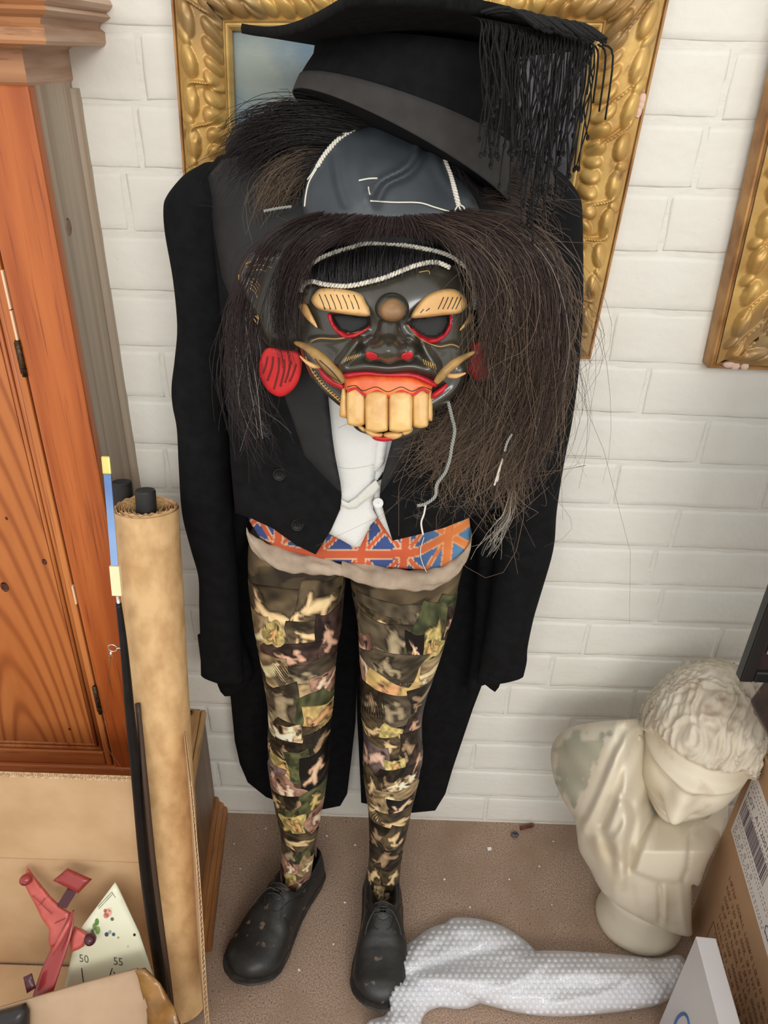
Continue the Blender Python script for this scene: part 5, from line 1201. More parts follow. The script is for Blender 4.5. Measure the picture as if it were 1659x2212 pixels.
for b_, cs_ in ((b1, [((x, 636 + (x - 690) * 0.02), (x + 8, 655), (x + 12, 668)) for x in (690, 702, 714, 727, 740, 752, 764)]), (b2_, [((x, 642), (x - 6, 656), (x - 12, 668)) for x in (958, 968, 978, 988, 996)] + [((915, 668), (908, 676)), ((928, 666), (920, 672))])):
    mb = MB()
    for s_ in cs_: mb.add(*ptube(list(s_), lambda x, y, h: onM(x, y, h), r=0.0007, h=0.0152) if False else tube(MF_(np.array([q[0] for q in s_], float), np.array([q[1] for q in s_], float), np.array([0.040 * math.sqrt(max(0, 1 - (1 - min(1, float(pdist(np.array([q], float), FO)[0]) / 150)) ** 2)) + 0.0146 for q in s_])), 0.0007, 5))
    mb.build('carved_hair_line', M_ink, b_)
onface('boss_ring', [(847 + 37 * math.cos(k), 666 + 35 * math.sin(k)) for k in np.linspace(0, 6.28, 14, endpoint=False)], M_mask, 0.009, 16, 0.006, step=5)
onface('boss', [(847 + 28 * math.cos(k), 670 + 26 * math.sin(k)) for k in np.linspace(0, 6.28, 14, endpoint=False)], M_bron, 0.009, 24, 0.013, step=4)
onface('temple_wedge', [(646, 662), (660, 656), (672, 676), (686, 707), (680, 705), (660, 686)], M_tan, 0.004, 6, 0.006)
onface('temple_wedge', [(1008, 690), (1018, 678), (1020, 690), (1004, 708), (992, 714)], M_goldp, 0.003, 5, 0.004)
NO = [(820, 690), (840, 686), (860, 690), (868, 712), (880, 730), (896, 742), (904, 760), (898, 778), (882, 787), (862, 784), (840, 790), (818, 784), (798, 786), (784, 776), (780, 758), (788, 742), (802, 730), (812, 712)]
def smooth_face(x, y):
    return 0.040 * np.sqrt(np.clip(1 - (1 - np.clip(np.where(inside(np.c_[x, y], FO), pdist(np.c_[x, y], FO), 0) / 150, 0, 1)) ** 2, 0, 1))
def nose_h(d, Q):
    x, y = Q[:, 0], Q[:, 1]
    dome = lambda cx, cy, rx, ry, hh: hh * np.sqrt(np.clip(1 - ((x - cx) / rx) ** 2 - ((y - cy) / ry) ** 2, 0, 1))
    br = np.interp(y, [686, 720, 760, 790], [0.010, 0.017, 0.024, 0.012]) * np.exp(-((x - 839) / 30.0) ** 2)
    p_ = 4.0
    h = (br ** p_ + dome(838, 757, 42, 36, 0.036) ** p_ + dome(797, 759, 27, 29, 0.025) ** p_ + dome(887, 759, 27, 29, 0.025) ** p_) ** (1 / p_)
    return h * np.clip(d / 9, 0, 1) ** 0.6 + 0.003
Mno = lambda x, y, h: MF_(x, y, smooth_face(x, y) + h)
nz_ = sheet('nose', NO, Mno, M_mask, mk, front=nose_h, back=0.004, step=3.2)
for cx_, sg_ in ((802, 1), (880, -1)):
    el_ = [(cx_ + 14 * math.cos(k) , 769 + 8.5 * math.sin(k) + 2.5 * sg_ * math.cos(k)) for k in np.linspace(0, 6.2832, 12, endpoint=False)]
    Mn2 = lambda x, y, h: Mno(x, y, nose_h(pdist(np.c_[x, y], np.array(NO, float)), np.c_[x, y]) + h)
    sheet('nostril', el_, Mn2, M_redl, nz_, front=lambda d, Q: 0.0010 + 0 * d, back=0.002, step=3)
# mouth
Mm = yM(lambda x, y: Ymask(x, y) - 0.036 - 0.006 * np.cos((x - 840) / 100 * 1.4))
GUM = [(742, 815), (790, 810), (840, 812), (890, 814), (936, 832), (930, 846), (925, 852), (910, 846), (895, 858), (888, 860), (868, 852), (842, 862), (838, 862), (815, 852), (795, 860), (788, 858), (770, 846), (752, 850), (745, 838)]
sheet('gum', GUM, Mm, M_orange, mk, front=pillow(0.005, 14), back=0.02, step=5, smooth=False)
sheet('lip', [(740, 806), (790, 801), (840, 806), (890, 804), (940, 824), (938, 836), (890, 818), (840, 815), (790, 813), (742, 819)], Mm, M_redl, mk, front=pillow(0.008, 7), back=0.02, step=5)
gl = MB()
gl.add(*ptube([(750, 836), (768, 833), (784, 844), (812, 836), (838, 846), (866, 836), (890, 845), (912, 836), (932, 842)], Mm, r=0.0005, h=0.0048)); gl.build('gum_line', M_ink, mk)
ge = MB(); ge.add(*ptube([(750, 846), (769, 838), (790, 854), (815, 845), (840, 857), (866, 845), (891, 853), (912, 840), (926, 849)], Mm, r=0.0013, h=0.0040)); ge.build('gum_edge', M_redl, mk)
sheet('lower_lip', [(800, 935), (830, 942), (862, 936), (856, 948), (832, 954), (808, 950)], yM(lambda x, y: Ymask(x, y) - 0.03), M_redl, mk, front=pillow(0.008, 8), back=0.02, step=4)
sheet('mouth_corner', [(683, 786), (700, 800), (722, 818), (745, 832), (742, 850), (738, 842), (715, 832), (695, 815)], yM(lambda x, y: Ymask(x, y) - 0.028), M_redl, mk, front=pillow(0.004, 7), back=0.01, step=4)
sheet('mouth_corner', [(934, 850), (950, 838), (966, 828), (962, 842), (950, 854), (934, 862)], yM(lambda x, y: Ymask(x, y) - 0.034), M_redl, mk, front=pillow(0.004, 7), back=0.01, step=4)
sheet('chin', [(752, 880), (930, 880), (918, 925), (880, 945), (832, 950), (795, 940), (764, 922)], yM(lambda x, y: Ymask(x, y) - 0.012), M_mask, mk, front=pillow(0.014, 30), back=0.006, step=8)
def tooth(out, Yo, H, w_, step=4): return sheet('tooth', out, yM(lambda x, y: Ymask(x, y) - Yo), M_tooth, mk, front=lambda d, Q: pillow(H * 0.55, w_ * 0.75)(d, Q) + 0.0016 * np.clip(d / 20, 0, 1), back=0.014, step=step)
for (x0, x1, y0, y1, Yo, arch) in ((750, 789, 839, 921, .036, 10), (790, 838, 845, 934, .042, 12), (840, 890, 846, 934, .042, 12), (891, 925, 842, 925, .036, 10)):
    cxm = (x0 + x1) / 2
    x0 -= 0.8; x1 += 0.8
    tooth([(x0, y0 + arch * 0.9), (x0 + 6, y0 + 2), (cxm, y0 - 1), (x1 - 6, y0 + 2), (x1, y0 + arch * 0.9), (x1 + 0.5, (y0 + y1) / 2), (x1 - 0.5, y1 - 10), (x1 - 4, y1 - 3), (cxm, y1), (x0 + 4, y1 - 3), (x0 + .5, y1 - 10), (x0 - .5, (y0 + y1) / 2)], Yo, 0.010, 7, 3.2)
tooth([(741, 832), (748, 845), (751, 880), (750, 902), (738, 901), (733, 897), (735, 870)], .030, 0.006, 7)
tooth([(924, 846), (932, 840), (934, 870), (934, 906), (928, 909), (920, 900)], .030, 0.006, 6)
for o_ in ([(789, 924), (815, 934), (827, 936), (824, 944), (808, 946), (792, 936)], [(829, 936), (845, 932), (869, 936), (862, 946), (842, 950), (830, 944)], [(868, 934), (880, 926), (892, 924), (888, 934), (874, 940)], [(772, 918), (786, 922), (790, 932), (780, 930)]): tooth(o_, .034, 0.006, 7, 3)
# tusks
def tusk(pts, r): 
    q_ = ccr(np.array(pts, float), 8); p_ = P(q_[:, 0], q_[:, 1], Ymask(q_[:, 0], q_[:, 1]) - q_[:, 2]); n = len(p_)
    return tube(p_, r * np.interp(np.linspace(0, 1, n), [0, .06, .5, .85, 1], [.22, .38, .95, .9, .6]), 12)
M_tusk = mat('olive_gilt_tusk', c(176, 140, 80), 0.42, col2=c(124, 92, 48), scale=36, bump=0.1, bscale=80)
obj('tusk', *tusk([(637, 740, .040), (665, 752, .050), (695, 777, .056), (720, 803, .056), (740, 824, .050)], 0.0060), M_tusk, mk)
obj('tusk', *tusk([(1025, 760, .046), (995, 776, .052), (965, 799, .056), (942, 826, .052)], 0.0044), M_tusk, mk)
tl2 = MB(); tl2.add(*ptube([(690, 778), (715, 800), (738, 828)], yM(lambda x, y: Ymask(x, y) - 0.062), r=0.0005)); tl2.add(*ptube([(680, 775), (705, 806), (735, 825)], yM(lambda x, y: Ymask(x, y) - 0.061), r=0.0005)); tl2.build('tusk_line', M_ink, mk)
obj('small_tusk', *tusk([(648, 769, .045), (662, 782, .05), (680, 791, .05), (696, 790, .045)], 0.0022), M_tan, mk)
obj('small_tusk', *tusk([(1006, 806, .040), (985, 812, .044), (966, 811, .045)], 0.0025), M_tan, mk)
# gold painted dashes on cheeks and jaw
mb = MB()
for i in range(6): mb.add(*ptube([(744 + i * 5, 782 - i * 2), (749 + i * 5, 772 - i * 1.6)], Mface, r=0.0006, h=0.0008))
for i in range(6): mb.add(*ptube([(914 + i * 5, 776 + i * 2.2), (917 + i * 5, 787 + i * 2.2)], Mface, r=0.0006, h=0.0008))
for i in range(14):
    t_ = i / 13; x = 671 + 62 * t_ ** 1.1; y = 796 + 72 * t_ ** 0.8; mb.add(*ptube([(x, y), (x + 7, y - 3)], Mface, r=0.0006, h=0.0008))
for l_ in ([(672, 738), (690, 731), (730, 732), (765, 724), (795, 710)], [(880, 702), (905, 730), (945, 748), (975, 744), (992, 750)], [(660, 770), (672, 798), (700, 835), (735, 868)], [(905, 588), (925, 585), (928, 592)], [(750, 720), (770, 718), (790, 712)]): mb.add(*ptube(l_, Mface, r=0.0005, h=0.0008))
mb.build('gold_line', M_goldp, mk)
# ears with gold strokes, and red flaps
ME = yM(lambda x, y: -0.236 + 0 * x)
er = sheet('ear', [(514, 595), (527, 560), (546, 543), (600, 540), (650, 552), (660, 650), (652, 760), (600, 758), (572, 745), (552, 700), (530, 650)], ME, M_mask, mk, front=pillow(0.010, 24), back=0.006, step=8)
er2 = sheet('ear', [(1015, 600), (1060, 580), (1090, 600), (1090, 680), (1070, 745), (1030, 755), (1012, 700)], ME, M_mask, mk, front=pillow(0.010, 24), back=0.006, step=9)
mb = MB()
for l_ in ([(532, 570), (560, 560), (590, 562)], [(530, 578), (560, 572), (588, 578)], [(540, 586), (560, 582), (575, 586)], [(534, 612), (548, 618), (556, 630)], [(538, 606), (552, 614), (560, 626)], [(540, 622), (552, 632), (556, 644)], [(545, 600), (556, 610), (563, 620)], [(551, 682), (558, 690), (556, 700)], [(556, 680), (560, 690)], [(548, 688), (553, 696)], [(516, 592), (516, 604)]): mb.add(*ptube(l_, ME, r=0.0007, h=0.0095))
mb.build('gold_stroke', M_goldp, er)
FL = [(560, 787), (566, 766), (580, 751), (612, 756), (649, 764), (650, 806), (635, 839), (607, 857), (579, 844), (562, 815)]
fl1 = sheet('ear_flap', FL, yM(lambda x, y: -0.262 - 0.0001 * (x - 600)), M_redflap, mk, front=pillow(0.0025, 8), back=0.002, step=6)
fl2 = sheet('ear_flap', [(1009, 787), (1014, 750), (1030, 738), (1065, 742), (1076, 775), (1060, 815), (1038, 825), (1020, 814)], yM(-0.268), M_redflap, mk, front=pillow(0.0025, 8), back=0.002, step=6)
mb = MB()
for l_ in ([(578, 770), (574, 790), (568, 806)], [(590, 770), (588, 792), (578, 822)], [(602, 772), (602, 800), (592, 840)], [(614, 776), (614, 800), (606, 834)], [(628, 780), (624, 800), (616, 826)], [(640, 786), (634, 806), (626, 824)]): mb.add(*ptube(l_, yM(lambda x, y: -0.262 - 0.0001 * (x - 600)), r=0.0012, h=0.0022))
mb.build('painted_vein', M_darkred, fl1)
# hood cloth behind the mask
M_hood = mat('slate_black_leathercloth', c(70, 76, 81), 0.5, col2=c(54, 59, 64), scale=14, bump=0.2, bscale=40, spec=0.45, extra=[(c(30, 32, 34), 22, (1, 1, 1), 0.66, 0.78)])
def Yh(x, y): return -0.196 - 0.052 * np.clip((y - 260) / 210, -0.3, 1)
HO = [(655, 452), (660, 400), (678, 350), (710, 306), (748, 276), (790, 262), (838, 256), (900, 283), (955, 320), (985, 378), (1020, 420), (1036, 470), (1000, 520), (850, 540), (700, 520)]
hoodM = yM(Yh)
def hoodh(d, Q): return pillow(0.030, 110)(d, Q) + ridge(Q, [(905, 290), (898, 330), (870, 365), (820, 392), (800, 420)], 7, 0.008) - ridge(Q, [(920, 300), (912, 340), (885, 375), (835, 400), (815, 440)], 8, 0.007) - ridge(Q, [(722, 330), (730, 390), (745, 440)], 10, 0.004) + ridge(Q, [(780, 300), (775, 370), (790, 430)], 16, 0.003) + ridge(Q, [(940, 330), (960, 380), (1000, 430)], 12, 0.004) + 0.0012 * sn(Q[:, 0] * .03, Q[:, 1] * .03, 61)
hd = sheet('hood', HO, hoodM, M_hood, mk, front=hoodh, back=0.03, step=7)
HOp = resample(ccr(HO, 6, True), 7)
def Mhood(x, y, h): Q = np.c_[x, y]; return hoodM(x, y, hoodh(np.where(inside(Q, HOp), pdist(Q, HOp), 0), Q) + h)
for pts in ([(836, 259), (800, 264), (770, 276)], [(768, 278), (735, 298), (705, 330), (685, 362)], [(955, 324), (962, 350), (972, 376), (982, 410), (990, 442)]):
    cord(pts, Mhood, 0.0018, 0.0064, 0.001).build('cord_stitching', M_string, hd)
for l_ in ([(684, 364), (668, 392), (661, 420), (658, 446)], [(775, 390), (795, 386), (815, 385)], [(796, 404), (797, 412), (799, 420)], [(800, 434), (850, 437), (905, 438), (940, 448), (970, 457)], [(990, 442), (984, 452), (982, 458)], [(990, 442), (994, 452), (998, 460)], [(988, 440), (1000, 446), (1004, 452)], [(690, 345), (676, 372), (664, 388)]): obj('thread', *ptube(l_, Mhood, r=0.0008, h=0.0014, seg=5), M_string, hd)
# blanket-stitched band on the forehead
ST1 = [(650, 630), (655, 600), (664, 580), (685, 562), (720, 546), (760, 534), (790, 526), (850, 527), (920, 538), (960, 548), (985, 560), (1008, 578), (1020, 605), (1026, 640), (1026, 668)]
ST2 = [(648, 628), (660, 612), (676, 608), (700, 614), (740, 618), (770, 615), (800, 608), (830, 600), (860, 588), (890, 576), (920, 568), (945, 567), (972, 578)]
MFs = yM(lambda x, y: Ymask(x, y) - 0.034)
def Mfs(x, y, h):
    k = 0.040 * np.sqrt(np.clip(1 - (1 - np.clip(np.where(inside(np.c_[x, y], FO), pdist(np.c_[x, y], FO), 0) / 150, 0, 1)) ** 2, 0, 1))
    return MF_(x, y, k + 0.007 + h)
cord(ST1[:12], Mfs, 0.0017, 0.0064, 0.0055).build('cord_stitching', M_string, mk)
cord(ST1[11:], Mfs, 0.0016, 0.0060, 0.001).build('cord_stitching', M_gstring, mk)
cord(ST2, Mfs, 0.0017, 0.0064, 0.003).build('cord_stitching', M_string, mk)
M_hair = mat('dark_horsehair', (1, 1, 1, 1), 0.5, attr='col', spec=0.35)
sheet('forehead_pelt', [(655, 612), (662, 585), (700, 558), (760, 538), (800, 530), (860, 530), (930, 543), (985, 566), (960, 572), (920, 572), (870, 590), (800, 612), (740, 622), (690, 616)], Mfs, mat('pelt_skin', c(30, 28, 28), 0.7), mk, front=lambda d, Q: d * 0 - 0.003, back=0.003, step=8)

# ---------------------------------------------------------------- hair
dkr, dkb, brn, tip, blk = lin((46, 33, 32)), lin((36, 28, 28)), lin((92, 76, 64)), lin((120, 102, 84)), lin((30, 27, 28))
gry = lin((176, 172, 164))
def g_(Y, pts):
    n = len(pts); Ys = np.broadcast_to(np.asarray(Y, float), (n,)) if np.ndim(Y) == 0 else np.interp(np.linspace(0, 1, n), np.linspace(0, 1, len(Y)), Y)
    return [(x, y, Yv) for (x, y), Yv in zip(pts, Ys)]
YL = [-0.262, -0.296, -0.300, -0.294, -0.288, -0.28]
lft = [g_([-.264, -.306, -.312, -.308, -.30], [(845, 474), (740, 500), (676, 540), (642, 610), (632, 690), (640, 760)]),
       g_(YL, [(820, 470), (730, 496), (662, 546), (628, 620), (610, 700), (640, 800)]),
       g_(YL, [(780, 466), (700, 494), (640, 548), (612, 620), (600, 690), (610, 770)]),
       g_(YL, [(750, 463), (672, 490), (620, 545), (598, 620), (588, 690), (590, 740)])]
lout = [g_(YL, [(740, 462), (650, 488), (590, 540), (556, 620), (530, 720), (515, 820), (545, 950)]),
       g_(YL, [(690, 462), (620, 488), (560, 540), (526, 600), (502, 700), (500, 800), (530, 920)])]
lside = [g_([-.24, -.235, -.262, -.262], [(610, 560), (562, 660), (545, 760), (556, 870), (600, 980)]), g_([-.24, -.235, -.262, -.262], [(590, 545), (535, 660), (522, 770), (530, 880), (570, 1000)]), g_([-.24, -.235, -.262, -.262], [(570, 540), (515, 650), (500, 760), (510, 870), (545, 1010)])]
YR = [-0.262, -0.300, -0.305, -0.298, -0.29]
rgt = [g_([-.264, -.306, -.312, -.308, -.30], [(855, 474), (940, 494), (1000, 536), (1036, 610), (1046, 720), (1040, 830), (1000, 920)]),
       g_(YR, [(880, 470), (980, 496), (1060, 550), (1096, 650), (1094, 780), (1066, 890), (1010, 970)]),
       g_(YR, [(920, 464), (1020, 488), (1108, 546), (1144, 650), (1140, 790), (1110, 910), (1050, 1010)]),
       g_(YR, [(960, 462), (1060, 484), (1148, 542), (1180, 645), (1180, 780), (1155, 930), (1095, 1070)]),
       g_(YR, [(1000, 464), (1110, 490), (1182, 552), (1207, 655), (1204, 780), (1178, 910), (1120, 1060)]),
       g_(YR, [(1010, 470), (1130, 505), (1198, 578), (1215, 690), (1210, 790), (1184, 890), (1150, 980)])]
top = [g_(-.272, [(700, 462), (660, 486), (616, 520)]), g_(-.284, [(770, 464), (735, 488), (696, 534)]), g_(-.290, [(850, 468), (848, 492), (842, 517)]), g_(-.284, [(930, 464), (958, 486), (988, 530)]), g_(-.272, [(1020, 468), (1060, 492), (1110, 530)])]
low = [g_([-.285, -.28, -.265], [(1010, 820), (985, 880), (945, 925), (905, 965)]), g_([-.285, -.28, -.265], [(1050, 840), (1010, 910), (955, 955), (900, 1010)]), g_([-.285, -.28, -.265], [(1080, 870), (1045, 950), (985, 1005), (950, 1070)]), g_([-.285, -.28, -.265], [(1120, 880), (1095, 980), (1075, 1040), (1095, 1120)]), g_([-.285, -.28, -.265], [(1160, 880), (1140, 960), (1115, 1040), (1105, 1110)])]
lst = [g_(-.268, [(1115, 1060), (1105, 1110), (1085, 1150), (1055, 1205)]), g_(-.268, [(1105, 1060), (1095, 1110), (1076, 1140), (1062, 1180)])]
hair('mane', [(lft, 420, 8, 20, dkr * 1.3, dkb, .00036, .5), (lout, 60, 10, 34, dkr * 1.2, dkb * 1.5, .00034, .5), (lside, 240, 12, 40, dkb * 1.2, dkb * 2.2, .00034, .4), (rgt, 1050, 9, 28, dkr * 1.1, (dkr + brn) * .42, .00036, .5), (rgt, 420, 18, 95, dkr * 1.3, tip, .00032, .55), (top, 620, 7, 7, dkr * 1.1, dkr, .00036, .82), (low, 900, 14, 60, dkr * 1.6, tip * 1.1, .00034, .4), (lst, 30, 6, 16, tip, gry, .00038, .8), (rgt, 26, 14, 40, tip, gry * .8, .0003, .6), (lside, 14, 12, 60, tip * .8, gry * .7, .0003, .7), (lft, 12, 8, 26, tip * .8, gry * .6, .0003, .6)], M_hair, mk, label='long dark brown horsehair mane, tangled on one side')
back_hair = mat('hair_mass', c(34, 26, 25), 0.7, col2=c(22, 17, 17), scale=60, stretch=(4, 4, 1), bump=0.4, bscale=120, bstretch=(5, 5, 0.6))
sheet('hair_mass', [(860, 468), (960, 468), (1070, 492), (1150, 545), (1190, 640), (1196, 740), (1178, 850), (1140, 930), (1110, 1000), (1085, 1010), (1070, 940), (1040, 900), (1050, 800), (1050, 700), (1035, 620), (985, 560), (920, 515), (860, 500)], yM(-0.262), back_hair, mk, front=pillow(0.026, 45), back=0.008, step=11)
sheet('hair_mass', [(850, 468), (760, 464), (690, 470), (640, 506), (608, 556), (604, 600), (616, 650), (634, 610), (656, 566), (710, 524), (790, 506), (850, 500)], yM(-0.262), back_hair, mk, front=pillow(0.022, 28), back=0.008, step=9)
sheet('hair_mass', [(760, 468), (850, 462), (940, 466), (1010, 496), (1000, 534), (930, 522), (850, 514), (770, 520), (690, 540), (690, 496)], yM(-0.262), back_hair, mk, front=pillow(0.022, 20), back=0.008, step=9)
fgs = []
for i in range(9):
    x = 662 + i * 36; yb = float(np.interp(x, [p[0] for p in ST2[1:]], [p[1] for p in ST2[1:]])); yt = float(np.interp(x, [p[0] for p in ST1[1:12]], [p[1] for p in ST1[1:12]]))
    kk = lambda xx, yy: float(Ymask(xx, yy)) - 0.040 * math.sqrt(max(0, 1 - (1 - min(1, float(pdist(np.array([[xx, yy]], float), FO)[0]) / 150)) ** 2)) - 0.0095
    fgs.append([(x, yt + 6, kk(x, yt + 6)), (x - 1, (yt + yb) / 2, kk(x, (yt + yb) / 2) - 0.002), (x - 2, yb + 8, kk(x, yb + 6))])
hair('forehead_hair', [(fgs, 620, 5, 4, blk, lin((70, 66, 68)), .0003, .75)], M_hair, mk, K=8)
YH = [-0.215, -0.222, -0.215, -0.205]
hl = [g_(YH, [(836, 258), (760, 238), (660, 228), (570, 240), (500, 275), (470, 310)]), g_(YH, [(790, 268), (710, 252), (620, 250), (540, 275), (488, 320)]), g_(YH, [(750, 284), (680, 276), (600, 285), (530, 325), (490, 380)]), g_(YH, [(712, 312), (650, 308), (580, 335), (530, 390), (515, 440)])]
hl2 = [g_(YH, [(705, 320), (640, 325), (585, 360), (550, 420), (545, 470)]), g_(YH, [(685, 350), (640, 360), (600, 400), (575, 450), (590, 480)]), g_(YH, [(668, 390), (640, 405), (620, 440), (625, 470)])]
hr = [g_(-.20, [(1040, 360), (1110, 350), (1180, 365), (1240, 420)]), g_(-.205, [(1050, 400), (1110, 400), (1165, 430), (1215, 490)]), g_(-.21, [(1035, 440), (1090, 450), (1140, 490), (1190, 550)])]
hrb = [g_(-.225, [(965, 320), (975, 350), (990, 385)]), g_(-.225, [(985, 350), (1000, 385), (1020, 425)]), g_(-.225, [(1000, 385), (1025, 420), (1040, 450)])]
hair('hood_hair', [(hl, 620, 9, 30, blk, dkb, .00036, .55), (hl2, 330, 10, 26, dkb, tip, .00034, .5), (hr, 130, 12, 26, dkr, brn, .00034, .5), (hrb, 110, 8, 8, blk, dkb, .00034, .6)], M_hair, mk, label='dark hair fringe sewn along the hood seam')
sheet('hair_mass', [(830, 252), (740, 232), (650, 230), (560, 250), (500, 285), (488, 330), (540, 330), (600, 310), (660, 315), (690, 350), (730, 300), (790, 266)], yM(-0.185), back_hair, mk, front=pillow(0.022, 26), back=0.008, step=9)
for pts, m_ in (([(968, 868), (976, 900), (982, 930), (976, 965), (972, 990), (962, 1020), (944, 1046), (940, 1072), (920, 1088), (902, 1092)], M_gstring), ([(1106, 645), (1102, 690), (1092, 740)], M_gstring), ([(570, 456), (600, 450), (630, 446)], M_gstring), ([(1106, 938), (1096, 955), (1090, 975)], M_gstring)):
    cord(pts, yM(-0.3 if pts[0][1] > 500 else -0.245), 0.0014 if len(pts) > 5 else 0.0010, 0.0062).build('braided_string', m_, mk)
for l_ in ([(920, 1088), (916, 1110), (910, 1130), (914, 1155)], [(1085, 990), (1080, 1010), (1074, 1040)], [(1086, 992), (1076, 1020), (1068, 1048)]): obj('string_end', *ptube(l_, yM(-0.285), r=0.0011, seg=5), M_string, mk)
# ================================================================ plaster bust
M_plas = mat('aged_plaster', c(214, 204, 184), 0.62, col2=c(198, 185, 162), scale=9, lo=0.4, hi=0.75, bump=0.15, bscale=70, spec=0.3, extra=[(c(172, 148, 120), 16, (1, 1, 1), 0.62, 0.8)])
M_plast = mat('grey_stained_plaster', c(176, 172, 152), 0.7, col2=c(140, 138, 122), scale=16, bump=0.2, bscale=60)
M_plash = mat('grubby_plaster_hair', c(208, 198, 180), 0.65, col2=c(184, 170, 150), scale=16, bump=0.3, bscale=60, extra=[(c(150, 124, 104), 22, (1, 1, 1), 0.60, 0.75)])
bu = thing('plaster_bust', 'cream plaster bust of a curly haired man in draped cloth, against the wall', 'bust', (0.48, -0.19, 0.0))
Yb0 = lambda x, y: -0.165 + 0.095 * np.clip((x - 1350) / 70.0, 0, 1) * np.clip((1840 - y) / 110.0, 0, 1) - 0.00020 * np.clip(y - 1560, 0, 460) + 0.06 * np.clip((1330 - x) / 140.0, 0, 1)
TO = [(1190, 1640), (1193, 1610), (1210, 1585), (1245, 1567), (1320, 1557), (1400, 1556), (1480, 1590), (1560, 1680), (1572, 1770), (1545, 1830), (1526, 1870), (1510, 1913), (1494, 1914), (1494, 1990), (1492, 2022), (1450, 2014), (1400, 1993), (1340, 1960), (1300, 1925), (1276, 1880), (1252, 1838), (1246, 1800), (1240, 1770), (1215, 1725), (1196, 1680)]
FOLD = [(l_, w_ * 1.35, a_) for l_, w_, a_ in [([(1392, 1562), (1350, 1600), (1310, 1680), (1280, 1750), (1256, 1795)], 9, .010), ([(1350, 1575), (1318, 1640), (1290, 1710), (1262, 1765)], 7, -.007), ([(1400, 1590), (1370, 1660), (1345, 1720), (1318, 1790)], 8, .009), ([(1378, 1590), (1345, 1660), (1320, 1730), (1300, 1780)], 6, -.008), ([(1422, 1640), (1396, 1700), (1365, 1760), (1330, 1810)], 9, .008), ([(1350, 1724), (1366, 1740), (1370, 1780), (1362, 1830), (1358, 1880)], 7, -.009), ([(1342, 1740), (1348, 1780), (1340, 1830), (1345, 1900)], 9, .008), ([(1430, 1720), (1400, 1770), (1380, 1830), (1368, 1870)], 6, -.007), ([(1300, 1800), (1320, 1850), (1350, 1860), (1362, 1840)], 9, -.006), ([(1290, 1820), (1300, 1870), (1330, 1920)], 12, .006), ([(1358, 1900), (1368, 1950), (1378, 1985)], 8, -.005), ([(1425, 1915), (1427, 1950), (1426, 1995)], 4, -.008), ([(1434, 1915), (1436, 1960), (1434, 2000)], 5, .004), ([(1470, 1915), (1474, 1960), (1482, 2010)], 6, .003), ([(1490, 1810), (1486, 1860), (1476, 1900)], 4, -.004)]]
TOp = resample(ccr(TO, 6, True), 8)
def inflate(Q, poly, k, N=70, it=700):
    x0, y0 = poly.min(0) - 4; x1, y1 = poly.max(0) + 4
    gx = np.linspace(x0, x1, N); gy = np.linspace(y0, y1, N); X, Y = np.meshgrid(gx, gy)
    ins = inside(np.c_[X.ravel(), Y.ravel()], poly).reshape(N, N)
    hx_ = (x1 - x0) / N; hy_ = (y1 - y0) / N; u = np.zeros((N, N))
    for _ in range(it):
        u2 = ((np.roll(u, 1, 1) + np.roll(u, -1, 1)) / hx_ ** 2 + (np.roll(u, 1, 0) + np.roll(u, -1, 0)) / hy_ ** 2 + 1) / (2 / hx_ ** 2 + 2 / hy_ ** 2)
        u = np.where(ins, u2, 0)
    s = k * np.sqrt(np.clip(u, 0, None))
    fx_ = np.clip((Q[:, 0] - x0) / (x1 - x0) * (N - 1), 0, N - 1.001); fy_ = np.clip((Q[:, 1] - y0) / (y1 - y0) * (N - 1), 0, N - 1.001)
    i, j = fx_.astype(int), fy_.astype(int); a, b = fx_ - i, fy_ - j
    return s[j, i] * (1 - a) * (1 - b) + s[j, i + 1] * a * (1 - b) + s[j + 1, i] * (1 - a) * b + s[j + 1, i + 1] * a * b
def torso_h(d, Q):
    h = inflate(Q, TOp, 0.00085)
    e = np.clip(d / 18, 0, 1)
    for l_, w_, a_ in FOLD: h = h + ridge(Q, l_, w_, a_) * e
    x, y = Q[:, 0], Q[:, 1]
    # chest flap standing proud with a straight lower hem
    fp_ = np.array([(1428, 1730), (1400, 1790), (1362, 1878), (1375, 1890), (1420, 1906), (1472, 1910), (1486, 1880), (1494, 1800), (1520, 1780), (1500, 1700)], float)
    dd = pdist(Q, fp_); h = h + np.where(inside(Q, fp_), 0.008 * np.clip(dd / 9, 0, 1) ** 0.7, 0)
    return h
Mb = yM(Yb0)
ST = [(1196, 1625), (1212, 1596), (1250, 1585), (1290, 1588), (1312, 1590), (1290, 1625), (1275, 1660), (1262, 1700), (1236, 1740), (1218, 1715), (1202, 1675)]
def torcol(Q, d):
    x, y = Q[:, 0], Q[:, 1]
    sd = np.where(inside(Q, np.array(ST, float)), 1, -1) * pdist(Q, np.array(ST, float))
    k = np.clip((sd + 10 * sn(x * .06, y * .06, 401) + 7 * sn(x * .2, y * .2, 402)) / 6 + .5, 0, 1)[:, None]
    base = lin((214, 204, 184)) * (1 + 0.06 * sn(x * .02, y * .02, 405))[:, None]
    return base * (1 - k) + lin((168, 166, 148)) * (1 + 0.22 * sn(x * .08, y * .12, 403))[:, None] * k
M_plasv = mat('aged_plaster_stained', (1, 1, 1, 1), 0.62, attr='col', bump=0.15, bscale=70, spec=0.3, col2=c(190, 172, 142), scale=10, lo=0.5, hi=0.85)
tor = sheet('draped_torso', TO, Mb, M_plasv, bu, front=torso_h, back=lambda d, Q: 0.05 * np.sqrt(np.clip(d / 80, 0, 1)), step=5, colf=torcol)
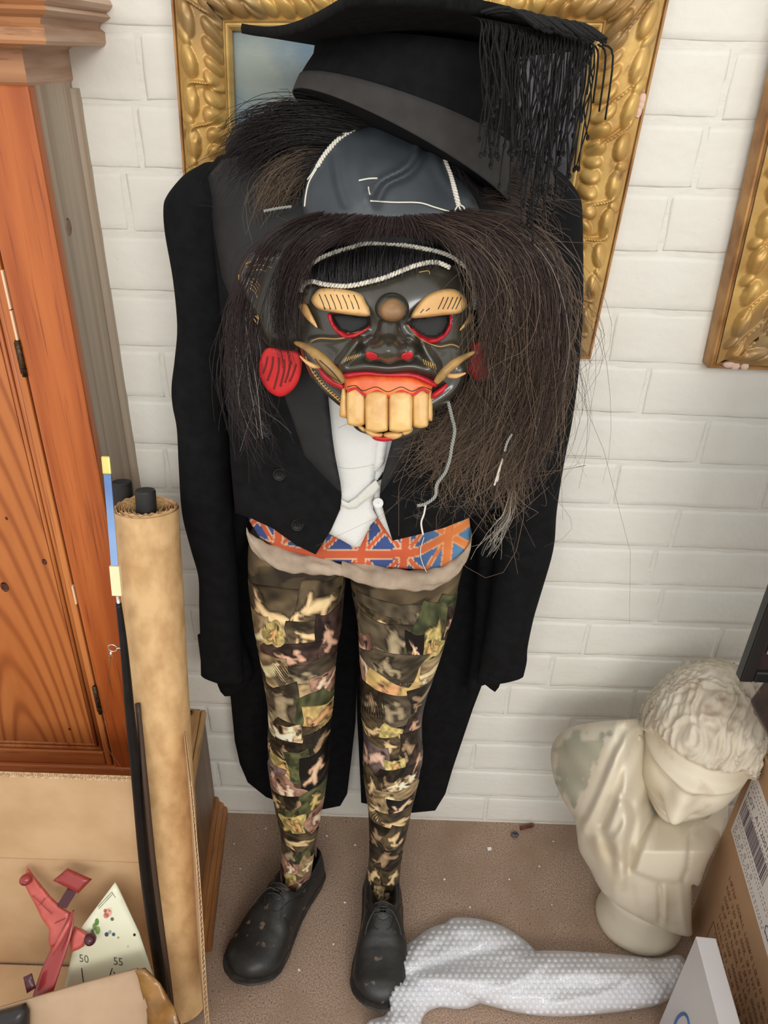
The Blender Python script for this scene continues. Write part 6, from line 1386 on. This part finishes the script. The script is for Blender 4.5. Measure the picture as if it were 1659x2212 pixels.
# socle
sc_ = np.array([0.487, -0.196, 0.0]); a = np.linspace(0, 2 * np.pi, 48, endpoint=False)
obj('socle', *loft([sc_ + (0, 0, z) + np.c_[rx_ * np.cos(a), ry_ * np.sin(a), 0 * a] for z, rx_, ry_ in ((0.0005, .073, .066), (0.006, .077, .070), (0.016, .076, .069), (0.03, .070, .063), (0.05, .066, .058), (0.075, .07, .06), (0.10, .074, .06))]), M_plas, bu, smooth=True, fix=True)
# head: ellipsoid with face and curls in its own frame
hc = p1(1507, 1603, -0.160)
fdir = np.array([-0.46, -0.88, 0.02]); fdir /= np.linalg.norm(fdir)
udir = np.array([0.05, -0.10, 0.99]); udir = udir - fdir * (udir @ fdir); udir /= np.linalg.norm(udir)
rdir = np.cross(fdir, udir)
nu_, nv_ = 240, 170
TH, PH = np.meshgrid(np.linspace(0.0, np.pi, nv_), np.linspace(0, 2 * np.pi, nu_, endpoint=False), indexing='ij')
dz_ = np.cos(TH); dx_ = np.sin(TH) * np.sin(PH); dy_ = np.sin(TH) * np.cos(PH)       # dy toward the face
az = np.arctan2(dx_, dy_); el = np.arcsin(np.clip(dz_, -1, 1))
A_, B_, C2 = 0.083, 0.108, 0.133
r = 1 / np.sqrt((dx_ / A_) ** 2 + (dy_ / B_) ** 2 + (dz_ / C2) ** 2)
gz = lambda a0, e0, sa_, se_, k_: k_ * np.exp(-((az - a0) / sa_) ** 2 - ((el - e0) / se_) ** 2)
r = r + gz(0, -0.16, .13, .22, .022) + gz(0, -0.30, .19, .10, .022) + gz(0, 0.14, .7, .08, .013) + gz(-.36, -.02, .16, .10, -.008) + gz(.36, -.02, .16, .10, -.008) + gz(-.36, -.02, .10, .05, .004) + gz(.36, -.02, .10, .05, .004)
r = r + gz(0, -0.58, .30, .05, .008) + gz(0, -0.66, .3, .022, -.005) + gz(0, -0.74, .26, .05, .007) + gz(0, -0.98, .35, .14, .012) + gz(-.62, -.35, .28, .25, .003) + gz(.62, -.35, .28, .25, .003)
hl_ = 0.44 + 0.0 * az - 0.9 * np.clip(np.abs(az) - 0.75, 0, 0.7)          # hairline elevation
hm_ = np.clip((el - hl_) / 0.05, 0, 1) * (np.abs(az) < 2.0) + (np.abs(az) >= 2.0) * np.clip((el + 0.75) / .1, 0, 1)
px_, py_, pz_ = dx_ * 10, dy_ * 10, dz_ * 10
def cur(s_): 
    q_ = np.abs(sn(px_ * 2.2 + 1.5 * sn(px_, pz_, s_), (py_ + pz_) * 1.9 + 1.5 * sn(py_, pz_, s_ + 1), s_ + 2, 1.2)); return 1 - q_ * 1.7
r = r + hm_ * (0.007 + 0.0050 * cur(200) + 0.0020 * cur(210) * 1.0)
Vh = hc + (r * dx_)[..., None] * rdir + (r * dy_)[..., None] * fdir + (r * dz_)[..., None] * udir
V = Vh.reshape(-1, 3); F = grid_faces(nv_, nu_, True)
# face and hair as two pieces of one skin: split by the hairline so the hair keeps its own look
hd_ = obj('head', V, F, M_plas, bu, fix=True)
hm2 = (hm_ > 0.6)
cap = Vh + ((hm2 * 0.0008))[..., None] * ((Vh - hc) / np.linalg.norm(Vh - hc, axis=2, keepdims=True))
Fc = [f for f in F if all(hm2.reshape(-1)[i] for i in f)]
used = sorted({i for f in Fc for i in f}); rm = {k: i for i, k in enumerate(used)}
obj('curled_hair', cap.reshape(-1, 3)[used], [[rm[i] for i in f] for f in Fc], M_plash, hd_)
# side lock in front of the ear, and ear
def hp(a0, e0, rr): return hc + rr * (math.cos(e0) * math.sin(a0) * rdir + math.cos(e0) * math.cos(a0) * fdir + math.sin(e0) * udir)
sg = -1 if (rdir[0] > 0) else 1
lk = MB()
for k in range(6): lk.add(*ellipsoid(hp(sg * 1.05, 0.02 - 0.085 * k, 0.100), rdir * 0.009, fdir * 0.012 + udir * 0.003, udir * 0.0065, 14, 8))
lk.build('side_curls', M_plash, hd_)
obj('neck', *tube([hc - udir * 0.06 - fdir * 0.02, hc - udir * 0.13 - fdir * 0.02 + (0, 0.01, -0.03)], [0.062, 0.075], 24), M_plas, bu)

# ================================================================ cardboard carton, right
M_cbox = mat('brown_carton', c(174, 139, 106), 0.75, col2=c(164, 129, 96), scale=10, bump=0.08, bscale=60)
M_cboxd = mat('carton_inside', c(150, 106, 66), 0.85)
M_print = mat('brown_print', c(110, 72, 44), 0.8)
M_label = mat('white_paper_label', c(214, 208, 206), 0.6)
M_link = mat('label_ink', c(96, 88, 92), 0.7)
A0 = np.array([0.577, -0.198, 0.0]); cdv = np.array([-0.118, -0.993, 0]); cdv /= np.linalg.norm(cdv); cno = np.array([cdv[1], -cdv[0], 0])
if cno[0] > 0: cno = -cno
Hc = 0.463; Lc = 0.62; Wc = 0.30
cb = thing('carton', 'large brown cardboard carton with white barcode label beside the plaster bust', 'box', A0 + cdv * Lc / 2 - cno * Wc / 2)
tk = 0.005
obj('label_side', *box(A0, cdv * Lc, -cno * tk, (0, 0, Hc)), M_cbox, cb, smooth=False, fix=True)
obj('back_side', *box(A0 - cno * tk, -cno * (Wc - 2 * tk), cdv * tk, (0, 0, Hc)), M_cbox, cb, smooth=False, fix=True)
obj('far_side', *box(A0 - cno * Wc, cdv * Lc, cno * tk, (0, 0, Hc)), M_cbox, cb, smooth=False, fix=True)
obj('front_side', *box(A0 - cno * tk + cdv * (Lc - tk), -cno * (Wc - 2 * tk), cdv * tk, (0, 0, Hc)), M_cbox, cb, smooth=False, fix=True)
obj('bottom', *box(A0 - cno * tk + cdv * tk + (0, 0, 0.001), -cno * (Wc - 2 * tk), cdv * (Lc - 2 * tk), (0, 0, 0.005)), M_cbox, cb, smooth=False, fix=True)
# raised end flap at the far end, and a folded long flap
fa = A0 + cno * 0.001 + cdv * 0.004
bk0 = A0 - cdv * 0.001
sheet('end_flap', [(1641, 1574), (1632, 1590), (1600, 1660), (1568, 1738), (1560, 1733), (1552, 1722), (1580, 1668), (1612, 1612)], yM(-0.203), M_cboxd, cb, back=0.004, smooth=False, step=10)
obj('side_flap', *box(A0 - cno * 0.004 + (0, 0, Hc), cdv * Lc, np.array([0.10, 0, -0.012]), (0, 0, 0.004)), M_cbox, cb, smooth=False, fix=True)
Mc_ = lambda x, y, h: PPL(x, y, A0, cno) + np.asarray(h)[:, None] * cno
def ab(px, py): q = PPL(px, py, A0, cno)[0] - A0; return np.array([q @ cdv, q[2]])
def onside(s, z, h=0.0006): return A0 + np.multiply.outer(np.asarray(s, float), cdv) + np.multiply.outer(np.asarray(z, float), np.array([0, 0, 1.0])) + cno * h
la, lb, lc_ = ab(1631, 1664), ab(1580, 1795), ab(1655, 2030)
ls0 = (la[0] + lb[0]) / 2; lz1 = la[1]; lz0 = lb[1]; lL = lc_[0] - lb[0] + 0.03; lH = lz1 - lz0
obj('label', *box(onside([ls0], [lz0], 0.0)[0], cdv * lL, cno * 0.0006, (0, 0, lH)), M_label, cb, smooth=False, fix=True)
lab_o = COL.objects[-1] if False else None
tx = MB(); bars = MB(); ph = MB()
def ltext(mb, s, s0, z0, size, h=0.0009, asp=1.0):
    V, F = text_mesh(s); mb.add(onside(s0 + V[:, 0] * size * asp, z0 + V[:, 1] * size, h), F)
u = lH
ltext(tx, 'LOT  A1120013', ls0 + 0.006, lz0 + u * 0.66, u * 0.105, asp=1.15)
rb = random.Random(5); x = ls0 + 0.006
while x < ls0 + lL * 0.62:
    w_ = rb.choice((0.0007, 0.0011, 0.0016, 0.0024)); bars.add(*box(onside([x], [lz0 + u * 0.34], 0.0007)[0], cdv * w_, cno * 0.0002, (0, 0, u * 0.24))); x += w_ + rb.choice((0.0011, 0.0016, 0.0026))
for row, zz in enumerate((0.92, 0.86, 0.80, 0.60, 0.285, 0.235, 0.09, 0.05)):
    x = ls0 + 0.006
    while x < ls0 + lL * (0.8 if row % 2 else 0.95):
        w_ = rb.uniform(0.002, 0.008); tx.add(*box(onside([x], [lz0 + u * zz], 0.0007)[0], cdv * w_ * 0.6, cno * 0.0002, (0, 0, u * 0.010))); x += w_ + 0.0016
for i in range(6):
    a = np.linspace(0, 2 * np.pi, 12); p_ = onside(ls0 + 0.012 + i * 0.017 + 0.0035 * np.cos(a), lz0 + u * 0.16 + 0.0035 * np.sin(a), 0.0009); tx.add(*tube(p_, 0.0003, 4))
ltext(tx, 'CE', ls0 + lL * 0.80, lz0 + u * 0.10, u * 0.16)
tx.build('label_lettering', M_link, cb, smooth=False, kind='stuff'); bars.build('barcode', mat('barcode_ink', c(60, 40, 62), 0.6), cb, smooth=False)
# printed handling panels and faint lines of text on the carton
fo = ab(1530, 1990); 
pt = MB()
def rect(s0, z0, s1, z1, r_=0.0007):
    for (a_, b_) in (((s0, z0), (s1, z0)), ((s1, z0), (s1, z1)), ((s1, z1), (s0, z1)), ((s0, z1), (s0, z0))): pt.add(*tube(onside([a_[0], b_[0]], [a_[1], b_[1]], 0.0004), r_, 4))
p0 = ab(1541, 1992); p1_ = ab(1525, 2030); p2 = ab(1547, 2113); p3 = ab(1565, 2080)
s0_, s1_ = (p0[0] + p1_[0]) / 2, (p2[0] + p3[0]) / 2; z1_, z0_ = (p0[1] + p3[1]) / 2, (p1_[1] + p2[1]) / 2
rect(s0_, z0_, s1_, z1_); gap = 0.006; rect(s1_ + gap, z0_, s1_ * 2 - s0_ + gap, z1_); rect(s1_ * 2 - s0_ + 2 * gap, z0_, s1_ * 3 - 2 * s0_ + 2 * gap, z1_)
mz = (z0_ + z1_) / 2; dw = s1_ - s0_
for k in (0.36, 0.64):
    pt.add(*box(onside([s0_ + dw * (k - 0.05)], [z0_ + (z1_ - z0_) * 0.2], 0.0002)[0], cdv * dw * 0.10, cno * 0.0004, (0, 0, (z1_ - z0_) * 0.45)))
    V = onside([s0_ + dw * (k - .13), s0_ + dw * (k + .13), s0_ + dw * k], [z0_ + (z1_ - z0_) * .62] * 2 + [z0_ + (z1_ - z0_) * .85], 0.0006); pt.add(V, [[0, 1, 2]])
pt.add(*box(onside([s0_ + dw * .15], [z0_ + (z1_ - z0_) * .1], 0.0002)[0], cdv * dw * .7, cno * 0.0004, (0, 0, (z1_ - z0_) * .06)))
pt.add(*ellipsoid(onside([s1_ + gap + dw * .5], [mz], 0.0002)[0], cdv * dw * .16, (0, 0, (z1_ - z0_) * .3), cno * 0.0004, 14, 4))
t0 = ab(1598, 1870); rws = random.Random(9)
WORDS = ['GRO', 'COXO', 'PEKO', 'NAKRO', 'KOKON', 'ESERO', 'TOROA', 'SOREN']
s_b, z_b = ab(1560, 1975)
for r_ in range(7):
    x = s_b - 0.02 + 0.004 * r_; zz = z_b + 0.052 - r_ * 0.019 + 0.01
    while x < s_b + 0.22:
        n_ = rws.randint(3, 6); 
        for k in range(n_):
            hh_ = 0.0085; kind = rws.random()
            if kind < 0.5:
                a = np.linspace(0, 2 * np.pi, 10); pt.add(*tube(onside(x + 0.0028 + 0.0024 * np.cos(a), zz + hh_ / 2 + hh_ / 2 * np.sin(a), 0.0003), 0.00045, 4))
            else:
                pt.add(*tube(onside([x, x], [zz, zz + hh_], 0.0003), 0.00045, 4)); pt.add(*tube(onside([x, x + .004], [zz + hh_ * rws.choice((0, .5, 1)), zz + hh_ * rws.choice((0, 1))], 0.0003), 0.00045, 4))
            x += 0.0066
        x += 0.006
pt.build('printed_marks', M_print, cb, smooth=False)

# ================================================================ white carton in front
M_white = mat('white_card', c(206, 202, 202), 0.5, col2=c(198, 194, 196), scale=8)
M_blue = mat('blue_print', c(70, 104, 160), 0.6)
w0 = PX(1503, 2022, 0.462)[0]
wdir = PPL(1553, 2212, w0, np.array([0, 0, 1.0]))[0] - w0; wdir[2] = 0; wdir /= np.linalg.norm(wdir)
wn = np.array([wdir[1], -wdir[0], 0]); wn = -wn if wn[0] > 0 else wn
wb = thing('white_carton', 'white card carton with a blue printed arc, standing before the brown carton', 'box', (w0[0], w0[1] - 0.1, 0))
zt_ = w0[2]
bevel(obj('carton_body', *box((w0[0], w0[1], 0.001), wdir * 0.34, -wn * 0.028, (0, 0, zt_ - 0.001)), M_white, wb, smooth=False, fix=True), 0.0012)
Mw_ = lambda x, y, h: PPL(x, y, w0, wn) + np.asarray(h)[:, None] * wn
ar = MB()
ap = ccr([(1452, 2260), (1457, 2222), (1464, 2200), (1476, 2190), (1485, 2196), (1490, 2216), (1490, 2250)], 6)
ar.add(*tube(Mw_(ap[:, 0], ap[:, 1], np.full(len(ap), 0.0003)), 0.0024, 6)); ar.build('printed_arc', M_blue, wb)

# ================================================================ black frame and wooden block, upper right of the carton
M_bf = mat('black_frame_lacquer', c(20, 20, 22), 0.35)
M_bp = mat('dark_red_print', c(44, 24, 26), 0.4, col2=c(30, 18, 20), scale=20)
yf = -0.285
a0 = p1(1598, 1474, yf); b0 = p1(1652, 1482, yf)
bf = thing('black_picture_frame', 'black framed dark picture, its corner cutting in at the right edge over the bust', 'picture', (a0[0] + 0.15, yf, a0[2]))
fw = 0.017
bevel(obj('left_rail', *box(a0, (fw, 0, 0), (0, 0.016, 0), (0, 0, 0.42)), M_bf, bf, smooth=False), 0.002)
bevel(obj('bottom_rail', *box(a0 + (fw, 0.0, 0), (0.30, 0, 0), (0, 0.016, 0), (0, 0, fw)), M_bf, bf, smooth=False), 0.002)
bevel(obj('right_rail', *box(a0 + (fw + 0.30, 0, 0), (fw, 0, 0), (0, 0.016, 0), (0, 0, 0.42)), M_bf, bf, smooth=False), 0.002)
bevel(obj('top_rail', *box(a0 + (fw, 0, 0.42 - fw), (0.30, 0, 0), (0, 0.016, 0), (0, 0, fw)), M_bf, bf, smooth=False), 0.002)
obj('picture_sheet', *box(a0 + (fw, 0.006, fw), (0.30, 0, 0), (0, 0.003, 0), (0, 0, 0.42 - 2 * fw)), M_bp, bf, smooth=False)
gm = MB(); gq = p1(1655, 1412, yf + 0.005); gm.add(*box(gq, (0.05, 0, 0), (0, -0.001, 0), (0, 0, 0.05))); gm.build('green_patch', mat('green_grey_print', c(110, 124, 104), 0.5), bf, smooth=False)
M_blk = mat('dark_carved_wood', c(70, 48, 40), 0.45, col2=c(40, 28, 24), scale=30, bump=0.4, bscale=80, extra=[(c(120, 88, 74), 50, (1, 1, 1), 0.66, 0.8)])
k0 = p1(1638, 1547, -0.295); kz = a0[2] - 0.0008
pts = [(k0[0], k0[2]), (k0[0] + 0.012, kz), (k0[0] + 0.30, kz), (k0[0] + 0.30, Hc + 0.005), (k0[0] + 0.17, Hc + 0.005), (k0[0] + 0.018, k0[2] - 0.030)]
V = [(x, -0.325, z) for x, z in pts] + [(x, -0.265, z) for x, z in pts]; n = len(pts)
blk_ = obj('wooden_block', V, [list(range(n)), list(range(2 * n - 1, n - 1, -1))] + [[i, (i + 1) % n, n + (i + 1) % n, n + i] for i in range(n)], M_blk, None, smooth=False, fix=True)
bevel(blk_, 0.004); tag(blk_, 'dark brown carved wooden stand under the black frame at the right edge', 'stand')

# ================================================================ bubble wrap
def plastic(name, dens, rough):
    m = bpy.data.materials.new(name); m.use_nodes = True; nt = m.node_tree; N = nt.nodes; L = nt.links; b = N['Principled BSDF']
    b.inputs['Base Color'].default_value = c(246, 247, 252); b.inputs['Roughness'].default_value = rough; b.inputs['Specular IOR Level'].default_value = 0.7
    b.inputs['Alpha'].default_value = dens
    tc = N.new('ShaderNodeTexCoord'); n = N.new('ShaderNodeTexNoise'); n.inputs['Scale'].default_value = 55; n.inputs['Detail'].default_value = 5; L.new(tc.outputs['Object'], n.inputs['Vector'])
    bp = N.new('ShaderNodeBump'); bp.inputs['Strength'].default_value = 0.5; bp.inputs['Distance'].default_value = 0.003; L.new(n.outputs['Fac'], bp.inputs['Height']); L.new(bp.outputs[0], b.inputs['Normal'])
    return m
M_bub = plastic('clear_bubble_plastic', 0.62, 0.16); M_bub2 = plastic('clear_bubble', 0.42, 0.1)
bw = thing('bubble_wrap', 'crumpled strip of clear bubble wrap lying on the carpet by the shoe', 'bubble wrap', (0.2, -0.36, 0.0))
def wrap(name, out, H, w_, wr, Z0, seed):
    poly = resample(ccr(np.array(out, float), 6, True), 8)
    def hf(d, Q):
        h = H * np.sqrt(np.clip(1 - (1 - np.clip(d / w_, 0, 1)) ** 2, 0, 1)) + np.clip(d / 20, 0, 1) * (0.0035 * sn(Q[:, 0] * .02, Q[:, 1] * .03, seed) + 0.002 * sn(Q[:, 0] * .06, Q[:, 1] * .07, seed + 1))
        for l_, ww, aa in wr: h = h + ridge(Q, l_, ww, aa) * np.clip(d / 14, 0, 1)
        return np.clip(h, 0.0012, None)
    M_ = zM(Z0)
    o = sheet(name, out, M_, M_bub, bw, front=hf, back=0.0, step=8)
    # bubbles on a staggered grid laid over the sheet
    x0, y0 = poly.min(0); x1, y1 = poly.max(0)
    gx, gy = np.meshgrid(np.arange(x0, x1, 14.0), np.arange(y0, y1, 11.0)); gx[1::2] += 7
    G = np.c_[gx.ravel() + 0.10 * gy.ravel() - 210, gy.ravel()]; G = np.vstack([G, G + [1700, 0]])[:len(G)] if False else G
    G = G[inside(G, poly)]; dd = pdist(G, poly); G = G[dd > 6]
    dd = pdist(G, poly); C0 = M_(G[:, 0], G[:, 1], hf(dd, G)); e = 3.0
    Cx = M_(G[:, 0] + e, G[:, 1], hf(pdist(G + [e, 0], poly), G + [e, 0])); Cy = M_(G[:, 0], G[:, 1] + e, hf(pdist(G + [0, e], poly), G + [0, e]))
    tx_ = Cx - C0; ty_ = Cy - C0; nn = np.cross(ty_, tx_); nn /= np.linalg.norm(nn, axis=1)[:, None] + 1e-9; nn *= np.sign(nn @ np.array([0, -0.3, 1.0]))[:, None]
    tx_ /= np.linalg.norm(tx_, axis=1)[:, None] + 1e-9; bi = np.cross(nn, tx_)
    mb = MB(); a8 = np.linspace(0, 2 * np.pi, 8, endpoint=False); R_ = 0.0044; Hh = 0.0030
    base = [(R_, 0.0), (R_ * .92, Hh * .55), (R_ * .6, Hh * .92)]
    for q, t_, b_, n_ in zip(C0, tx_, bi, nn):
        V = [q + r_ * (math.cos(k) * t_ + math.sin(k) * b_) + n_ * z_ for r_, z_ in base for k in a8] + [q + n_ * Hh]
        mb.add(V, grid_faces(3, 8, True) + [[16 + j, 16 + (j + 1) % 8, 24] for j in range(8)])
    mb.build('bubbles', M_bub2, o, kind='stuff')
wrap('back_loop', [(1180, 2075), (1160, 2055), (1128, 2026), (1085, 2000), (1030, 1984), (980, 1982), (962, 1994), (930, 2004), (890, 2032), (852, 2062), (832, 2100), (828, 2150), (835, 2190), (796, 2206), (790, 2240), (890, 2240), (918, 2192), (950, 2176), (985, 2180), (1010, 2178), (1040, 2166), (1120, 2130)], 0.045, 60, [([(1120, 2040), (1030, 2060), (930, 2090), (870, 2110)], 14, -0.012), ([(900, 2050), (980, 2010), (1060, 2010)], 12, 0.008), ([(850, 2130), (850, 2180), (870, 2210)], 10, 0.008)], 0.002, 301)
wrap('front_fold', [(866, 2113), (930, 2092), (1010, 2074), (1090, 2060), (1170, 2053), (1260, 2056), (1340, 2062), (1420, 2070), (1468, 2062), (1484, 2088), (1470, 2135), (1436, 2165), (1390, 2178), (1300, 2190), (1200, 2196), (1120, 2188), (1040, 2168), (960, 2146), (900, 2126)], 0.055, 45, [([(900, 2115), (1050, 2120), (1250, 2105), (1400, 2110)], 16, 0.008), ([(1000, 2150), (1100, 2130), (1180, 2080)], 8, 0.006), ([(1200, 2170), (1320, 2140), (1400, 2090)], 8, 0.006), ([(1300, 2085), (1380, 2093), (1460, 2090)], 8, -0.006)], 0.006, 305)

# ================================================================ litter on the carpet
M_lit = mat('white_paper_scrap', c(236, 236, 240), 0.7)
def scrap(px, py, s, ang, m=M_lit, hz=0.0012):
    q = PZ(px, py, 0.0004)[0]; u_ = np.array([math.cos(ang), math.sin(ang), 0]) * s; v_ = np.array([-math.sin(ang), math.cos(ang), 0]) * s * 0.8
    V = [q - u_ - v_, q + u_ - v_ * .8, q + u_ * .9 + v_, q - u_ * .8 + v_]; V = [list(p_) for p_ in V] + [[p_[0], p_[1], p_[2] + hz] for p_ in V]
    return obj('paper_scrap', V, [[0, 3, 2, 1], [4, 5, 6, 7], [0, 1, 5, 4], [1, 2, 6, 5], [2, 3, 7, 6], [3, 0, 4, 7]], m, None, smooth=False)
tag(scrap(1057, 1834, 0.0042, 0.2), 'largest white paper scrap, square, on the carpet left of the bust', 'paper scrap')
rs = random.Random(4)
for (x, y) in ((1195, 1818), (1165, 1872), (1192, 1955), (646, 2096), (642, 1996), (574, 1790), (506, 1823), (519, 1877), (706, 1806), (767, 1826), (876, 1808), (690, 1888), (960, 1900), (1015, 1960), (1100, 1900), (720, 2040), (745, 1950)):
    tag(scrap(x, y, rs.uniform(0.0010, 0.0020), rs.uniform(0, 3)), 'tiny white speck of litter lying on the brown carpet', 'paper scrap', 'specks of litter on the carpet')
pq = PZ(1112, 1803, 0.004)[0]; V, F = ellipsoid(pq, (0.008, 0, 0), (0, 0.006, 0), (0, 0, 0.0048), 12, 8); V = V + RNG.normal(0, 0.0006, V.shape)
tag(obj('pebble', V, F, mat('dark_grey_stone', c(84, 82, 86), 0.7), None), 'dark grey pebble on the carpet at the foot of the wall', 'stone')
sq = PZ(1138, 1790, 0.003)[0]; sh_ = obj('rust_flake', *box(sq - (0.013, 0.003, 0.0025), (0.028, 0.008, 0.002), (-0.001, 0.006, 0), (0, 0, 0.004)), mat('red_brown_flake', c(120, 62, 46), 0.7, col2=c(70, 42, 34), scale=200), None, smooth=False)
tag(sh_, 'red-brown flake lying at the foot of the wall beside the pebble', 'flake')
